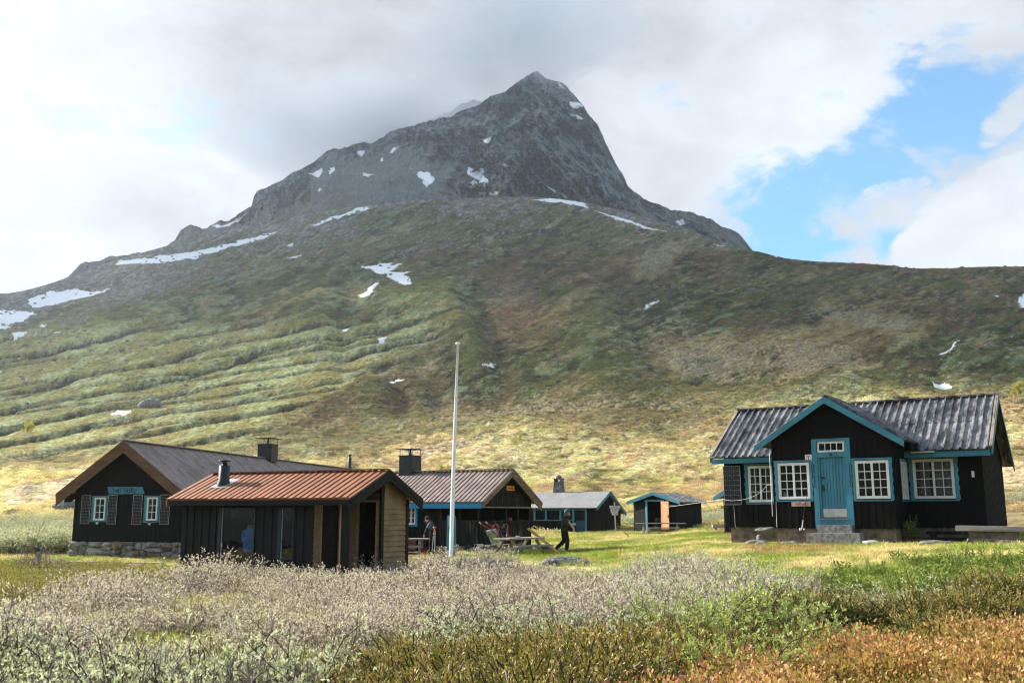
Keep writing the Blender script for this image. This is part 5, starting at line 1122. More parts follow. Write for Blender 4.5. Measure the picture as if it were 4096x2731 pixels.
m = MB(); m.tube([(-.30, -.315, .66), (-.27, -.32, .70), (-.24, -.315, .66), (-.23, -.30, .56), (-.26, -.29, .52), (-.29, -.295, .56), (-.30, -.315, .66)], .010, 6); m.build('bracket', BLACKP, o)
m = MB()
for dy_ in (-.36, .12):
    m.tube([(-.66 + (dy_ > 0) * .25, dy_ - .02, 1.18), (-.56 + (dy_ > 0) * .25, dy_, 1.08), (-.25 + (dy_ > 0) * .22, dy_, .92), (.12 + (dy_ > 0) * .1, dy_ + .03, .58), (.30, dy_ + .1, .38)], .019, 8)
    m.tube([(-.18 + (dy_ > 0) * .4, dy_, .90), (-.08 + (dy_ > 0) * .4, dy_, 1.06), (.03 + (dy_ > 0) * .38, dy_, 1.10), (.11 + (dy_ > 0) * .34, dy_, 1.02), (.10 + (dy_ > 0) * .34, dy_, .85), (.08 + (dy_ > 0) * .34, dy_, .55)], .019, 8)
m.tube([(-.15, -.36, .88), (.12, .12, .86)], .016, 6); m.build('frame', RUST, wb_, True)
m = MB(); m.tube([(.52 + .17 * cos(i * pi / 8), .0 + .0 * i, .42 + .17 * sin(i * pi / 8)) for i in range(17)], .045, 8, cap=False); m.build('wheel', BLACKP, wb_, True)
m = MB(); m.tube([(-.66, -.38, 1.18), (-.58, -.365, 1.10)], .026, 8); m.build('grip', simple('pale_grip', (.5, .42, .4), .6), wb_); m = MB(); m.tube([(-.41, .10, 1.18), (-.35, .115, 1.11)], .026, 8); m.build('grip', simple('pale_grip', (.5, .42, .4), .6), wb_)
# ---- green ladder-like trailer leaning on the rail
lx, ly = .05, 39.4
ld = empty('ladder', (lx, ly, gz(lx, ly)), 0, 'narrow green metal ladder leaning on the veranda rail', 'ladder')
a_, b_ = np.array((-.62, -.02, 1.22)), np.array((.06, -.45, .02))
for s in (-1, 1):
    m = MB(); m.tube([a_ + np.array((s * .13, 0, -.0)), b_ + np.array((s * .17, 0, 0))], .015, 6); m.build('side_rail', GREENM, ld, True)
for i in range(1, 7):
    f = i / 7.2; p = a_ + (b_ - a_) * (f + .06); m = MB(); m.tube([p + np.array((-.14, 0, 0)), p + np.array((.15, 0, 0))], .012, 6); m.build('rung', GREENM, ld, True)
# ---- plank leaning on the picnic table
p0 = place(2112, 2112, 39.6); p1 = place(2235, 2212, 38.6)
m = MB(); p1 = (p1[0], p1[1], gz(p1[0], p1[1]) + .02); m.bar((p0[0] - p1[0], p0[1] - p1[1], p0[2] - p1[2]), (0, 0, 0), .11, .03, up=(.3, -1, .4)); o = m.build('leaning_plank', PLANKN); o.location = p1; tag(o, 'bright yellow pine plank leaning across the picnic table', 'plank')
# ---- cans on the rail, gear
for i, (x, c) in enumerate(((5.2, 0), (5.35, 1))):
    m = MB(); m.lathe([(0, 0), (.033, 0), (.036, .01), (.036, .11), (.03, .12), (0, .12)], (0, 0, 0), 12); o = m.build('drink_can', [simple('red_can', (.45, .04, .04), .35, .6, .4), ], None, True)
    q = C_.matrix_basis @ Vector((CW + .02, 2.42 + .16 * i, .912)); o.location = q; tag(o, 'red and silver drink can standing on the veranda rail', 'can', 'cans on the rail')
def crate(name, x, y, z, w, d, h, mat, label, cat, rz=0.0, grp=None, parts=True):
    m = MB(); e = .02; m.box(-w / 2, w / 2, -d / 2, d / 2, 0, h * .82); m.box(-w / 2 - .01, w / 2 + .01, -d / 2 - .01, d / 2 + .01, h * .82, h * .9); m.box(-w / 2 + e, w / 2 - e, -d / 2 + e, d / 2 - e, h * .9, h)
    for s in (-1, 1): m.box(s * w * .3 - .015, s * w * .3 + .015, -d / 2 - .02, -d / 2 - .0, h * .62, h * .86)
    m.tube([(-w * .2, 0, h), (-w * .2, 0, h + .04), (w * .2, 0, h + .04), (w * .2, 0, h)], .01, 6)
    o = m.build(name, mat); o.location = (x, y, z); o.rotation_euler[2] = rz; return tag(o, label, cat, grp)
crate('tool_case', -1.75, 39.9, gz(-1.75, 39.9), .34, .2, .22, BLACKP, 'black tool case standing on the paving beside the blue planks', 'tool case')
crate('tool_case', -3.55, 39.6, gz(-3.55, 39.6), .26, .2, .2, simple('red_plastic_case', (.35, .02, .02), .45), 'red tool case on the ground under the rough table', 'tool case')
crate('storage_box', -4.45, 39.5, gz(-4.45, 39.5) + .19, .42, .25, .12, simple('white_blue_box', (.4, .5, .6), .5), 'pale blue box on the shelf under the rough table', 'box')
m = MB()
for x in (0, .1, .2): m.tube([(x, 0, 0), (x, 0, .26), (x + .08, 0, .27)], .008, 5)
m.box(.1, .36, -.05, .08, .16, .27); m.box(.12, .2, -.04, .05, .02, .16); o = m.build('cordless_drill', simple('pale_grey_tool', (.45, .46, .44), .5, var=.3, scale=9)); o.location = (-1.5, 39.8, gz(-1.5, 39.8) + .05); tag(o, 'pale power tool lying on the paving edge', 'power tool')
# grey bench back seen behind the rough table
bb = empty('garden_bench', (-5.15, 41.0, gz(-5.15, 41)), radians(-20), 'grey slatted bench against the dark wall behind the rough table', 'bench')
for i in range(4): m = MB(); m.box(-.55, .42, .02 * i, .03 + .02 * i, .42 + .12 * i, .52 + .12 * i); m.build('back_slat', PLANK, bb)
m = MB(); m.box(-.55, .42, -.42, .0, .34, .38); m.build('seat', PLANK, bb)
for x in (-.5, .36):
    for y in (-.38, .02): m = MB(); m.box(x, x + .05, y, y + .05, 0, .36); m.build('leg', PLANK, bb)
# pink sack
m = MB()
for i in range(6):
    s = blob_stone((0.02 * (i % 2), 0, .06 + .085 * i), .25, 40 + i, 8, (1.05, .8, .26)); m.add(s.v, s.f)
o = m.build('laundry_bundle', cloth('pink_cloth', (.42, .20, .17), .3), None, True); o.location = (-4.12, 39.9, gz(-4.1, 39.9) + .03); tag(o, 'bundle of folded pink cloth between table and person', 'cloth bundle')
# small things on the rough table
m = MB()
for i in range(9): a = i * .7; m.tube([(0, 0, 0), (.04 * cos(a), .04 * sin(a), .1), (.07 * cos(a), .07 * sin(a), .17)], .007, 4)
m.lathe([(0, 0), (.05, 0), (.055, .07), (0, .07)], (0, 0, 0), 10); o = m.build('tool_cup', simple('dark_green_tools', (.02, .07, .06), .5)); o.location = (-4.72, 39.25, tz + .596); tag(o, 'dark cup of green tools on the rough table', 'cup')
m = MB(); m.box(-.2, .28, -.1, .1, 0, .05); m.tube([(-.05, 0, .05), (.12, .02, .26)], .012, 6); o = m.build('white_tray', WHITEP); o.location = (-4.4, 39.35, tz + .596); tag(o, 'white tray with a stick on the rough table', 'tray')
# tripod
tp = empty('survey_tripod', (-3.1, 39.75, gz(-3.1, 39.75)), 0, 'folded white tripod with orange head beside the dark wall', 'tripod')
m = MB(); m.box(-.05, .05, -.04, .04, .78, .87); m.lathe([(0, .87), (.03, .87), (.02, .94), (.07, 1.0), (.06, 1.02), (0, 1.02)], (0, 0, 0), 12); m.build('head', simple('orange_plastic', (.62, .16, .03), .45), tp)
for x, y in ((-.05, -.02), (.03, -.04), (.02, .03)): m = MB(); m.bar((x * .7, y, .8), (x * 1.4 - .02, y * 2, 0), .035, .03, up=(0, 1, 0)); m.build('leg', WHITEP, tp)
m = MB(); m.box(-.07, -.02, -.075, -.05, .66, .70); m.build('clamp', BLACKP, tp)
# ---- signpost
sx_, sy_, _ = place(2463, 2133, 66); sz = gz(sx_, sy_)
sp = empty('signpost', (sx_, sy_, sz), 0, 'grey trail signpost with four small boards near the far cabin', 'signpost')
m = MB(); m.bar((0.02, 0, -.1), (-.05, 0, 2.03), .075, .07, up=(0, 1, 0)); m.box(-.09, -.01, -.03, .03, 2.03, 2.07); m.build('post', simple('pale_grey_post', (.38, .38, .38), .7), sp)
fw_ = Wall((0, -.05), (1, 0), (0, -1))
for i, (x0, x1, z0, z1) in enumerate(((-.39, .30, 1.68, 1.84), (-.33, .24, 1.52, 1.67), (-.31, .16, 1.36, 1.51), (-.24, .16, 1.21, 1.35))):
    m = MB(); fw_.slab(m, x0, x1, 0, .03, z0, z1); fw_.slab(m, x1, x1 + .03, .005, .025, z0 + .03, z1 - .03); sb = m.build('sign_board', simple('pale_sign_board', (.45, .45, .46), .6), sp)
    m = MB(); c = x0 + .11; zc = (z0 + z1) / 2; fw_.slab(m, c - .035, c + .035, .03, .034, zc + .02, zc + .045); fw_.slab(m, c - .012, c + .012, .03, .034, zc - .045, zc + .02); m.build('emblem', REDP, sb)
    m = MB()
    if i == 3: strokes(m, fw_, 'WC', G, -.05, zc - .03, .06, .05, .02, .033, .012)
    else:
        rr = random.Random(i); a = x0 + .2
        while a < x1 - .16: ww_ = rr.uniform(.02, .05); fw_.slab(m, a, a + ww_ * .7, .03, .033, zc - .018, zc + .02 + .01 * rr.random()); a += ww_ + .012
    m.bar(fw_(x1 - .08, .033, zc), fw_(x1 - .04, .033, zc), .02, .006, up=(0, -1, 0)); m.build('lettering', BLACKP, sb)
# ---- stones, logs, beams
def stone(x, y, r, seed, sq, label, cat='stone', mat=STONE, dz=.3, name='field_stone', rz=0, grp=None):
    m = blob_stone((0, 0, 0), r, seed, 10, sq); o = m.build(name, mat, None, True); o.location = (x, y, gz(x, y) + r * sq[2] * dz); o.rotation_euler[2] = rz; return tag(o, label, cat, grp)
def rpt(s, t): q = R_.matrix_basis @ Vector((s, t, 0)); return q.x, q.y
x, y = rpt(1.35, -.7); stone(x, y, .2, 3, (.8, .7, 1.0), 'pale upright stone under the flat slab left of the doorstep', dz=.3)
x, y = rpt(1.55, -.55); o = stone(x, y, .34, 4, (1.1, .7, .25), 'flat grey slab resting against the foundation left of the doorstep', 'slab', dz=1); o.location.z += .30
x, y = rpt(1.4, -1.3); stone(x, y, .26, 5, (1.2, .7, .35), 'flat tilted stone in grass below the solar panel wall')
x, y = rpt(2.15, -3.0); stone(x, y, .2, 6, (1.2, .8, .5), 'small pale stone in grass before the porch corner')
x, y = rpt(2.9, -2.7); stone(x, y, .22, 7, (1.1, .8, .4), 'low stone by the foundation under the name sign')
x, y = rpt(5.25, -3.0); stone(x, y, .2, 8, (1.2, .8, .5), 'white stone in grass right of the doorstep', mat=simple('white_stone', (.5, .48, .45), .85, var=.2))
x, y = rpt(7.0, -3.5); stone(x, y, .25, 9, (1.6, .8, .4), 'dark stone in grass in front of the wooden bench')
x, y, _ = place(2230, 2268, 29.5); stone(x, y, .34, 12, (1.5, .9, .5), 'grey lichened boulder half hidden by willow twigs', 'boulder', STONED, .4); 
x, y, _ = place(2290, 2266, 29.8); stone(x, y, .26, 13, (1.2, .9, .65), 'second grey boulder, right of the lichened one', 'boulder', STONED, .4)
x, y, _ = place(2330, 2272, 29.2); stone(x, y, .18, 14, (1.2, .9, .7), 'small grey boulder at the right end of the pair', 'boulder', STONED, .4)
x, y, _ = gsolve(262, 2036); stone(x, y, .75, 15, (1.5, 1, .8), 'big grey boulder on the slope left of the lodge', 'boulder', STONED, .4)
x, y, _ = gsolve(600, 1628); stone(x, y, 2.6, 16, (1.3, 1, .8), 'pale boulder in a peat furrow of the left slope', 'boulder', STONE, .4)
# standing stone left
x, y, _ = place(150, 2232, 38); m = MB(); z0 = gz(x, y)
m.hexa([(-.14, -.05, -.2), (.13, -.07, -.2), (.13, .07, -.2), (-.14, .07, -.2), (-.09, -.05, .40), (.13, -.06, .42), (.12, .06, .44), (-.08, .06, .40)]); m.hexa([(-.09, -.05, .40), (.13, -.06, .42), (.12, .06, .44), (-.08, .06, .40), (-.03, -.04, .49), (.09, -.05, .49), (.09, .04, .5), (-.03, .04, .49)])
o = m.build('standing_stone', simple('green_grey_slate', (.13, .155, .145), .8, var=.3, scale=8, bump=.3)); o.location = (x, y, z0); tag(o, 'thin grey standing stone in grass left of the lodge', 'stone')
# planks and log before the lodge
for i, (du, v, Lx, h, mt, lb) in enumerate(((272, 2232, 3.6, .07, simple('reddish_plank', (.40, .27, .19), .7, var=.25, scale=5), 'reddish plank lying before the stone base of the lodge'), (255, 2246, 3.4, .15, None, 'grey log lying in front of the reddish plank by the lodge'))):  # plank is a reddish wood tone varied at random
    x, y, _ = place(du, v, 36.2 - .4 * i); 
    m = MB()
    if mt: m.bar((0, 0, 0), (Lx, -.5, -.02), .3, h)
    else: m.tube([(0, 0, 0), (Lx * .5, -.3, .01), (Lx * .95, -.55, -.02)], [.085, .08, .07], 10)
    o = m.build('plank' if mt else 'log', mt or PLANK, None, mt is None); o.location = (x, y, gz(x, y) + (.16 if mt else .08)); tag(o, lb, 'plank' if mt else 'log')
m = MB(); s = blob_stone((0, 0, 0), .22, 77, 8, (1.3, .9, .7)); m.add(s.v, s.f); o = m.build('field_stone', STONED, None, True); o.location = (-16.5, 36.4, gz(-16.5, 36.4) + .1); tag(o, 'dark block supporting the left end of the plank', 'stone')
# log along cabin D
q = D_h.matrix_basis @ Vector((2.3, -.5, 0)); m = MB(); m.tube([(0, 0, 0), (1.2, -.62, 0), (2.35, -1.25, 0)], .11, 10); o = m.build('log', PLANK, None, True); o.location = (q.x, q.y, gz(q.x, q.y) + .07); tag(o, 'pale log lying along the base of the shingle roofed cabin', 'log')
# little bench stump between shed and blue-door cabin
x, y, _ = place(2872, 2104, 52); m = MB(); m.box(-.5, .5, -.2, .2, .22, .38); m.box(-.4, -.3, -.15, .15, 0, .22); m.box(.3, .4, -.15, .15, 0, .22); o = m.build('plank_bench', PLANK); o.location = (x + .2, y, gz(x, y)); tag(o, 'low grey plank bench behind the left corner of the blue-door cabin', 'bench')
# bent stick in the meadow
x, y, _ = place(2507, 2141, 54); m = MB(); m.tube([(-.12, 0, .36), (-.05, 0, .27), (.05, 0, .22), (.08, 0, .1), (.07, 0, -.05)], [.02, .03, .035, .04, .035], 7); m.tube([(.05, 0, .22), (.12, 0, .28)], .015, 6); o = m.build('bent_stick', simple('weathered_stick', (.22, .12, .08), .8), None, True); o.location = (x, y, gz(x, y)); tag(o, 'short bent stick standing in the meadow', 'stick')
# stone and plank benches right
bx, by = rpt(8.2, -2.3); bz = gz(bx, by)
bn = empty('plank_bench', (bx, by, bz), -radians(32.3) + radians(6), 'thick weathered plank bench on a concrete block at the right', 'bench'); tz1 = 1.04 + .12 - bz
m = MB(); m.hexa([(-.85, -.25, tz1 - .14), (1.2, -.25, tz1 - .16), (1.2, .2, tz1 - .16), (-.75, .2, tz1 - .13), (-.85, -.22, tz1), (1.25, -.25, tz1 - .03), (1.25, .2, tz1 - .03), (-.72, .2, tz1)]); m.build('seat', PLANK, bn)
m = MB(); m.hexa([(-.5, -.16, -.3), (.65, -.16, -.3), (.65, .15, -.3), (-.5, .15, -.3), (-.54, -.18, tz1 - .15), (.68, -.18, tz1 - .16), (.68, .16, tz1 - .16), (-.54, .16, tz1 - .15)]); m.build('support', CONC, bn)
x, y = rpt(8.35, -3.0); m = MB(); m.hexa([(-.75, -.2, -.2), (1.2, -.2, -.2), (1.2, .2, -.2), (-.75, .2, -.2), (-.6, -.18, .14), (1.1, -.18, .06), (1.1, .18, .06), (-.65, .18, .13)]); o = m.build('stone_slab', simple('rust_brown_slab', (.15, .12, .10), .85, var=.5, scale=5, bump=.4)); o.location = (x, y, gz(x, y)); o.rotation_euler[2] = -radians(27); tag(o, 'rough brown stone slab lying below the plank bench', 'slab')
for i, (s, t, Lx, zz_) in enumerate(((6.3, -.55, 1.6, .18), (6.35, -.75, 1.5, .02))):
    x, y = rpt(s, t); m = MB(); m.box(0, Lx, -.14, .14, zz_, zz_ + .09); m.box(.1, .25, -.12, .12, -.2, zz_); m.box(Lx - .3, Lx - .15, -.12, .12, -.2, zz_); o = m.build('dark_plank_step', BROWNB); o.location = (x, y, gz(x, y)); o.rotation_euler[2] = -radians(32.3); tag(o, ('upper' if i == 0 else 'lower') + ' dark plank step in shade under the right window', 'plank step')
# fishing rod
a = R_.matrix_basis @ Vector((3.13, -2.5, -.36)); b = R_.matrix_basis @ Vector((3.34, -2.07, 1.3))
fr_o = empty('fishing_rod', a, 0, 'fishing rod with white grip leaning under the name sign', 'fishing rod')
d = (b - a); m = MB(); m.tube([(0, 0, 0), tuple(d * .35), tuple(d)], [.014, .010, .003], 6); m.build('blank', BLACKP, fr_o); m = MB(); m.tube([tuple(d * .2), tuple(d * .36)], .012, 8); m.build('grip', WHITEP, fr_o, True)
m = MB(); m.lathe([(0, -.03), (.035, -.03), (.035, .03), (0, .03)], tuple(d * .2 + Vector((-.05, -.03, 0))), 10); m.lathe([(0, -.02), (.025, -.02), (.025, .02), (0, .02)], tuple(d * .2 + Vector((.06, -.03, 0))), 10); m.build('reel', WHITEP, fr_o)
# ================================================================== people
def skinned(name, verts, edges, radii, mats, matfn, parent=None, sub=2):
    me = bpy.data.meshes.new(name); me.from_pydata(verts, edges, []); o = bpy.data.objects.new(name, me); COL.objects.link(o)
    md = o.modifiers.new('skin', 'SKIN'); md.use_smooth_shade = True; md.branch_smoothing = .4
    for i, r in enumerate(radii):
        sv = me.skin_vertices[0].data[i]; sv.radius = r if hasattr(r, '__len__') else (r, r); sv.use_root = (i == 0)
    s = o.modifiers.new('sub', 'SUBSURF'); s.levels = sub; s.render_levels = sub
    bpy.context.view_layer.update(); dg = bpy.context.evaluated_depsgraph_get(); m2 = bpy.data.meshes.new_from_object(o.evaluated_get(dg))
    COL.objects.unlink(o); bpy.data.objects.remove(o); m2.name = name
    m2.materials.clear()
    for mt in mats: m2.materials.append(mt)
    for p in m2.polygons: p.material_index = matfn(p.center); p.use_smooth = True
    ob = new_obj(name, m2, parent); return ob
def person(name, X, Y, Z, J, rad, mats, classify, label, facing, hand_dirs, headr=.105):
    """J: dict of joints in a frame x right, y away, z up; classify(bone)->material"""
    root = empty(name, (X, Y, Z), 0, label, 'person')
    names = ['pelvis', 'waist', 'chest', 'neck', 'head', 'crown', 'shL', 'elL', 'wrL', 'shR', 'elR', 'wrR', 'hipL', 'knL', 'anL', 'toL', 'hipR', 'knR', 'anR', 'toR']
    E = [('pelvis', 'waist'), ('waist', 'chest'), ('chest', 'neck'), ('neck', 'head'), ('head', 'crown'), ('chest', 'shL'), ('shL', 'elL'), ('elL', 'wrL'), ('chest', 'shR'), ('shR', 'elR'), ('elR', 'wrR'),
         ('pelvis', 'hipL'), ('hipL', 'knL'), ('knL', 'anL'), ('anL', 'toL'), ('pelvis', 'hipR'), ('hipR', 'knR'), ('knR', 'anR'), ('anR', 'toR')]
    V = [J[n] for n in names]; Rr = [rad[n] for n in names]; ed = [(names.index(a), names.index(b)) for a, b in E]; bone = [(J[a], J[b], a + b) for a, b in E]
    for side, hd in zip('LR', hand_dirs):      # palm + five fingers
        w = np.array(J['wr' + side], float); d = np.array(hd, float); d /= np.linalg.norm(d); sx = np.cross(d, (0, 1, 0)) if abs(d[1]) < .9 else np.array((1., 0, 0)); sx /= np.linalg.norm(sx); up = np.cross(sx, d)
        b = len(V); V.append(tuple(w + d * .05)); Rr.append((.034, .02)); ed.append((names.index('wr' + side), b)); bone.append((w, V[b], 'hand'))
        for k, (o_, ln) in enumerate(((-.03, .062), (-.01, .075), (.01, .07), (.028, .055))):
            p = w + d * .095 + up * o_; q = p + d * ln * .5 + sx * .01; q2 = q + d * ln * .4 + sx * .025; i = len(V)
            V += [tuple(p), tuple(q), tuple(q2)]; Rr += [.010, .009, .007]; ed += [(b, i), (i, i + 1), (i + 1, i + 2)]; bone.append((p, q2, 'hand'))
        p = w + d * .05 + up * .045 + sx * .01; q = p + d * .035 + up * .015; i = len(V); V += [tuple(p), tuple(q)]; Rr += [.012, .009]; ed += [(b, i), (i, i + 1)]; bone.append((p, q, 'hand'))
    def mf(c):
        best, bn = 9, None
        for a, b, n in bone:
            a = Vector(a); b = Vector(b); d = b - a; t = max(0, min(1, (c - a).dot(d) / max(1e-9, d.dot(d)))); e = (c - a - d * t).length
            if e < best: best, bn, tt = e, n, t
        return classify(bn, c, tt)
    body = skinned('body', V, ed, Rr, mats, mf, root)
    h = Vector(J['head'])
    f = Vector(facing); f.normalize(); sd = f.cross(Vector((0, 0, 1))); 
    m = MB(); m.tube([h + f * .085 + Vector((0, 0, .015)), h + f * .118 + Vector((0, 0, -.012)), h + f * .095 + Vector((0, 0, -.02))], [.010, .017, .012], 6); m.build('nose', mats[0], root, True)
    for s in (-1, 1):
        m = MB(); q = h + f * .092 + sd * s * .032 + Vector((0, 0, .02)); m.lathe([(0, -.007), (.010, 0), (0, .007)], q, 8); m.build('eye', BLACKP, root, True)
        m = MB(); q = h + sd * s * .085 - f * .01; m.lathe([(0, -.03), (.014, -.01), (.016, .015), (0, .03)], q, 8); m.build('ear', mats[0], root, True)
    m = MB(); m.tube([h + f * .088 - sd * .02 + Vector((0, 0, -.045)), h + f * .096 + Vector((0, 0, -.047)), h + f * .088 + sd * .02 + Vector((0, 0, -.045))], .006, 5); m.build('mouth', simple('lips', (.3, .1, .08), .5), root, True)
    return root
def hat_cap(root, c, r, mat, face, name='knit_hat', pom=False, hood=False):
    m = MB(); n = 14; V = []; f = Vector(face).normalized()
    for i in range(n + 1):
        for j in range(20):
            p = (pi * (.62 if not hood else .80)) * i / n; a = 2 * pi * j / 20; d = Vector((sin(p) * cos(a), sin(p) * sin(a), cos(p)))
            cut = max(0, d.dot(f)) * (1 if hood else .3) * max(0, .35 - d.z); d2 = d * (1 - cut * 1.2)
            V.append((c[0] + d2.x * r[0], c[1] + d2.y * r[1], c[2] + d2.z * r[2]))
    m.add(V, [(i * 20 + j, i * 20 + (j + 1) % 20, (i + 1) * 20 + (j + 1) % 20, (i + 1) * 20 + j) for i in range(n) for j in range(20)])
    o = m.build(name, mat, root, True)
    if pom: m = blob_stone((c[0], c[1], c[2] + r[2] + .02), .035, 3, 6); m.build('pompom', mat, o, True)
    return o
JK = cloth('black_down_jacket', (.035, .028, .026), .25); TR = cloth('black_trousers', (.012, .012, .013)); BT = simple('black_boots', (.008, .008, .008), .5); TEALK = cloth('teal_balaclava', (.055, .12, .14), .2)
# walking person, profile to the right, stooping a little
u = 1.04
Jw = {k: (v[0] * u, v[1] * u, v[2] * u) for k, v in dict(pelvis=(-.10, 0, .84), waist=(-.11, 0, .98), chest=(-.09, 0, 1.20), neck=(-.035, 0, 1.39), head=(.02, 0, 1.50), crown=(.015, 0, 1.58),
     shL=(-.08, -.17, 1.32), elL=(-.12, -.23, 1.03), wrL=(.10, -.16, 1.09), shR=(-.07, .17, 1.32), elR=(-.08, .22, 1.04), wrR=(.16, .12, 1.03), hipL=(-.10, -.09, .80), knL=(.02, -.09, .44), anL=(-.02, -.09, .08), toL=(.13, -.09, .035),
     hipR=(-.10, .09, .80), knR=(-.10, .09, .43), anR=(-.40, .09, .17), toR=(-.44, .09, .05)).items()}
rw_ = dict(pelvis=(.20, .18), waist=(.205, .185), chest=(.215, .20), neck=.09, head=(.105, .11), crown=(.08, .085), shL=.115, elL=.088, wrL=.042, shR=.115, elR=.088, wrR=.042, hipL=.14, knL=.10, anL=.07, toL=.055, hipR=.14, knR=.10, anR=.07, toR=.055)
def cls(b, c, t):
    if b == 'hand': return 0
    if b in ('neckhead', 'headcrown'): return 0
    if b.startswith('an'): return 3
    if b.startswith(('hip', 'kn')) or (b.startswith('pelvish') and c.z < .8): return 2
    return 1
wX, wY = place(2268, 2200, 40)[:2]; wZ = gz(wX, wY)
p1_ = person('person', wX, wY, wZ, Jw, rw_, [SKIN, JK, TR, BT], cls, 'person in black jacket and teal hood walking right carrying firewood', (1, 0, -.12), [(1, 0, .15), (1, 0, .2)])
hat_cap(p1_, (Jw['head'][0] - .005, 0, Jw['head'][2] + .03), (.125, .115, .145), TEALK, (1, 0, -.1), 'balaclava', hood=True)
m = MB()
for i in range(10): a = 2 * pi * i / 10; 
m.tube([(-.02 + .12 * cos(i * pi / 6) - .02, .12 * sin(i * pi / 6), 1.42 + .02 * cos(i * pi / 6)) for i in range(13)], .045, 8, cap=False); m.build('hood', JK, p1_, True)
for i in range(4):
    m = MB(); z_ = .96 + .1 * i; m.tube([(-.10 + .185 * cos(j * pi / 8), .175 * sin(j * pi / 8), z_) for j in range(17)], .008, 5, cap=False)
    if i % 2 == 0: m.build('jacket_seam', JK, p1_, True)
m = MB(); m.tube([(-.07, -.19, .74), (0.01, -.165, .60), (.05, -.155, .45)], .007, 5); m.build('trouser_zip', simple('reflective_zip', (.6, .6, .58), .4), p1_, True)
FW = wood('split_firewood', (.55, .42, .30), (.70, .58, .44), 'x', .75)
for i, (a, b, w_) in enumerate((((.075, -.20, 1.22), (.30, -.16, .89), .075), ((.17, .05, 1.07), (.36, .02, 1.13), .09))):
    m = MB(); m.bar((0, 0, 0), tuple(np.array(b) - np.array(a)), w_, w_ * .7, up=(0, 1, .3), w2=w_ * .8); o = m.build('firewood', FW); o.location = (wX + a[0], wY + a[1], wZ + a[2]); tag(o, ('long split log held steeply by the walking person' if i == 0 else 'short split log held out flat by the walking person'), 'firewood', 'logs in hand')
# bending person at the rough table, facing left
Jb = dict(pelvis=(.10, 0, .74), waist=(.09, 0, .88), chest=(.02, 0, 1.08), neck=(-.09, 0, 1.21), head=(-.16, 0, 1.28), crown=(-.165, 0, 1.36), shL=(.01, -.16, 1.15), elL=(-.13, -.2, .90), wrL=(-.24, -.12, .70), shR=(.0, .16, 1.15), elR=(-.12, .2, .9), wrR=(-.25, .14, .72),
          hipL=(.10, -.09, .70), knL=(.02, -.1, .38), anL=(.03, -.1, .07), toL=(-.10, -.1, .03), hipR=(.11, .09, .70), knR=(.10, .1, .38), anR=(.16, .1, .07), toR=(.04, .1, .03))
BJ = cloth('slate_blue_jacket', (.075, .10, .14), .2); BD_ = cloth('dark_navy_panel', (.014, .018, .026), .2)
def cls2(b, c, t):
    if b == 'hand' or b in ('neckhead', 'headcrown'): return 0
    if b.startswith('an'): return 3
    if b.startswith(('hip', 'kn', 'pelvish')): return 2
    if b.startswith(('el', 'sh')) and (b[:2] == 'el' or t > .75): return 4
    if b == 'pelviswaist' or b == 'chestneck': return 4
    return 1
bX, bY = -3.28, 40.15; bZ = gz(bX, bY)
p2_ = person('person', bX, bY, bZ, Jb, rw_, [simple('ruddy_skin', (.42, .22, .16), .5), BJ, TR, BT, BD_], cls2, 'person in slate blue jacket and bobble hat bending over the gear', (-1, 0, -.6), [(-.3, 0, -1), (-.3, 0, -1)])
hat_cap(p2_, (Jb['head'][0] + .012, 0, Jb['head'][2] + .05), (.12, .108, .11), cloth('dark_grey_knit', (.03, .028, .028)), (-1, 0, -.4), pom=True)
m = MB(); m.tube([(-.05 + .11 * cos(i * pi / 6), .12 * sin(i * pi / 6), 1.20 + .05 * cos(i * pi / 6)) for i in range(13)], .05, 8, cap=False); m.build('hood', BD_, p2_, True)
# figure added indoors, standing in for the blue reflection in the picture window
Jc = dict(pelvis=(0, 0, .9), waist=(0, 0, 1.05), chest=(0, 0, 1.28), neck=(0, 0, 1.46), head=(0, -.03, 1.60), crown=(0, -.03, 1.69), shL=(-.17, 0, 1.38), elL=(-.24, -.06, 1.12), wrL=(-.12, -.24, 1.10), shR=(.17, 0, 1.38), elR=(.24, -.06, 1.12), wrR=(.12, -.24, 1.10),
          hipL=(-.1, 0, .86), knL=(-.1, -.03, .48), anL=(-.1, 0, .08), toL=(-.1, -.14, .04), hipR=(.1, 0, .86), knR=(.1, -.03, .48), anR=(.1, 0, .08), toR=(.1, -.14, .04))
Jc = {k: (v[0], -v[1], v[2] * .96) for k, v in Jc.items()}
rc_ = dict(rw_); rc_['waist'] = (.24, .17); rc_['chest'] = (.26, .18); rc_['pelvis'] = (.23, .17)
BLJ = cloth('blue_puffer_jacket', (.14, .34, .80), .2)
q = B_.matrix_basis @ Vector((2.08, .42, -.28))
p3_ = person('person', q.x, q.y, q.z, Jc, rc_, [SKIN, BLJ, TR, BT], cls, 'blue jacketed figure added behind the picture window in place of a reflection', (0, 1, 0), [(0, 1, 0), (0, 1, 0)]); p3_.rotation_euler[2] = -radians(20)
hat_cap(p3_, (0, .02, 1.57), (.118, .12, .13), cloth('dark_hair', (.03, .022, .018)), (0, 1, 0), 'hair')
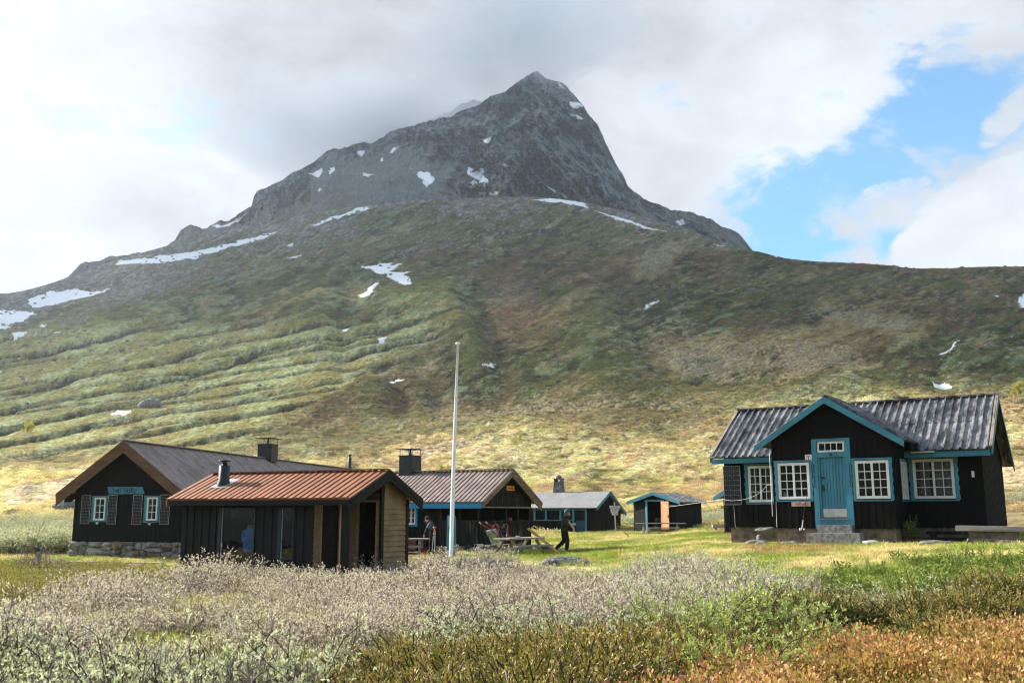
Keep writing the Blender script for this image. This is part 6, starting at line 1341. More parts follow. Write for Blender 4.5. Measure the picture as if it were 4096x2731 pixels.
# ================================================================== vegetation
def leaf_mat(name, cols, trans=.35, rough=.55, attr='r', tint=False, spec=.25):
    """colour runs along cols by the per-leaf value, shifted per plant"""
    t = NT(name); a = t.attr(attr); oi = t.n('ShaderNodeObjectInfo').outputs['Random']
    f = t.math('ADD', t.math('MULTIPLY', a, .75), t.math('MULTIPLY', oi, .25)); c = cols[0]
    for i, col in enumerate(cols[1:]):
        n = len(cols) - 1; c = t.mix(t.ramp(f, (i + .15) / n, (i + .85) / n), c, col)
    if tint:
        ta = t.n('ShaderNodeAttribute', attribute_name='tint', attribute_type='INSTANCER').outputs['Color']
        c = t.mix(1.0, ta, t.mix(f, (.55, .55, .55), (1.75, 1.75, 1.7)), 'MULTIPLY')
    b = t.bsdf(c, rough, spec); tr = t.n('ShaderNodeBsdfTranslucent'); t.setin(tr.inputs[0], t.mix(1.0, c, (1.0, 1.0, .75), 'MULTIPLY')); mx = t.n('ShaderNodeMixShader'); mx.inputs[0].default_value = trans
    t.l(b, mx.inputs[1]); t.l(tr.outputs[0], mx.inputs[2]); return t.done(mx.outputs[0])
TWIG = leaf_mat('willow_twig', [(.025, .017, .015), (.09, .06, .052), (.27, .20, .18)], 0)
TWIGP = leaf_mat('purple_twig', [(.07, .04, .038), (.20, .125, .115), (.38, .28, .26)], 0)
GREYL = leaf_mat('silver_willow_leaf', [(.13, .16, .07), (.31, .35, .20), (.56, .60, .42), (.66, .65, .50)], .42)
PINKL = leaf_mat('pale_willow_catkin', [(.20, .17, .13), (.42, .37, .31), (.72, .68, .58), (.70, .60, .56)], .42)
LIMEL = leaf_mat('lime_willow_leaf', [(.13, .17, .04), (.31, .38, .11), (.50, .55, .22)], .4)
YELL = leaf_mat('yellow_shrub_leaf', [(.13, .13, .03), (.30, .28, .06), (.45, .42, .12)], .4)
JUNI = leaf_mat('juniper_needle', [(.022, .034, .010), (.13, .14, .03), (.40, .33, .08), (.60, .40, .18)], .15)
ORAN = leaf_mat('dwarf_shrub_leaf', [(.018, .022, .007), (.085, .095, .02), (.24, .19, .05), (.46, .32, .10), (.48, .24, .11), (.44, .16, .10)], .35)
GRASS = leaf_mat('grass_blade', [(.15, .20, .03), (.32, .36, .07), (.48, .46, .12), (.58, .48, .22)], .4)
HERB = leaf_mat('herb_leaf', [(.045, .08, .012), (.14, .20, .03), (.32, .38, .09)], .35)
HILLL = leaf_mat('hillside_scrub_leaf', [(.1, .1, .1), (.2, .2, .2)], .45, tint=True)
GRASST = leaf_mat('lawn_blade', [(.1, .1, .1), (.2, .2, .2)], .4, tint=True)
BIRCHL = leaf_mat('birch_leaf', [(.22, .23, .04), (.40, .38, .07), (.52, .47, .12)], .45)
BARK = simple('birch_bark', (.42, .38, .34), .7, .2, var=.5, scale=18)
class PB:
    """numpy plant builder: quads with a per-plant value r"""
    def __init__(s): s.V = []; s.R = []; s.M = []; s.n = 0
    def quad(s, p, r, mi): s.V.append(p); s.R += [r] * 4; s.M.append(mi)
    def leaf(s, b, d, up, ln, w, r, mi=1, fold=.5):
        d = d / (np.linalg.norm(d) + 1e-9); sx = np.cross(d, up); sx /= np.linalg.norm(sx) + 1e-9
        s.quad([b, b + d * ln * fold + sx * w / 2, b + d * ln, b + d * ln * fold - sx * w / 2], r, mi)
    def twig(s, p, q, r0, r1, r, mi=0):
        d = q - p; d = d / (np.linalg.norm(d) + 1e-9); a = np.cross(d, (.3, .9, .31)); a /= np.linalg.norm(a) + 1e-9; b = np.cross(d, a)
        c = [a, -.5 * a + .866 * b, -.5 * a - .866 * b]
        for i in range(3): s.quad([p + c[i] * r0, p + c[(i + 1) % 3] * r0, q + c[(i + 1) % 3] * r1, q + c[i] * r1], r, mi)
    def arrays(s): return np.array(s.V, np.float32).reshape(-1, 3), np.arange(len(s.V) * 4).reshape(-1, 4), np.array(s.R, np.float32), np.array(s.M)
    def proto(s, name, mats):
        V, q, R, M = s.arrays(); return np_mesh(name, V, q, mats, dict(r=R), M, smooth=False, link=False)
def rv(r, s=1.0): return np.array([r.uniform(-s, s), r.uniform(-s, s), r.uniform(-s, s)])
def willow(seed, stems=10, h=.42, spread=.5, twigs=3, leaves=7, ll=.032, lw=.014, tilt=1.5, bare=.3, tr=.0075, segs=5):
    r = random.Random(seed); p = PB()
    for k in range(stems):
        a = 2 * pi * (k + r.random()) / stems; rad = spread * r.random() ** .7 * .5; q = np.array([rad * cos(a), rad * sin(a), -.05]); t = tilt * r.uniform(.15, 1)
        d = np.array([cos(a) * t, sin(a) * t, 1.0]); d /= np.linalg.norm(d); L = h * r.uniform(.75, 1.2) / segs * 1.3; rr = tr * r.uniform(.8, 1.5); rc0 = r.random()
        for i in range(segs):
            d = d + rv(r, .55); d[2] = abs(d[2]) * .8 + .12; d /= np.linalg.norm(d); e = q + d * L; p.twig(q, e, rr, rr * .78, rc0 * .8); rr *= .78
            if i >= 1:
                for _ in range(twigs):
                    tdir = d * .5 + rv(r, 1.0); tdir[2] = abs(tdir[2]) * .6 + .12; tdir /= np.linalg.norm(tdir); tl = h * r.uniform(.14, .34); b = q + (e - q) * r.random(); m = b + tdir * tl * .5; t2 = tdir + rv(r, .45) + np.array((0, 0, .2)); t2 /= np.linalg.norm(t2); f = m + t2 * tl * .5
                    p.twig(b, m, rr * .55, rr * .42, rc0 * .8 + .2); p.twig(m, f, rr * .42, rr * .2, rc0 * .8 + .2)
                    if r.random() < bare: continue
                    for j in range(leaves):      # tuft of leaves at the shoot's end
                        s = .62 + .38 * (j + r.random()) / leaves; c = b + (m - b) * min(1, s * 2) if s < .5 else m + (f - m) * (s * 2 - 1)
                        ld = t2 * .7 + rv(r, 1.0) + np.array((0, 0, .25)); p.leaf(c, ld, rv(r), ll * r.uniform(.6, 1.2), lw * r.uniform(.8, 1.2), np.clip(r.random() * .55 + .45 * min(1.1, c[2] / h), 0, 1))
            q = e
    return p
def juniper(seed, stems=17, h=.30, spread=.36, n=34, ll=.019):
    r = random.Random(seed); p = PB()
    for k in range(stems):
        a = 2 * pi * (k + r.random()) / stems; rad = spread * sqrt(r.random()); q = np.array([rad * cos(a) * .6, rad * sin(a) * .6, 0.]); d = np.array([cos(a) * 1.0, sin(a) * 1.0, r.uniform(.4, 1.1)]); d /= np.linalg.norm(d)
        L = h * r.uniform(.7, 1.2) / 4; hue = r.random()
        for i in range(4):
            d = d + rv(r, .3); d[2] += .08; d /= np.linalg.norm(d); e = q + d * L
            p.twig(q, e, .005, .004, .3)
            for j in range(n):
                c = q + (e - q) * r.random(); w = rv(r); w -= d * (w @ d); w /= np.linalg.norm(w) + 1e-9; off = w * r.uniform(0, .036) * (1.2 - .2 * i); ld = d * .8 + w * .8
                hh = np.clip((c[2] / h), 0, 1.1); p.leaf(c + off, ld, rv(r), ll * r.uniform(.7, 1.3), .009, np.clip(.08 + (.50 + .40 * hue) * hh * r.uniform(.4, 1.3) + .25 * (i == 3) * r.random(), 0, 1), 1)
            q = e
    return p
def cushion(seed, n=620, rad=.26, h=.13, ll=.018, lw=.014):
    r = random.Random(seed); p = PB()
    for k in range(n):
        a = 2 * pi * r.random(); q = rad * sqrt(r.random()); hh = h * (.75 + .5 * vn(np.array(q * 9 * cos(a)), np.array(q * 9 * sin(a)), seed)) * (1 - .6 * (q / rad) ** 2) * (.8 + .5 * sin(a * 3 + seed) * q / rad) * r.uniform(.35, 1.15); c = np.array([q * cos(a), q * sin(a), hh])
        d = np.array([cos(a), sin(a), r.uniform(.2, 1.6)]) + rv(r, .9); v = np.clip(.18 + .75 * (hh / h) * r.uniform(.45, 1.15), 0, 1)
        p.leaf(c, d, rv(r), ll * r.uniform(.7, 1.3), lw, v, 1)
        if k % 9 == 0: p.twig(np.array([q * .7 * cos(a), q * .7 * sin(a), -.02]), c, .0025, .0015, .3)
    return p
def tuft(seed, n=46, rad=.14, h=.16, w=.006, lean=.5, dry=.35):
    r = random.Random(seed); p = PB()
    for k in range(n):
        a = 2 * pi * r.random(); q = rad * sqrt(r.random()); b = np.array([q * cos(a), q * sin(a), -.01]); d = np.array([r.uniform(-lean, lean), r.uniform(-lean, lean), 1.0]); L = h * r.uniform(.5, 1.2); v = r.random() * (1 if r.random() < dry else .6)
        sx = np.cross(d, rv(r)); sx /= np.linalg.norm(sx) + 1e-9; m = b + d * L * .55; e = m + (d + np.array([d[0], d[1], -.25]) * .9) * L * .4
        p.quad([b - sx * w / 2, b + sx * w / 2, m + sx * w * .4, m - sx * w * .4], v, 1); p.quad([m - sx * w * .4, m + sx * w * .4, e + sx * w * .05, e - sx * w * .05], v, 1)
    return p
def herb(seed, n=120, rad=.2, h=.18, ll=.06, lw=.035):
    r = random.Random(seed); p = PB()
    for k in range(n):
        a = 2 * pi * r.random(); q = rad * sqrt(r.random()); c = np.array([q * cos(a), q * sin(a), h * r.uniform(.3, 1.1)]); d = np.array([cos(a), sin(a), r.uniform(-.2, .9)]) + rv(r, .6); p.leaf(c, d, np.array((0, 0, 1.)) + rv(r, .5), ll * r.uniform(.6, 1.2), lw, np.clip(.2 + .7 * c[2] / h * r.random() * 1.3, 0, 1), 1, .45)
        if k % 4 == 0: p.twig(np.array([q * .5 * cos(a), q * .5 * sin(a), 0]), c, .003, .002, .4)
    return p
def fireweed(seed, k=5, h=.4):
    r = random.Random(seed); p = PB()
    for s in range(k):
        b = np.array([r.uniform(-.12, .12), r.uniform(-.12, .12), 0]); d = np.array([r.uniform(-.12, .12), r.uniform(-.12, .12), 1.]); L = h * r.uniform(.6, 1.1); p.twig(b, b + d * L, .005, .003, .6)
        for j in range(26):
            f = (j + 1) / 26; c = b + d * L * (.2 + .8 * f); a = j * 2.4; p.leaf(c, np.array([cos(a), sin(a), .5 + f]), np.array((0, 0, 1.)), .09 * (1 - .5 * f), .016, np.clip(.35 + .6 * f, 0, 1), 1)
    return p
def lump(seed, n=70, rad=.6, h=.36, ll=.17, lw=.10, open_=.0):
    r = random.Random(seed); p = PB()
    for k in range(n):
        z = r.random(); a = 2 * pi * r.random(); q = sqrt(max(0, 1 - z * z)) * r.uniform(.55, 1.05); c = np.array([rad * q * cos(a), rad * q * sin(a), h * z * r.uniform(.6, 1.1)])
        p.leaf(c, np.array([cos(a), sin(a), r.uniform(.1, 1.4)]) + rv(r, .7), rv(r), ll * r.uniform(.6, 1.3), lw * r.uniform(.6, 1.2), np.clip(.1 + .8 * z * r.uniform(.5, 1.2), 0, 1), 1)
    return p
PROTO = {}
def coll(name, plants, mats):
    c = bpy.data.collections.new(name)
    for i, p in enumerate(plants):
        o = p.proto(name, mats); c.objects.link(o)
    PROTO[name] = (c, len(plants)); return c
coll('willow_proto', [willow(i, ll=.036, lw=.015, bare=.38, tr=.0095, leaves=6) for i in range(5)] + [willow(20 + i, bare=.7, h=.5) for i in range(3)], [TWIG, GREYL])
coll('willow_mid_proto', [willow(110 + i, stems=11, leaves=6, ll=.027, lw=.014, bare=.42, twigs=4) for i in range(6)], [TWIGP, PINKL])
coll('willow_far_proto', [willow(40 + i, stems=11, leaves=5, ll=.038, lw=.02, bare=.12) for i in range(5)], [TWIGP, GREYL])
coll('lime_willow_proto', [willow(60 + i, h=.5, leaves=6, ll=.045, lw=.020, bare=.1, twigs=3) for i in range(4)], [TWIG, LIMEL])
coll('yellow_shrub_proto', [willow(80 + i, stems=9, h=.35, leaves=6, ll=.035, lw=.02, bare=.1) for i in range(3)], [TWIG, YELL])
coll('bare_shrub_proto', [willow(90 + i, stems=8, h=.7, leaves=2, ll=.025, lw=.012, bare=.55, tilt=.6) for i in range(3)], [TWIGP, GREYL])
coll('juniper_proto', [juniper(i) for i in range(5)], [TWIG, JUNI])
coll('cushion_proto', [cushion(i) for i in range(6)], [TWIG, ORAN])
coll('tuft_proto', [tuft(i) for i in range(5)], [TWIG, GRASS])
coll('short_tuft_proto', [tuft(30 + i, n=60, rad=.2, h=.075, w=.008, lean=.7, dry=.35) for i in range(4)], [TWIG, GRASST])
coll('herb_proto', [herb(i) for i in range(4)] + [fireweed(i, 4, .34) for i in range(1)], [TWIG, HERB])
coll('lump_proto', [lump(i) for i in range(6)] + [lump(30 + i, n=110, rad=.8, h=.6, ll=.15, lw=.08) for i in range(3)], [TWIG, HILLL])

def scatter(name, proto, X, Y, scale, label, tint=None, sink=.02, tilt=.12, only=None, seed=0, zs=None):
    r = np.random.default_rng(seed); n = len(X); c, k = PROTO[proto]; Z = ground(X, Y) - sink * scale
    me = bpy.data.meshes.new(name); me.vertices.add(n); me.vertices.foreach_set('co', np.stack([X, Y, Z], -1).astype(np.float32).ravel())
    def at(nm, typ, key, arr): a = me.attributes.new(nm, typ, 'POINT'); a.data.foreach_set(key, arr.ravel())
    at('rot', 'FLOAT_VECTOR', 'vector', np.stack([r.uniform(-tilt, tilt, n), r.uniform(-tilt, tilt, n), r.uniform(0, 2 * pi, n)], -1).astype(np.float32))
    sc3 = np.stack([scale, scale, scale * (r.uniform(.8, 1.25, n) if zs is None else zs)], -1).astype(np.float32); at('scl', 'FLOAT_VECTOR', 'vector', sc3)
    at('idx', 'INT', 'value', r.integers(0, k if only is None else only, n).astype(np.int32))
    if tint is not None: t4 = np.ones((n, 4), np.float32); t4[:, :3] = tint; at('tint', 'FLOAT_COLOR', 'color', t4)
    o = new_obj(name, me); ng = bpy.data.node_groups.new(name, 'GeometryNodeTree')
    ng.interface.new_socket('Geometry', in_out='INPUT', socket_type='NodeSocketGeometry'); ng.interface.new_socket('Geometry', in_out='OUTPUT', socket_type='NodeSocketGeometry')
    N = ng.nodes.new; gi = N('NodeGroupInput'); go = N('NodeGroupOutput'); ip = N('GeometryNodeInstanceOnPoints'); ci = N('GeometryNodeCollectionInfo'); ci.inputs['Collection'].default_value = c
    ci.inputs['Separate Children'].default_value = True; ci.inputs['Reset Children'].default_value = True; ip.inputs['Pick Instance'].default_value = True
    def na(nm, typ): q = N('GeometryNodeInputNamedAttribute'); q.data_type = typ; q.inputs['Name'].default_value = nm; return q.outputs['Attribute']
    e2 = N('FunctionNodeEulerToRotation'); l = ng.links.new
    l(gi.outputs[0], ip.inputs['Points']); l(ci.outputs[0], ip.inputs['Instance']); l(na('idx', 'INT'), ip.inputs['Instance Index']); l(na('rot', 'FLOAT_VECTOR'), e2.inputs[0]); l(e2.outputs[0], ip.inputs['Rotation']); l(na('scl', 'FLOAT_VECTOR'), ip.inputs['Scale']); l(ip.outputs[0], go.inputs[0])
    md = o.modifiers.new('scatter', 'NODES'); md.node_group = ng
    return tag(o, label, kind='stuff')
def samp(n, y0, y1, seed, p=1.0, t=.72):
    """n points, area density ~ Y^-p, inside |X/Y|<t"""
    r = np.random.default_rng(seed); k = 2 - p
    y = (r.uniform(0, 1, n) * (y1 ** k - y0 ** k) + y0 ** k) ** (1 / k) if abs(k) > 1e-6 else y0 * (y1 / y0) ** r.uniform(0, 1, n)
    return r.uniform(-t, t, n) * y, y
def inpoly(U, V, P):
    P = np.array(P, float) * K; ins = np.zeros(U.shape, bool)
    for k in range(len(P)):
        a = P[k]; b = P[(k + 1) % len(P)]
        if a[1] != b[1]: ins ^= ((a[1] > V) != (b[1] > V)) & (U < (b[0] - a[0]) * (V - a[1]) / (b[1] - a[1]) + a[0])
    return ins
def up(X, Y, h=.25): return pix(X, Y, ground(X, Y) + h)
Z_WIL = [(-900, 1400), (-200, 1345), (100, 1335), (300, 1318), (430, 1308), (700, 1292), (900, 1278), (1130, 1276), (1290, 1296), (1380, 1310), (1500, 1292), (1600, 1286), (1720, 1300), (1870, 1340), (1810, 1385), (1500, 1440), (1250, 1462), (1000, 1478), (860, 1510), (620, 1600), (500, 1900), (-900, 1900)]
Z_ORA = [(820, 1640), (1180, 1545), (1420, 1512), (1560, 1500), (1690, 1462), (1800, 1436), (1930, 1415), (2050, 1430), (2200, 1412), (2352, 1368), (2900, 1370), (2900, 2200), (900, 2200)]
Z_JUN = [(500, 1660), (850, 1508), (1000, 1475), (1200, 1474), (1650, 1458), (1740, 1478), (1560, 1512), (1330, 1534), (1060, 1640), (900, 2200), (100, 2200)]
Z_J2 = [(2080, 1388), (2150, 1368), (2352, 1343), (2800, 1338), (2800, 1350), (2352, 1382), (2200, 1418), (2090, 1422)]
Z_LIM = [(1500, 1400), (1600, 1378), (1790, 1372), (1850, 1420), (1850, 1455), (1650, 1500), (1500, 1490)]
Z_HER = [(1860, 1350), (1950, 1318), (2080, 1288), (2800, 1262), (2800, 1360), (2352, 1360), (2100, 1375), (2060, 1400), (1960, 1360)]
Z_YEL = [(-900, 1290), (0, 1290), (260, 1290), (420, 1305), (430, 1325), (330, 1340), (150, 1358), (-200, 1372), (-900, 1400)]
Z_LAWN = [(1000, 1262), (1040, 1230), (1200, 1212), (1440, 1205), (1660, 1205), (1668, 1240), (2440, 1238), (2900, 1230), (2900, 1270), (2080, 1288), (1950, 1318), (1870, 1340), (1720, 1300), (1600, 1284), (1400, 1300), (1290, 1292), (1130, 1272), (950, 1275)]
KEEP = []    # footprints to stay clear of: (object, x0, x1, y0, y1)
for o_, x0, x1, y0, y1 in ((R_, -.2, W_ + .2, -2.2, D_ + .2), (A_, -.2, AW + .2, -.2, AD + .2), (B_, -.15, BW + .15, -.12, BD + .15), (C_, -.1, CW + .4, -.3, CD + .1), (D_h, -.1, DW + .1, -.1, DD), (E_h, -.1, EW + .1, -.1, ED), (O_h, 0, 2.3, 0, 2.3)):
    KEEP.append((np.array(o_.matrix_basis.inverted()), x0, x1, y0, y1))
def free(X, Y):
    ok = np.ones(X.shape, bool)
    for Mi, x0, x1, y0, y1 in KEEP:
        lx = Mi[0, 0] * X + Mi[0, 1] * Y + Mi[0, 3]; ly = Mi[1, 0] * X + Mi[1, 1] * Y + Mi[1, 3]
        ok &= ~((lx > x0) & (lx < x1) & (ly > y0) & (ly < y1))
    return ok
def zone(n, y0, y1, seed, polys, p=1.0, h=.25, jit=18, nots=()):
    X, Y = samp(n, y0, y1, seed, p); U, V = up(X, Y, h); r = np.random.default_rng(seed + 1); j = fbm(X * .9, Y * .9, seed, 3) * jit * 6 * (12 / np.maximum(Y, 6)); V2 = V + j; U2 = U + j * 1.6
    m = np.zeros(X.shape, bool)
    for P in polys: m |= inpoly(U2, V2, P)
    for P in nots: m &= ~inpoly(U2, V2, P)
    m &= free(X, Y) & (Y > 4.6); return X[m], Y[m]
if VEG:
    r_ = np.random.default_rng(3)
    X, Y = zone(8500, 4.6, 34, 201, [Z_WIL], p=.75, h=.3, nots=[Z_JUN]); d = fbm(X / 1.5, Y / 1.5, 5, 3); m = d > -.19; X, Y, d = X[m], Y[m], d[m]
    sz = (.70 + 1.5 * (d + .02)) * r_.uniform(.75, 1.2, len(X)); nr_ = (Y + 9 * fbm(X / 3, Y / 3, 15, 3) - .25 * X) < 12.5
    scatter('willow_thicket', 'willow_proto', X[nr_], Y[nr_], sz[nr_], 'silver green leafy dwarf willow thicket nearest the camera', seed=4)
    scatter('twiggy_willow_thicket', 'willow_mid_proto', X[~nr_], Y[~nr_], sz[~nr_], 'mauve grey twiggy willow thicket before the charcoal cabin and flagpole', seed=5)
    X, Y = zone(2500, 10, 30, 205, [[(1380, 1308), (1500, 1285), (1620, 1262), (1700, 1285), (1870, 1335), (1830, 1385), (1480, 1400)]], p=.6)
    scatter('pale_willow_thicket', 'willow_far_proto', X, Y, .85 * r_.uniform(.6, 1.15, len(X)), 'paler willow scrub below the blue-door cabin', seed=6)
    X, Y = zone(3300, 5, 22, 211, [Z_LIM], p=.8, h=.3, jit=14); X, Y = X[::2], Y[::2]
    scatter('lime_willow_scrub', 'lime_willow_proto', X, Y, .8 * r_.uniform(.6, 1.2, len(X)), 'lime green leafy willow shoots in the foreground', seed=8)
    X, Y = zone(14000, 4.6, 16, 221, [Z_JUN], p=.8, h=.26); 
    d = fbm(X / .9, Y / .9, 77, 3); m = d > -.12; X, Y, d = X[m], Y[m], d[m]
    scatter('juniper_carpet', 'juniper_proto', X, Y, (.9 + 1.8 * d) * r_.uniform(.6, 1.25, len(X)), 'creeping olive and rust coloured juniper along the bottom', seed=9)
    X, Y = zone(700, 5, 18, 227, [Z_ORA], p=.8, h=.2); m = fbm(X / 1.4, Y / 1.4, 91, 3) < -.06
    scatter('juniper_sprigs', 'juniper_proto', X[m], Y[m], .9 * r_.uniform(.7, 1.2, m.sum()), 'juniper sprigs growing between the orange heath cushions', seed=31)
    X, Y = zone(1500, 5, 20, 229, [Z_ORA], p=.8, h=.1); m = fbm(X / .8, Y / .8, 95, 3) > .08
    scatter('green_shoots', 'herb_proto', X[m], Y[m], .6 * r_.uniform(.6, 1.2, m.sum()), 'green leafy shoots among the orange heath', seed=32)
    X, Y = zone(5200, 6, 24, 225, [Z_J2], p=.8, h=.28)
    scatter('juniper_scrub', 'juniper_proto', X, Y, 1.05 * r_.uniform(.7, 1.3, len(X)), 'dark juniper scrub between the herbs and orange heath', seed=10)
    X, Y = zone(19000, 4.6, 18, 231, [Z_ORA], p=.8, h=.12); d = fbm(X / .6, Y / .6, 9, 3); m = d > -.11; X, Y = X[m], Y[m]
    keep_o = (fbm(X / 1.4, Y / 1.4, 91, 3) > -.12) | (r_.random(len(X)) > .6); X, Y, dm = X[keep_o], Y[keep_o], d[m][keep_o]
    scatter('orange_heath', 'cushion_proto', X, Y, (1.05 + 2.2 * dm) * r_.uniform(.7, 1.3, len(X)), 'orange and yellow dwarf shrub heath at lower right', seed=12)
    X, Y = zone(13000, 9, 32, 241, [Z_HER], p=.8, h=.1); d = fbm(X / 1.0, Y / 1.0, 19, 3); m = d > -.07; 
    scatter('herb_patch', 'herb_proto', X[m], Y[m], .72 * (1 + 1.2 * d[m]) * r_.uniform(.6, 1.25, m.sum()), 'leafy green herbs growing in front of the blue-door cabin', seed=13)
    X, Y = zone(8500, 14, 40, 251, [Z_YEL], p=.9); d = fbm(X / 2, Y / 2, 29, 3); m = d > -.2
    scatter('yellow_scrub', 'yellow_shrub_proto', X[m], Y[m], .9 * r_.uniform(.6, 1.25, m.sum()), 'yellow green low scrub in the grass at the left edge', seed=14)
    X, Y = zone(520, 12, 40, 255, [Z_YEL, [(1380, 1300), (1500, 1282), (1900, 1330), (1800, 1380), (1450, 1330)]], p=.8)
    scatter('bare_twig_bushes', 'bare_shrub_proto', X, Y, .75 * r_.uniform(.5, 1.2, len(X)), 'bare brown twigs poking up through grass and scrub', seed=15)
    # a row of taller willow shoots against the charcoal cabin
    q = np.random.default_rng(8).uniform(0, 1, 60); P_l = [B_.matrix_basis @ Vector((.5 + 4.6 * a, -.75 - .5 * b, 0)) for a, b in zip(q, np.random.default_rng(9).uniform(0, 1, 60))]
    scatter('willow_shoots', 'willow_proto', np.array([p.x for p in P_l]), np.array([p.y for p in P_l]), np.full(60, .95) * r_.uniform(.6, 1.05, 60), 'grey willow shoots leaning against the base of the charcoal cabin', seed=16)
    # grass
    X, Y = samp(42000, 5, 80, 261, 1.05); U, V = up(X, Y, .05); lw_ = inpoly(U, V, Z_LAWN) | inpoly(U, V, [(-900, 1235), (175, 1235), (430, 1290), (430, 1420), (-900, 1420)]) | inpoly(U, V, Z_HER) ; m = lw_ & free(X, Y)
    scatter('lawn_grass', 'short_tuft_proto', X[m], Y[m], (.9 + .022 * Y[m]) * r_.uniform(.7, 1.3, m.sum()), 'short sunlit yard grass around the cabins', seed=17, tint=np.clip(HC[np.clip(np.searchsorted(YF, Y[m]), 0, nr - 1), np.clip(np.searchsorted(TXF, X[m] / Y[m]), 0, nc - 1)] * 1.25 * r_.uniform(.7, 1.3, (m.sum(), 1)), .01, .7))
    X, Y = samp(9000, 4.6, 34, 263, 1.0); m = free(X, Y) & ~(inpoly(*up(X, Y, .05), Z_LAWN) & (r_.random(len(X)) > .04)); m &= (fbm(X / 1.5, Y / 1.5, 39, 3) > -.02) | (r_.random(len(X)) > .8)
    scatter('long_grass', 'tuft_proto', X[m], Y[m], (.8 + .012 * Y[m]) * r_.uniform(.6, 1.5, m.sum()), 'longer grass tufts among shrubs and beside walls', seed=18)
    # the slope behind: scrub coloured like the ground it grows from
    def hillscrub(name, n, y0, y1, p, sc0, seed, label, thr, only=None, t=.68):
        X, Y = samp(n, y0, y1, seed, p, t); j = np.clip(np.searchsorted(TXF, X / Y), 0, nc - 1); i = np.clip(np.searchsorted(YF, Y), 0, nr - 1)
        c = HC[i, j]; d = fbm(X / 9, Y / 12, 301, 4); m = (SN[i, j] < .3) & ((msk[i, j] < .3) | (dip[i, j] < .12)) & (lawn[i, j] < 2) & (d + .35 * r_.random(len(X)) > thr) & (straw[i, j] < 6) & free(X, Y)
        X, Y, c = X[m], Y[m], c[m]; s = sc0(Y) * r_.uniform(.55, 1.3, len(X)) * (1 - .45 * msk[i, j][m])
        scatter(name, 'lump_proto', X, Y, s, label, tint=np.clip(c * 1.12, .01, .6), seed=seed, sink=.08, only=only, zs=r_.uniform(.5, .95, len(X)))
    hillscrub('slope_scrub', 46000, 58, 160, .9, lambda y: .45 + y * .0042, 401, 'low scrub and heather on the slope right behind the cabins', -.06)
    hillscrub('upper_slope_scrub', 120000, 140, 760, 1.15, lambda y: .45 + y * .0036, 403, 'patches of willow and juniper scrub higher on the slope', -.02)
    c_ = bpy.data.collections.new('rock_proto')
    for i in range(4): c_.objects.link(blob_stone((0, 0, .1), .5, 70 + i, 7, (1.3, 1, .7)).build('rock', simple('slope_rock', (.22, .225, .215), .9, .15, var=.4, scale=2), None, False, False))
    PROTO['rock_proto'] = (c_, 4)
    X, Y = samp(3600, 330, 980, 281, .6, .66); d = fbm(X / 40, Y / 40, 311, 4); m = (d + .2 * (X / Y < -.05) > .10); X, Y = X[m], Y[m]
    scatter('slope_rocks', 'rock_proto', X, Y, (.35 + Y * .0012) * r_.uniform(.3, 1.6, len(X)) ** 1.8, 'grey rocks and rubble strewn over the upper slope', seed=22)
    X, Y = samp(9000, 46, 80, 271, .8, .66); j = np.clip(np.searchsorted(TXF, X / Y), 0, nc - 1); i = np.clip(np.searchsorted(YF, Y), 0, nr - 1); U, V = up(X, Y, .1)
    m = (lawn[i, j] < -4) & free(X, Y) & ((Y > 72) | (X / Y < -.4)) & ~inpoly(U, V, Z_LAWN)
    scatter('purple_heath', 'willow_far_proto', X[m], Y[m], (1.0 + .004 * Y[m]) * r_.uniform(.6, 1.25, m.sum()), 'brown purple twiggy scrub at the foot of the slope', seed=20)

# ---- single plants
def merge(name, plants, offs, mats, loc, label, cat, grp=None):
    """one shrub: several plant arrays set side by side; returned as thing with foliage and stems"""
    root = empty(name, loc, 0, label, cat, grp); V, R, M = [], [], []
    for p, (x, y, z, s, a, sz) in zip(plants, offs):
        v, q, r, m = p.arrays(); c, n = cos(a), sin(a); v2 = np.stack([(v[:, 0] * c - v[:, 1] * n) * s + x, (v[:, 0] * n + v[:, 1] * c) * s + y, v[:, 2] * s * sz + z], -1); V.append(v2); R.append(r); M.append(m)
    V = np.concatenate(V); R = np.concatenate(R); M = np.concatenate(M)
    for mi, nm in ((0, 'stem'), (1, 'foliage')):
        f = np.repeat(M == mi, 4); vv = V[f]
        if len(vv): o = np_mesh(nm, vv, np.arange(len(vv)).reshape(-1, 4), mats[mi], dict(r=R[f]), smooth=False); o.parent = root
    return root
def mound(name, fn, u, v, w, h, n, s, mats, label, cat, grp, seed, dome=True):
    r = random.Random(seed); x, y, z = gsolve(u, v); offs = []; pl = [fn(seed + i) for i in range(4)]
    for i in range(n):
        a = 2 * pi * r.random(); q = sqrt(r.random()); px, py = q * w * cos(a), q * w * .6 * sin(a); zz = (h * (1 - q * q) if dome else 0) + (gz(x + px, y + py) - z)
        offs.append((px, py, zz, s * r.uniform(.7, 1.25), 6.28 * r.random(), r.uniform(.8, 1.2)))
    return merge(name, [pl[i % 4] for i in range(n)], offs, mats, (x, y, z), label, cat, grp)
GJ = 'juniper mounds in the foreground'
mound('juniper_bush', juniper, 3200, 2545, .60, .16, 70, 1.05, [TWIG, JUNI], 'broad bronze tipped juniper mound in the middle right foreground', 'juniper', GJ, 501)
mound('juniper_bush', juniper, 3790, 2500, .62, .12, 60, 1.0, [TWIG, JUNI], 'dark juniper mound below the herbs at right', 'juniper', GJ, 511)
mound('juniper_bush', juniper, 4080, 2440, .42, .18, 40, 1.0, [TWIG, JUNI], 'dark juniper at the right edge of the picture', 'juniper', GJ, 521)
mound('juniper_bush', juniper, 1960, 2620, .26, .14, 26, .85, [TWIG, JUNI], 'small upright dark juniper among grey willow in the centre', 'juniper', GJ, 531)
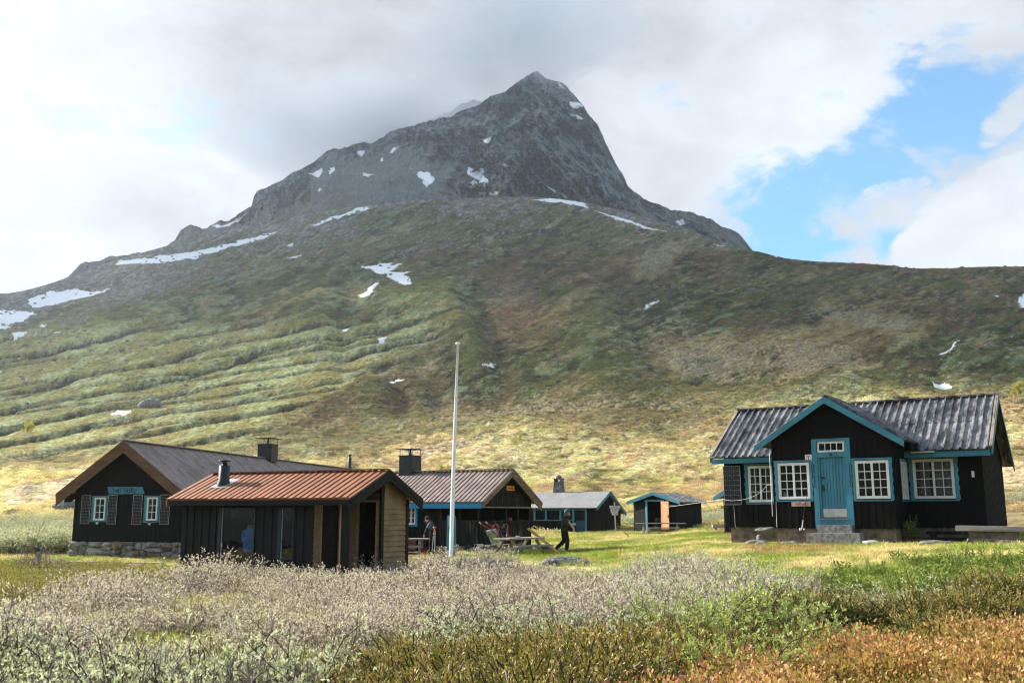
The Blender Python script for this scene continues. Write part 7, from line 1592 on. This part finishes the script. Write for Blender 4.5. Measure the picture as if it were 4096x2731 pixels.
mound('willow_bush', lambda s: willow(s, bare=.15, h=.5), 3745 - 140, 2500, .28, .0, 9, .8, [TWIG, GREYL], 'grey willow bush between the two juniper mounds', 'willow', None, 541, False)
mound('willow_bush', lambda s: willow(s, h=.5, leaves=6, ll=.045, lw=.02, bare=.1), 3080, 2600, .5, .0, 14, .95, [TWIG, LIMEL], 'lime green willow bush left of the bronze juniper', 'willow', None, 551, False)
mound('willow_bush', lambda s: willow(s, stems=13, h=.9, leaves=6, ll=.06, lw=.04, bare=.05, tr=.009), 215, 2212, 1.1, .0, 16, 1.0, [TWIG, GREYL], 'leafy grey green willow bush against the left corner of the lodge', 'willow', None, 561, False)
mound('willow_bush', lambda s: willow(s, stems=13, h=.75, leaves=6, ll=.06, lw=.04, bare=.05, tr=.009), 60, 2212, 1.0, .0, 14, 1.0, [TWIG, GREYL], 'second grey green willow bush further left of the lodge', 'willow', None, 571, False)
mound('twiggy_bush', lambda s: willow(s, stems=10, h=.9, leaves=2, ll=.03, lw=.015, bare=.5, tilt=.7, tr=.009), 130, 2290, .5, .0, 6, 1.0, [TWIGP, YELL], 'half bare brown bush in front of the standing stone', 'bush', None, 581, False)
x, y = rpt(5.95, -1.2); rt_ = merge('weed_clump', [fireweed(3, 9, .6), herb(5, 160, .3, .5, .09, .04), fireweed(8, 9, .7)], [(0, 0, 0, 1, 0, 1), (0, 0, 0, 1, 0, 1), (.15, .1, 0, 1, 1, 1)], [TWIG, HERB], (x, y, gz(x, y)), 'tall dark green weeds at the inner corner of the cabin foundation', 'weeds')
def birch(u, v, H, seed, label, leaves=1500, trunks=1, lean=0, col=BIRCHL, wide=.28):
    x, y, z = gsolve(u, v); root = empty('birch_tree', (x, y, z), 0, label, 'birch', 'small birches on the slope'); r = random.Random(seed); tw = PB(); lf = PB()
    def grow(p, d, L, rad, lev):
        n = 4
        for i in range(n):
            d = d + rv(r, .16 + .06 * lev) + np.array((0, 0, .05)); d /= np.linalg.norm(d); q = p + d * L / n; tw.twig(p, q, rad, rad * .85, r.random()); rad *= .85
            if lev < 2 and i >= 1:
                for _ in range(2 if lev == 0 else 2): e = d * .55 + rv(r, .8); e[2] = abs(e[2]) * .7 + .2; e /= np.linalg.norm(e); grow(q, e, L * r.uniform(.4, .6), rad * .55, lev + 1)
            if lev >= 1:
                for _ in range(int(leaves / 90)):
                    c = p + (q - p) * r.random() + rv(r, H * .055); lf.leaf(c, rv(r) - np.array((0, 0, .2)), rv(r), H * .028 * r.uniform(.7, 1.2), H * .020, r.random())
            p = q
    for k in range(trunks): grow(np.array([r.uniform(-.1, .1) * (trunks > 1) * 3, 0, -.1]), np.array([lean + r.uniform(-wide, wide), r.uniform(-.1, .1), 1.]), H * .72, H * .016, 0)
    for nm, p, mt in (('trunk', tw, BARK), ('crown', lf, col)):
        V, q, R, M = p.arrays(); o = np_mesh(nm, V, q, mt, dict(r=R), smooth=False); o.parent = root
    return root
birch(4070, 1610, 5.2, 1, 'pale birch with forked white trunk above the cabin roof at right', 1500, 2); birch(4052, 1612, 4.0, 5, 'slim birch left of the forked birch at the right edge', 1000, 1); birch(4112, 1600, 4.8, 7, 'birch cut by the right edge of the picture', 1200, 1)
birch(2072, 1822, 4.6, 11, 'thin yellow green birch alone on the slope behind the veranda house', 1100, 1, wide=.1)
birch(1780, 1905, 2.0, 15, 'low yellow birch shrub just above the veranda house roof', 1300, 3, wide=.9); birch(880, 1545, 3.6, 17, 'tiny bright birch in a furrow on the left slope', 900, 1)
birch(95, 1745, 3.4, 19, 'yellow birch shrub on the left slope beside the furrows', 1400, 3, wide=.8); birch(3240, 1700, 2.6, 23, 'small dark green shrub on the slope above the blue-door cabin', 1200, 3, wide=.8, col=LIMEL)
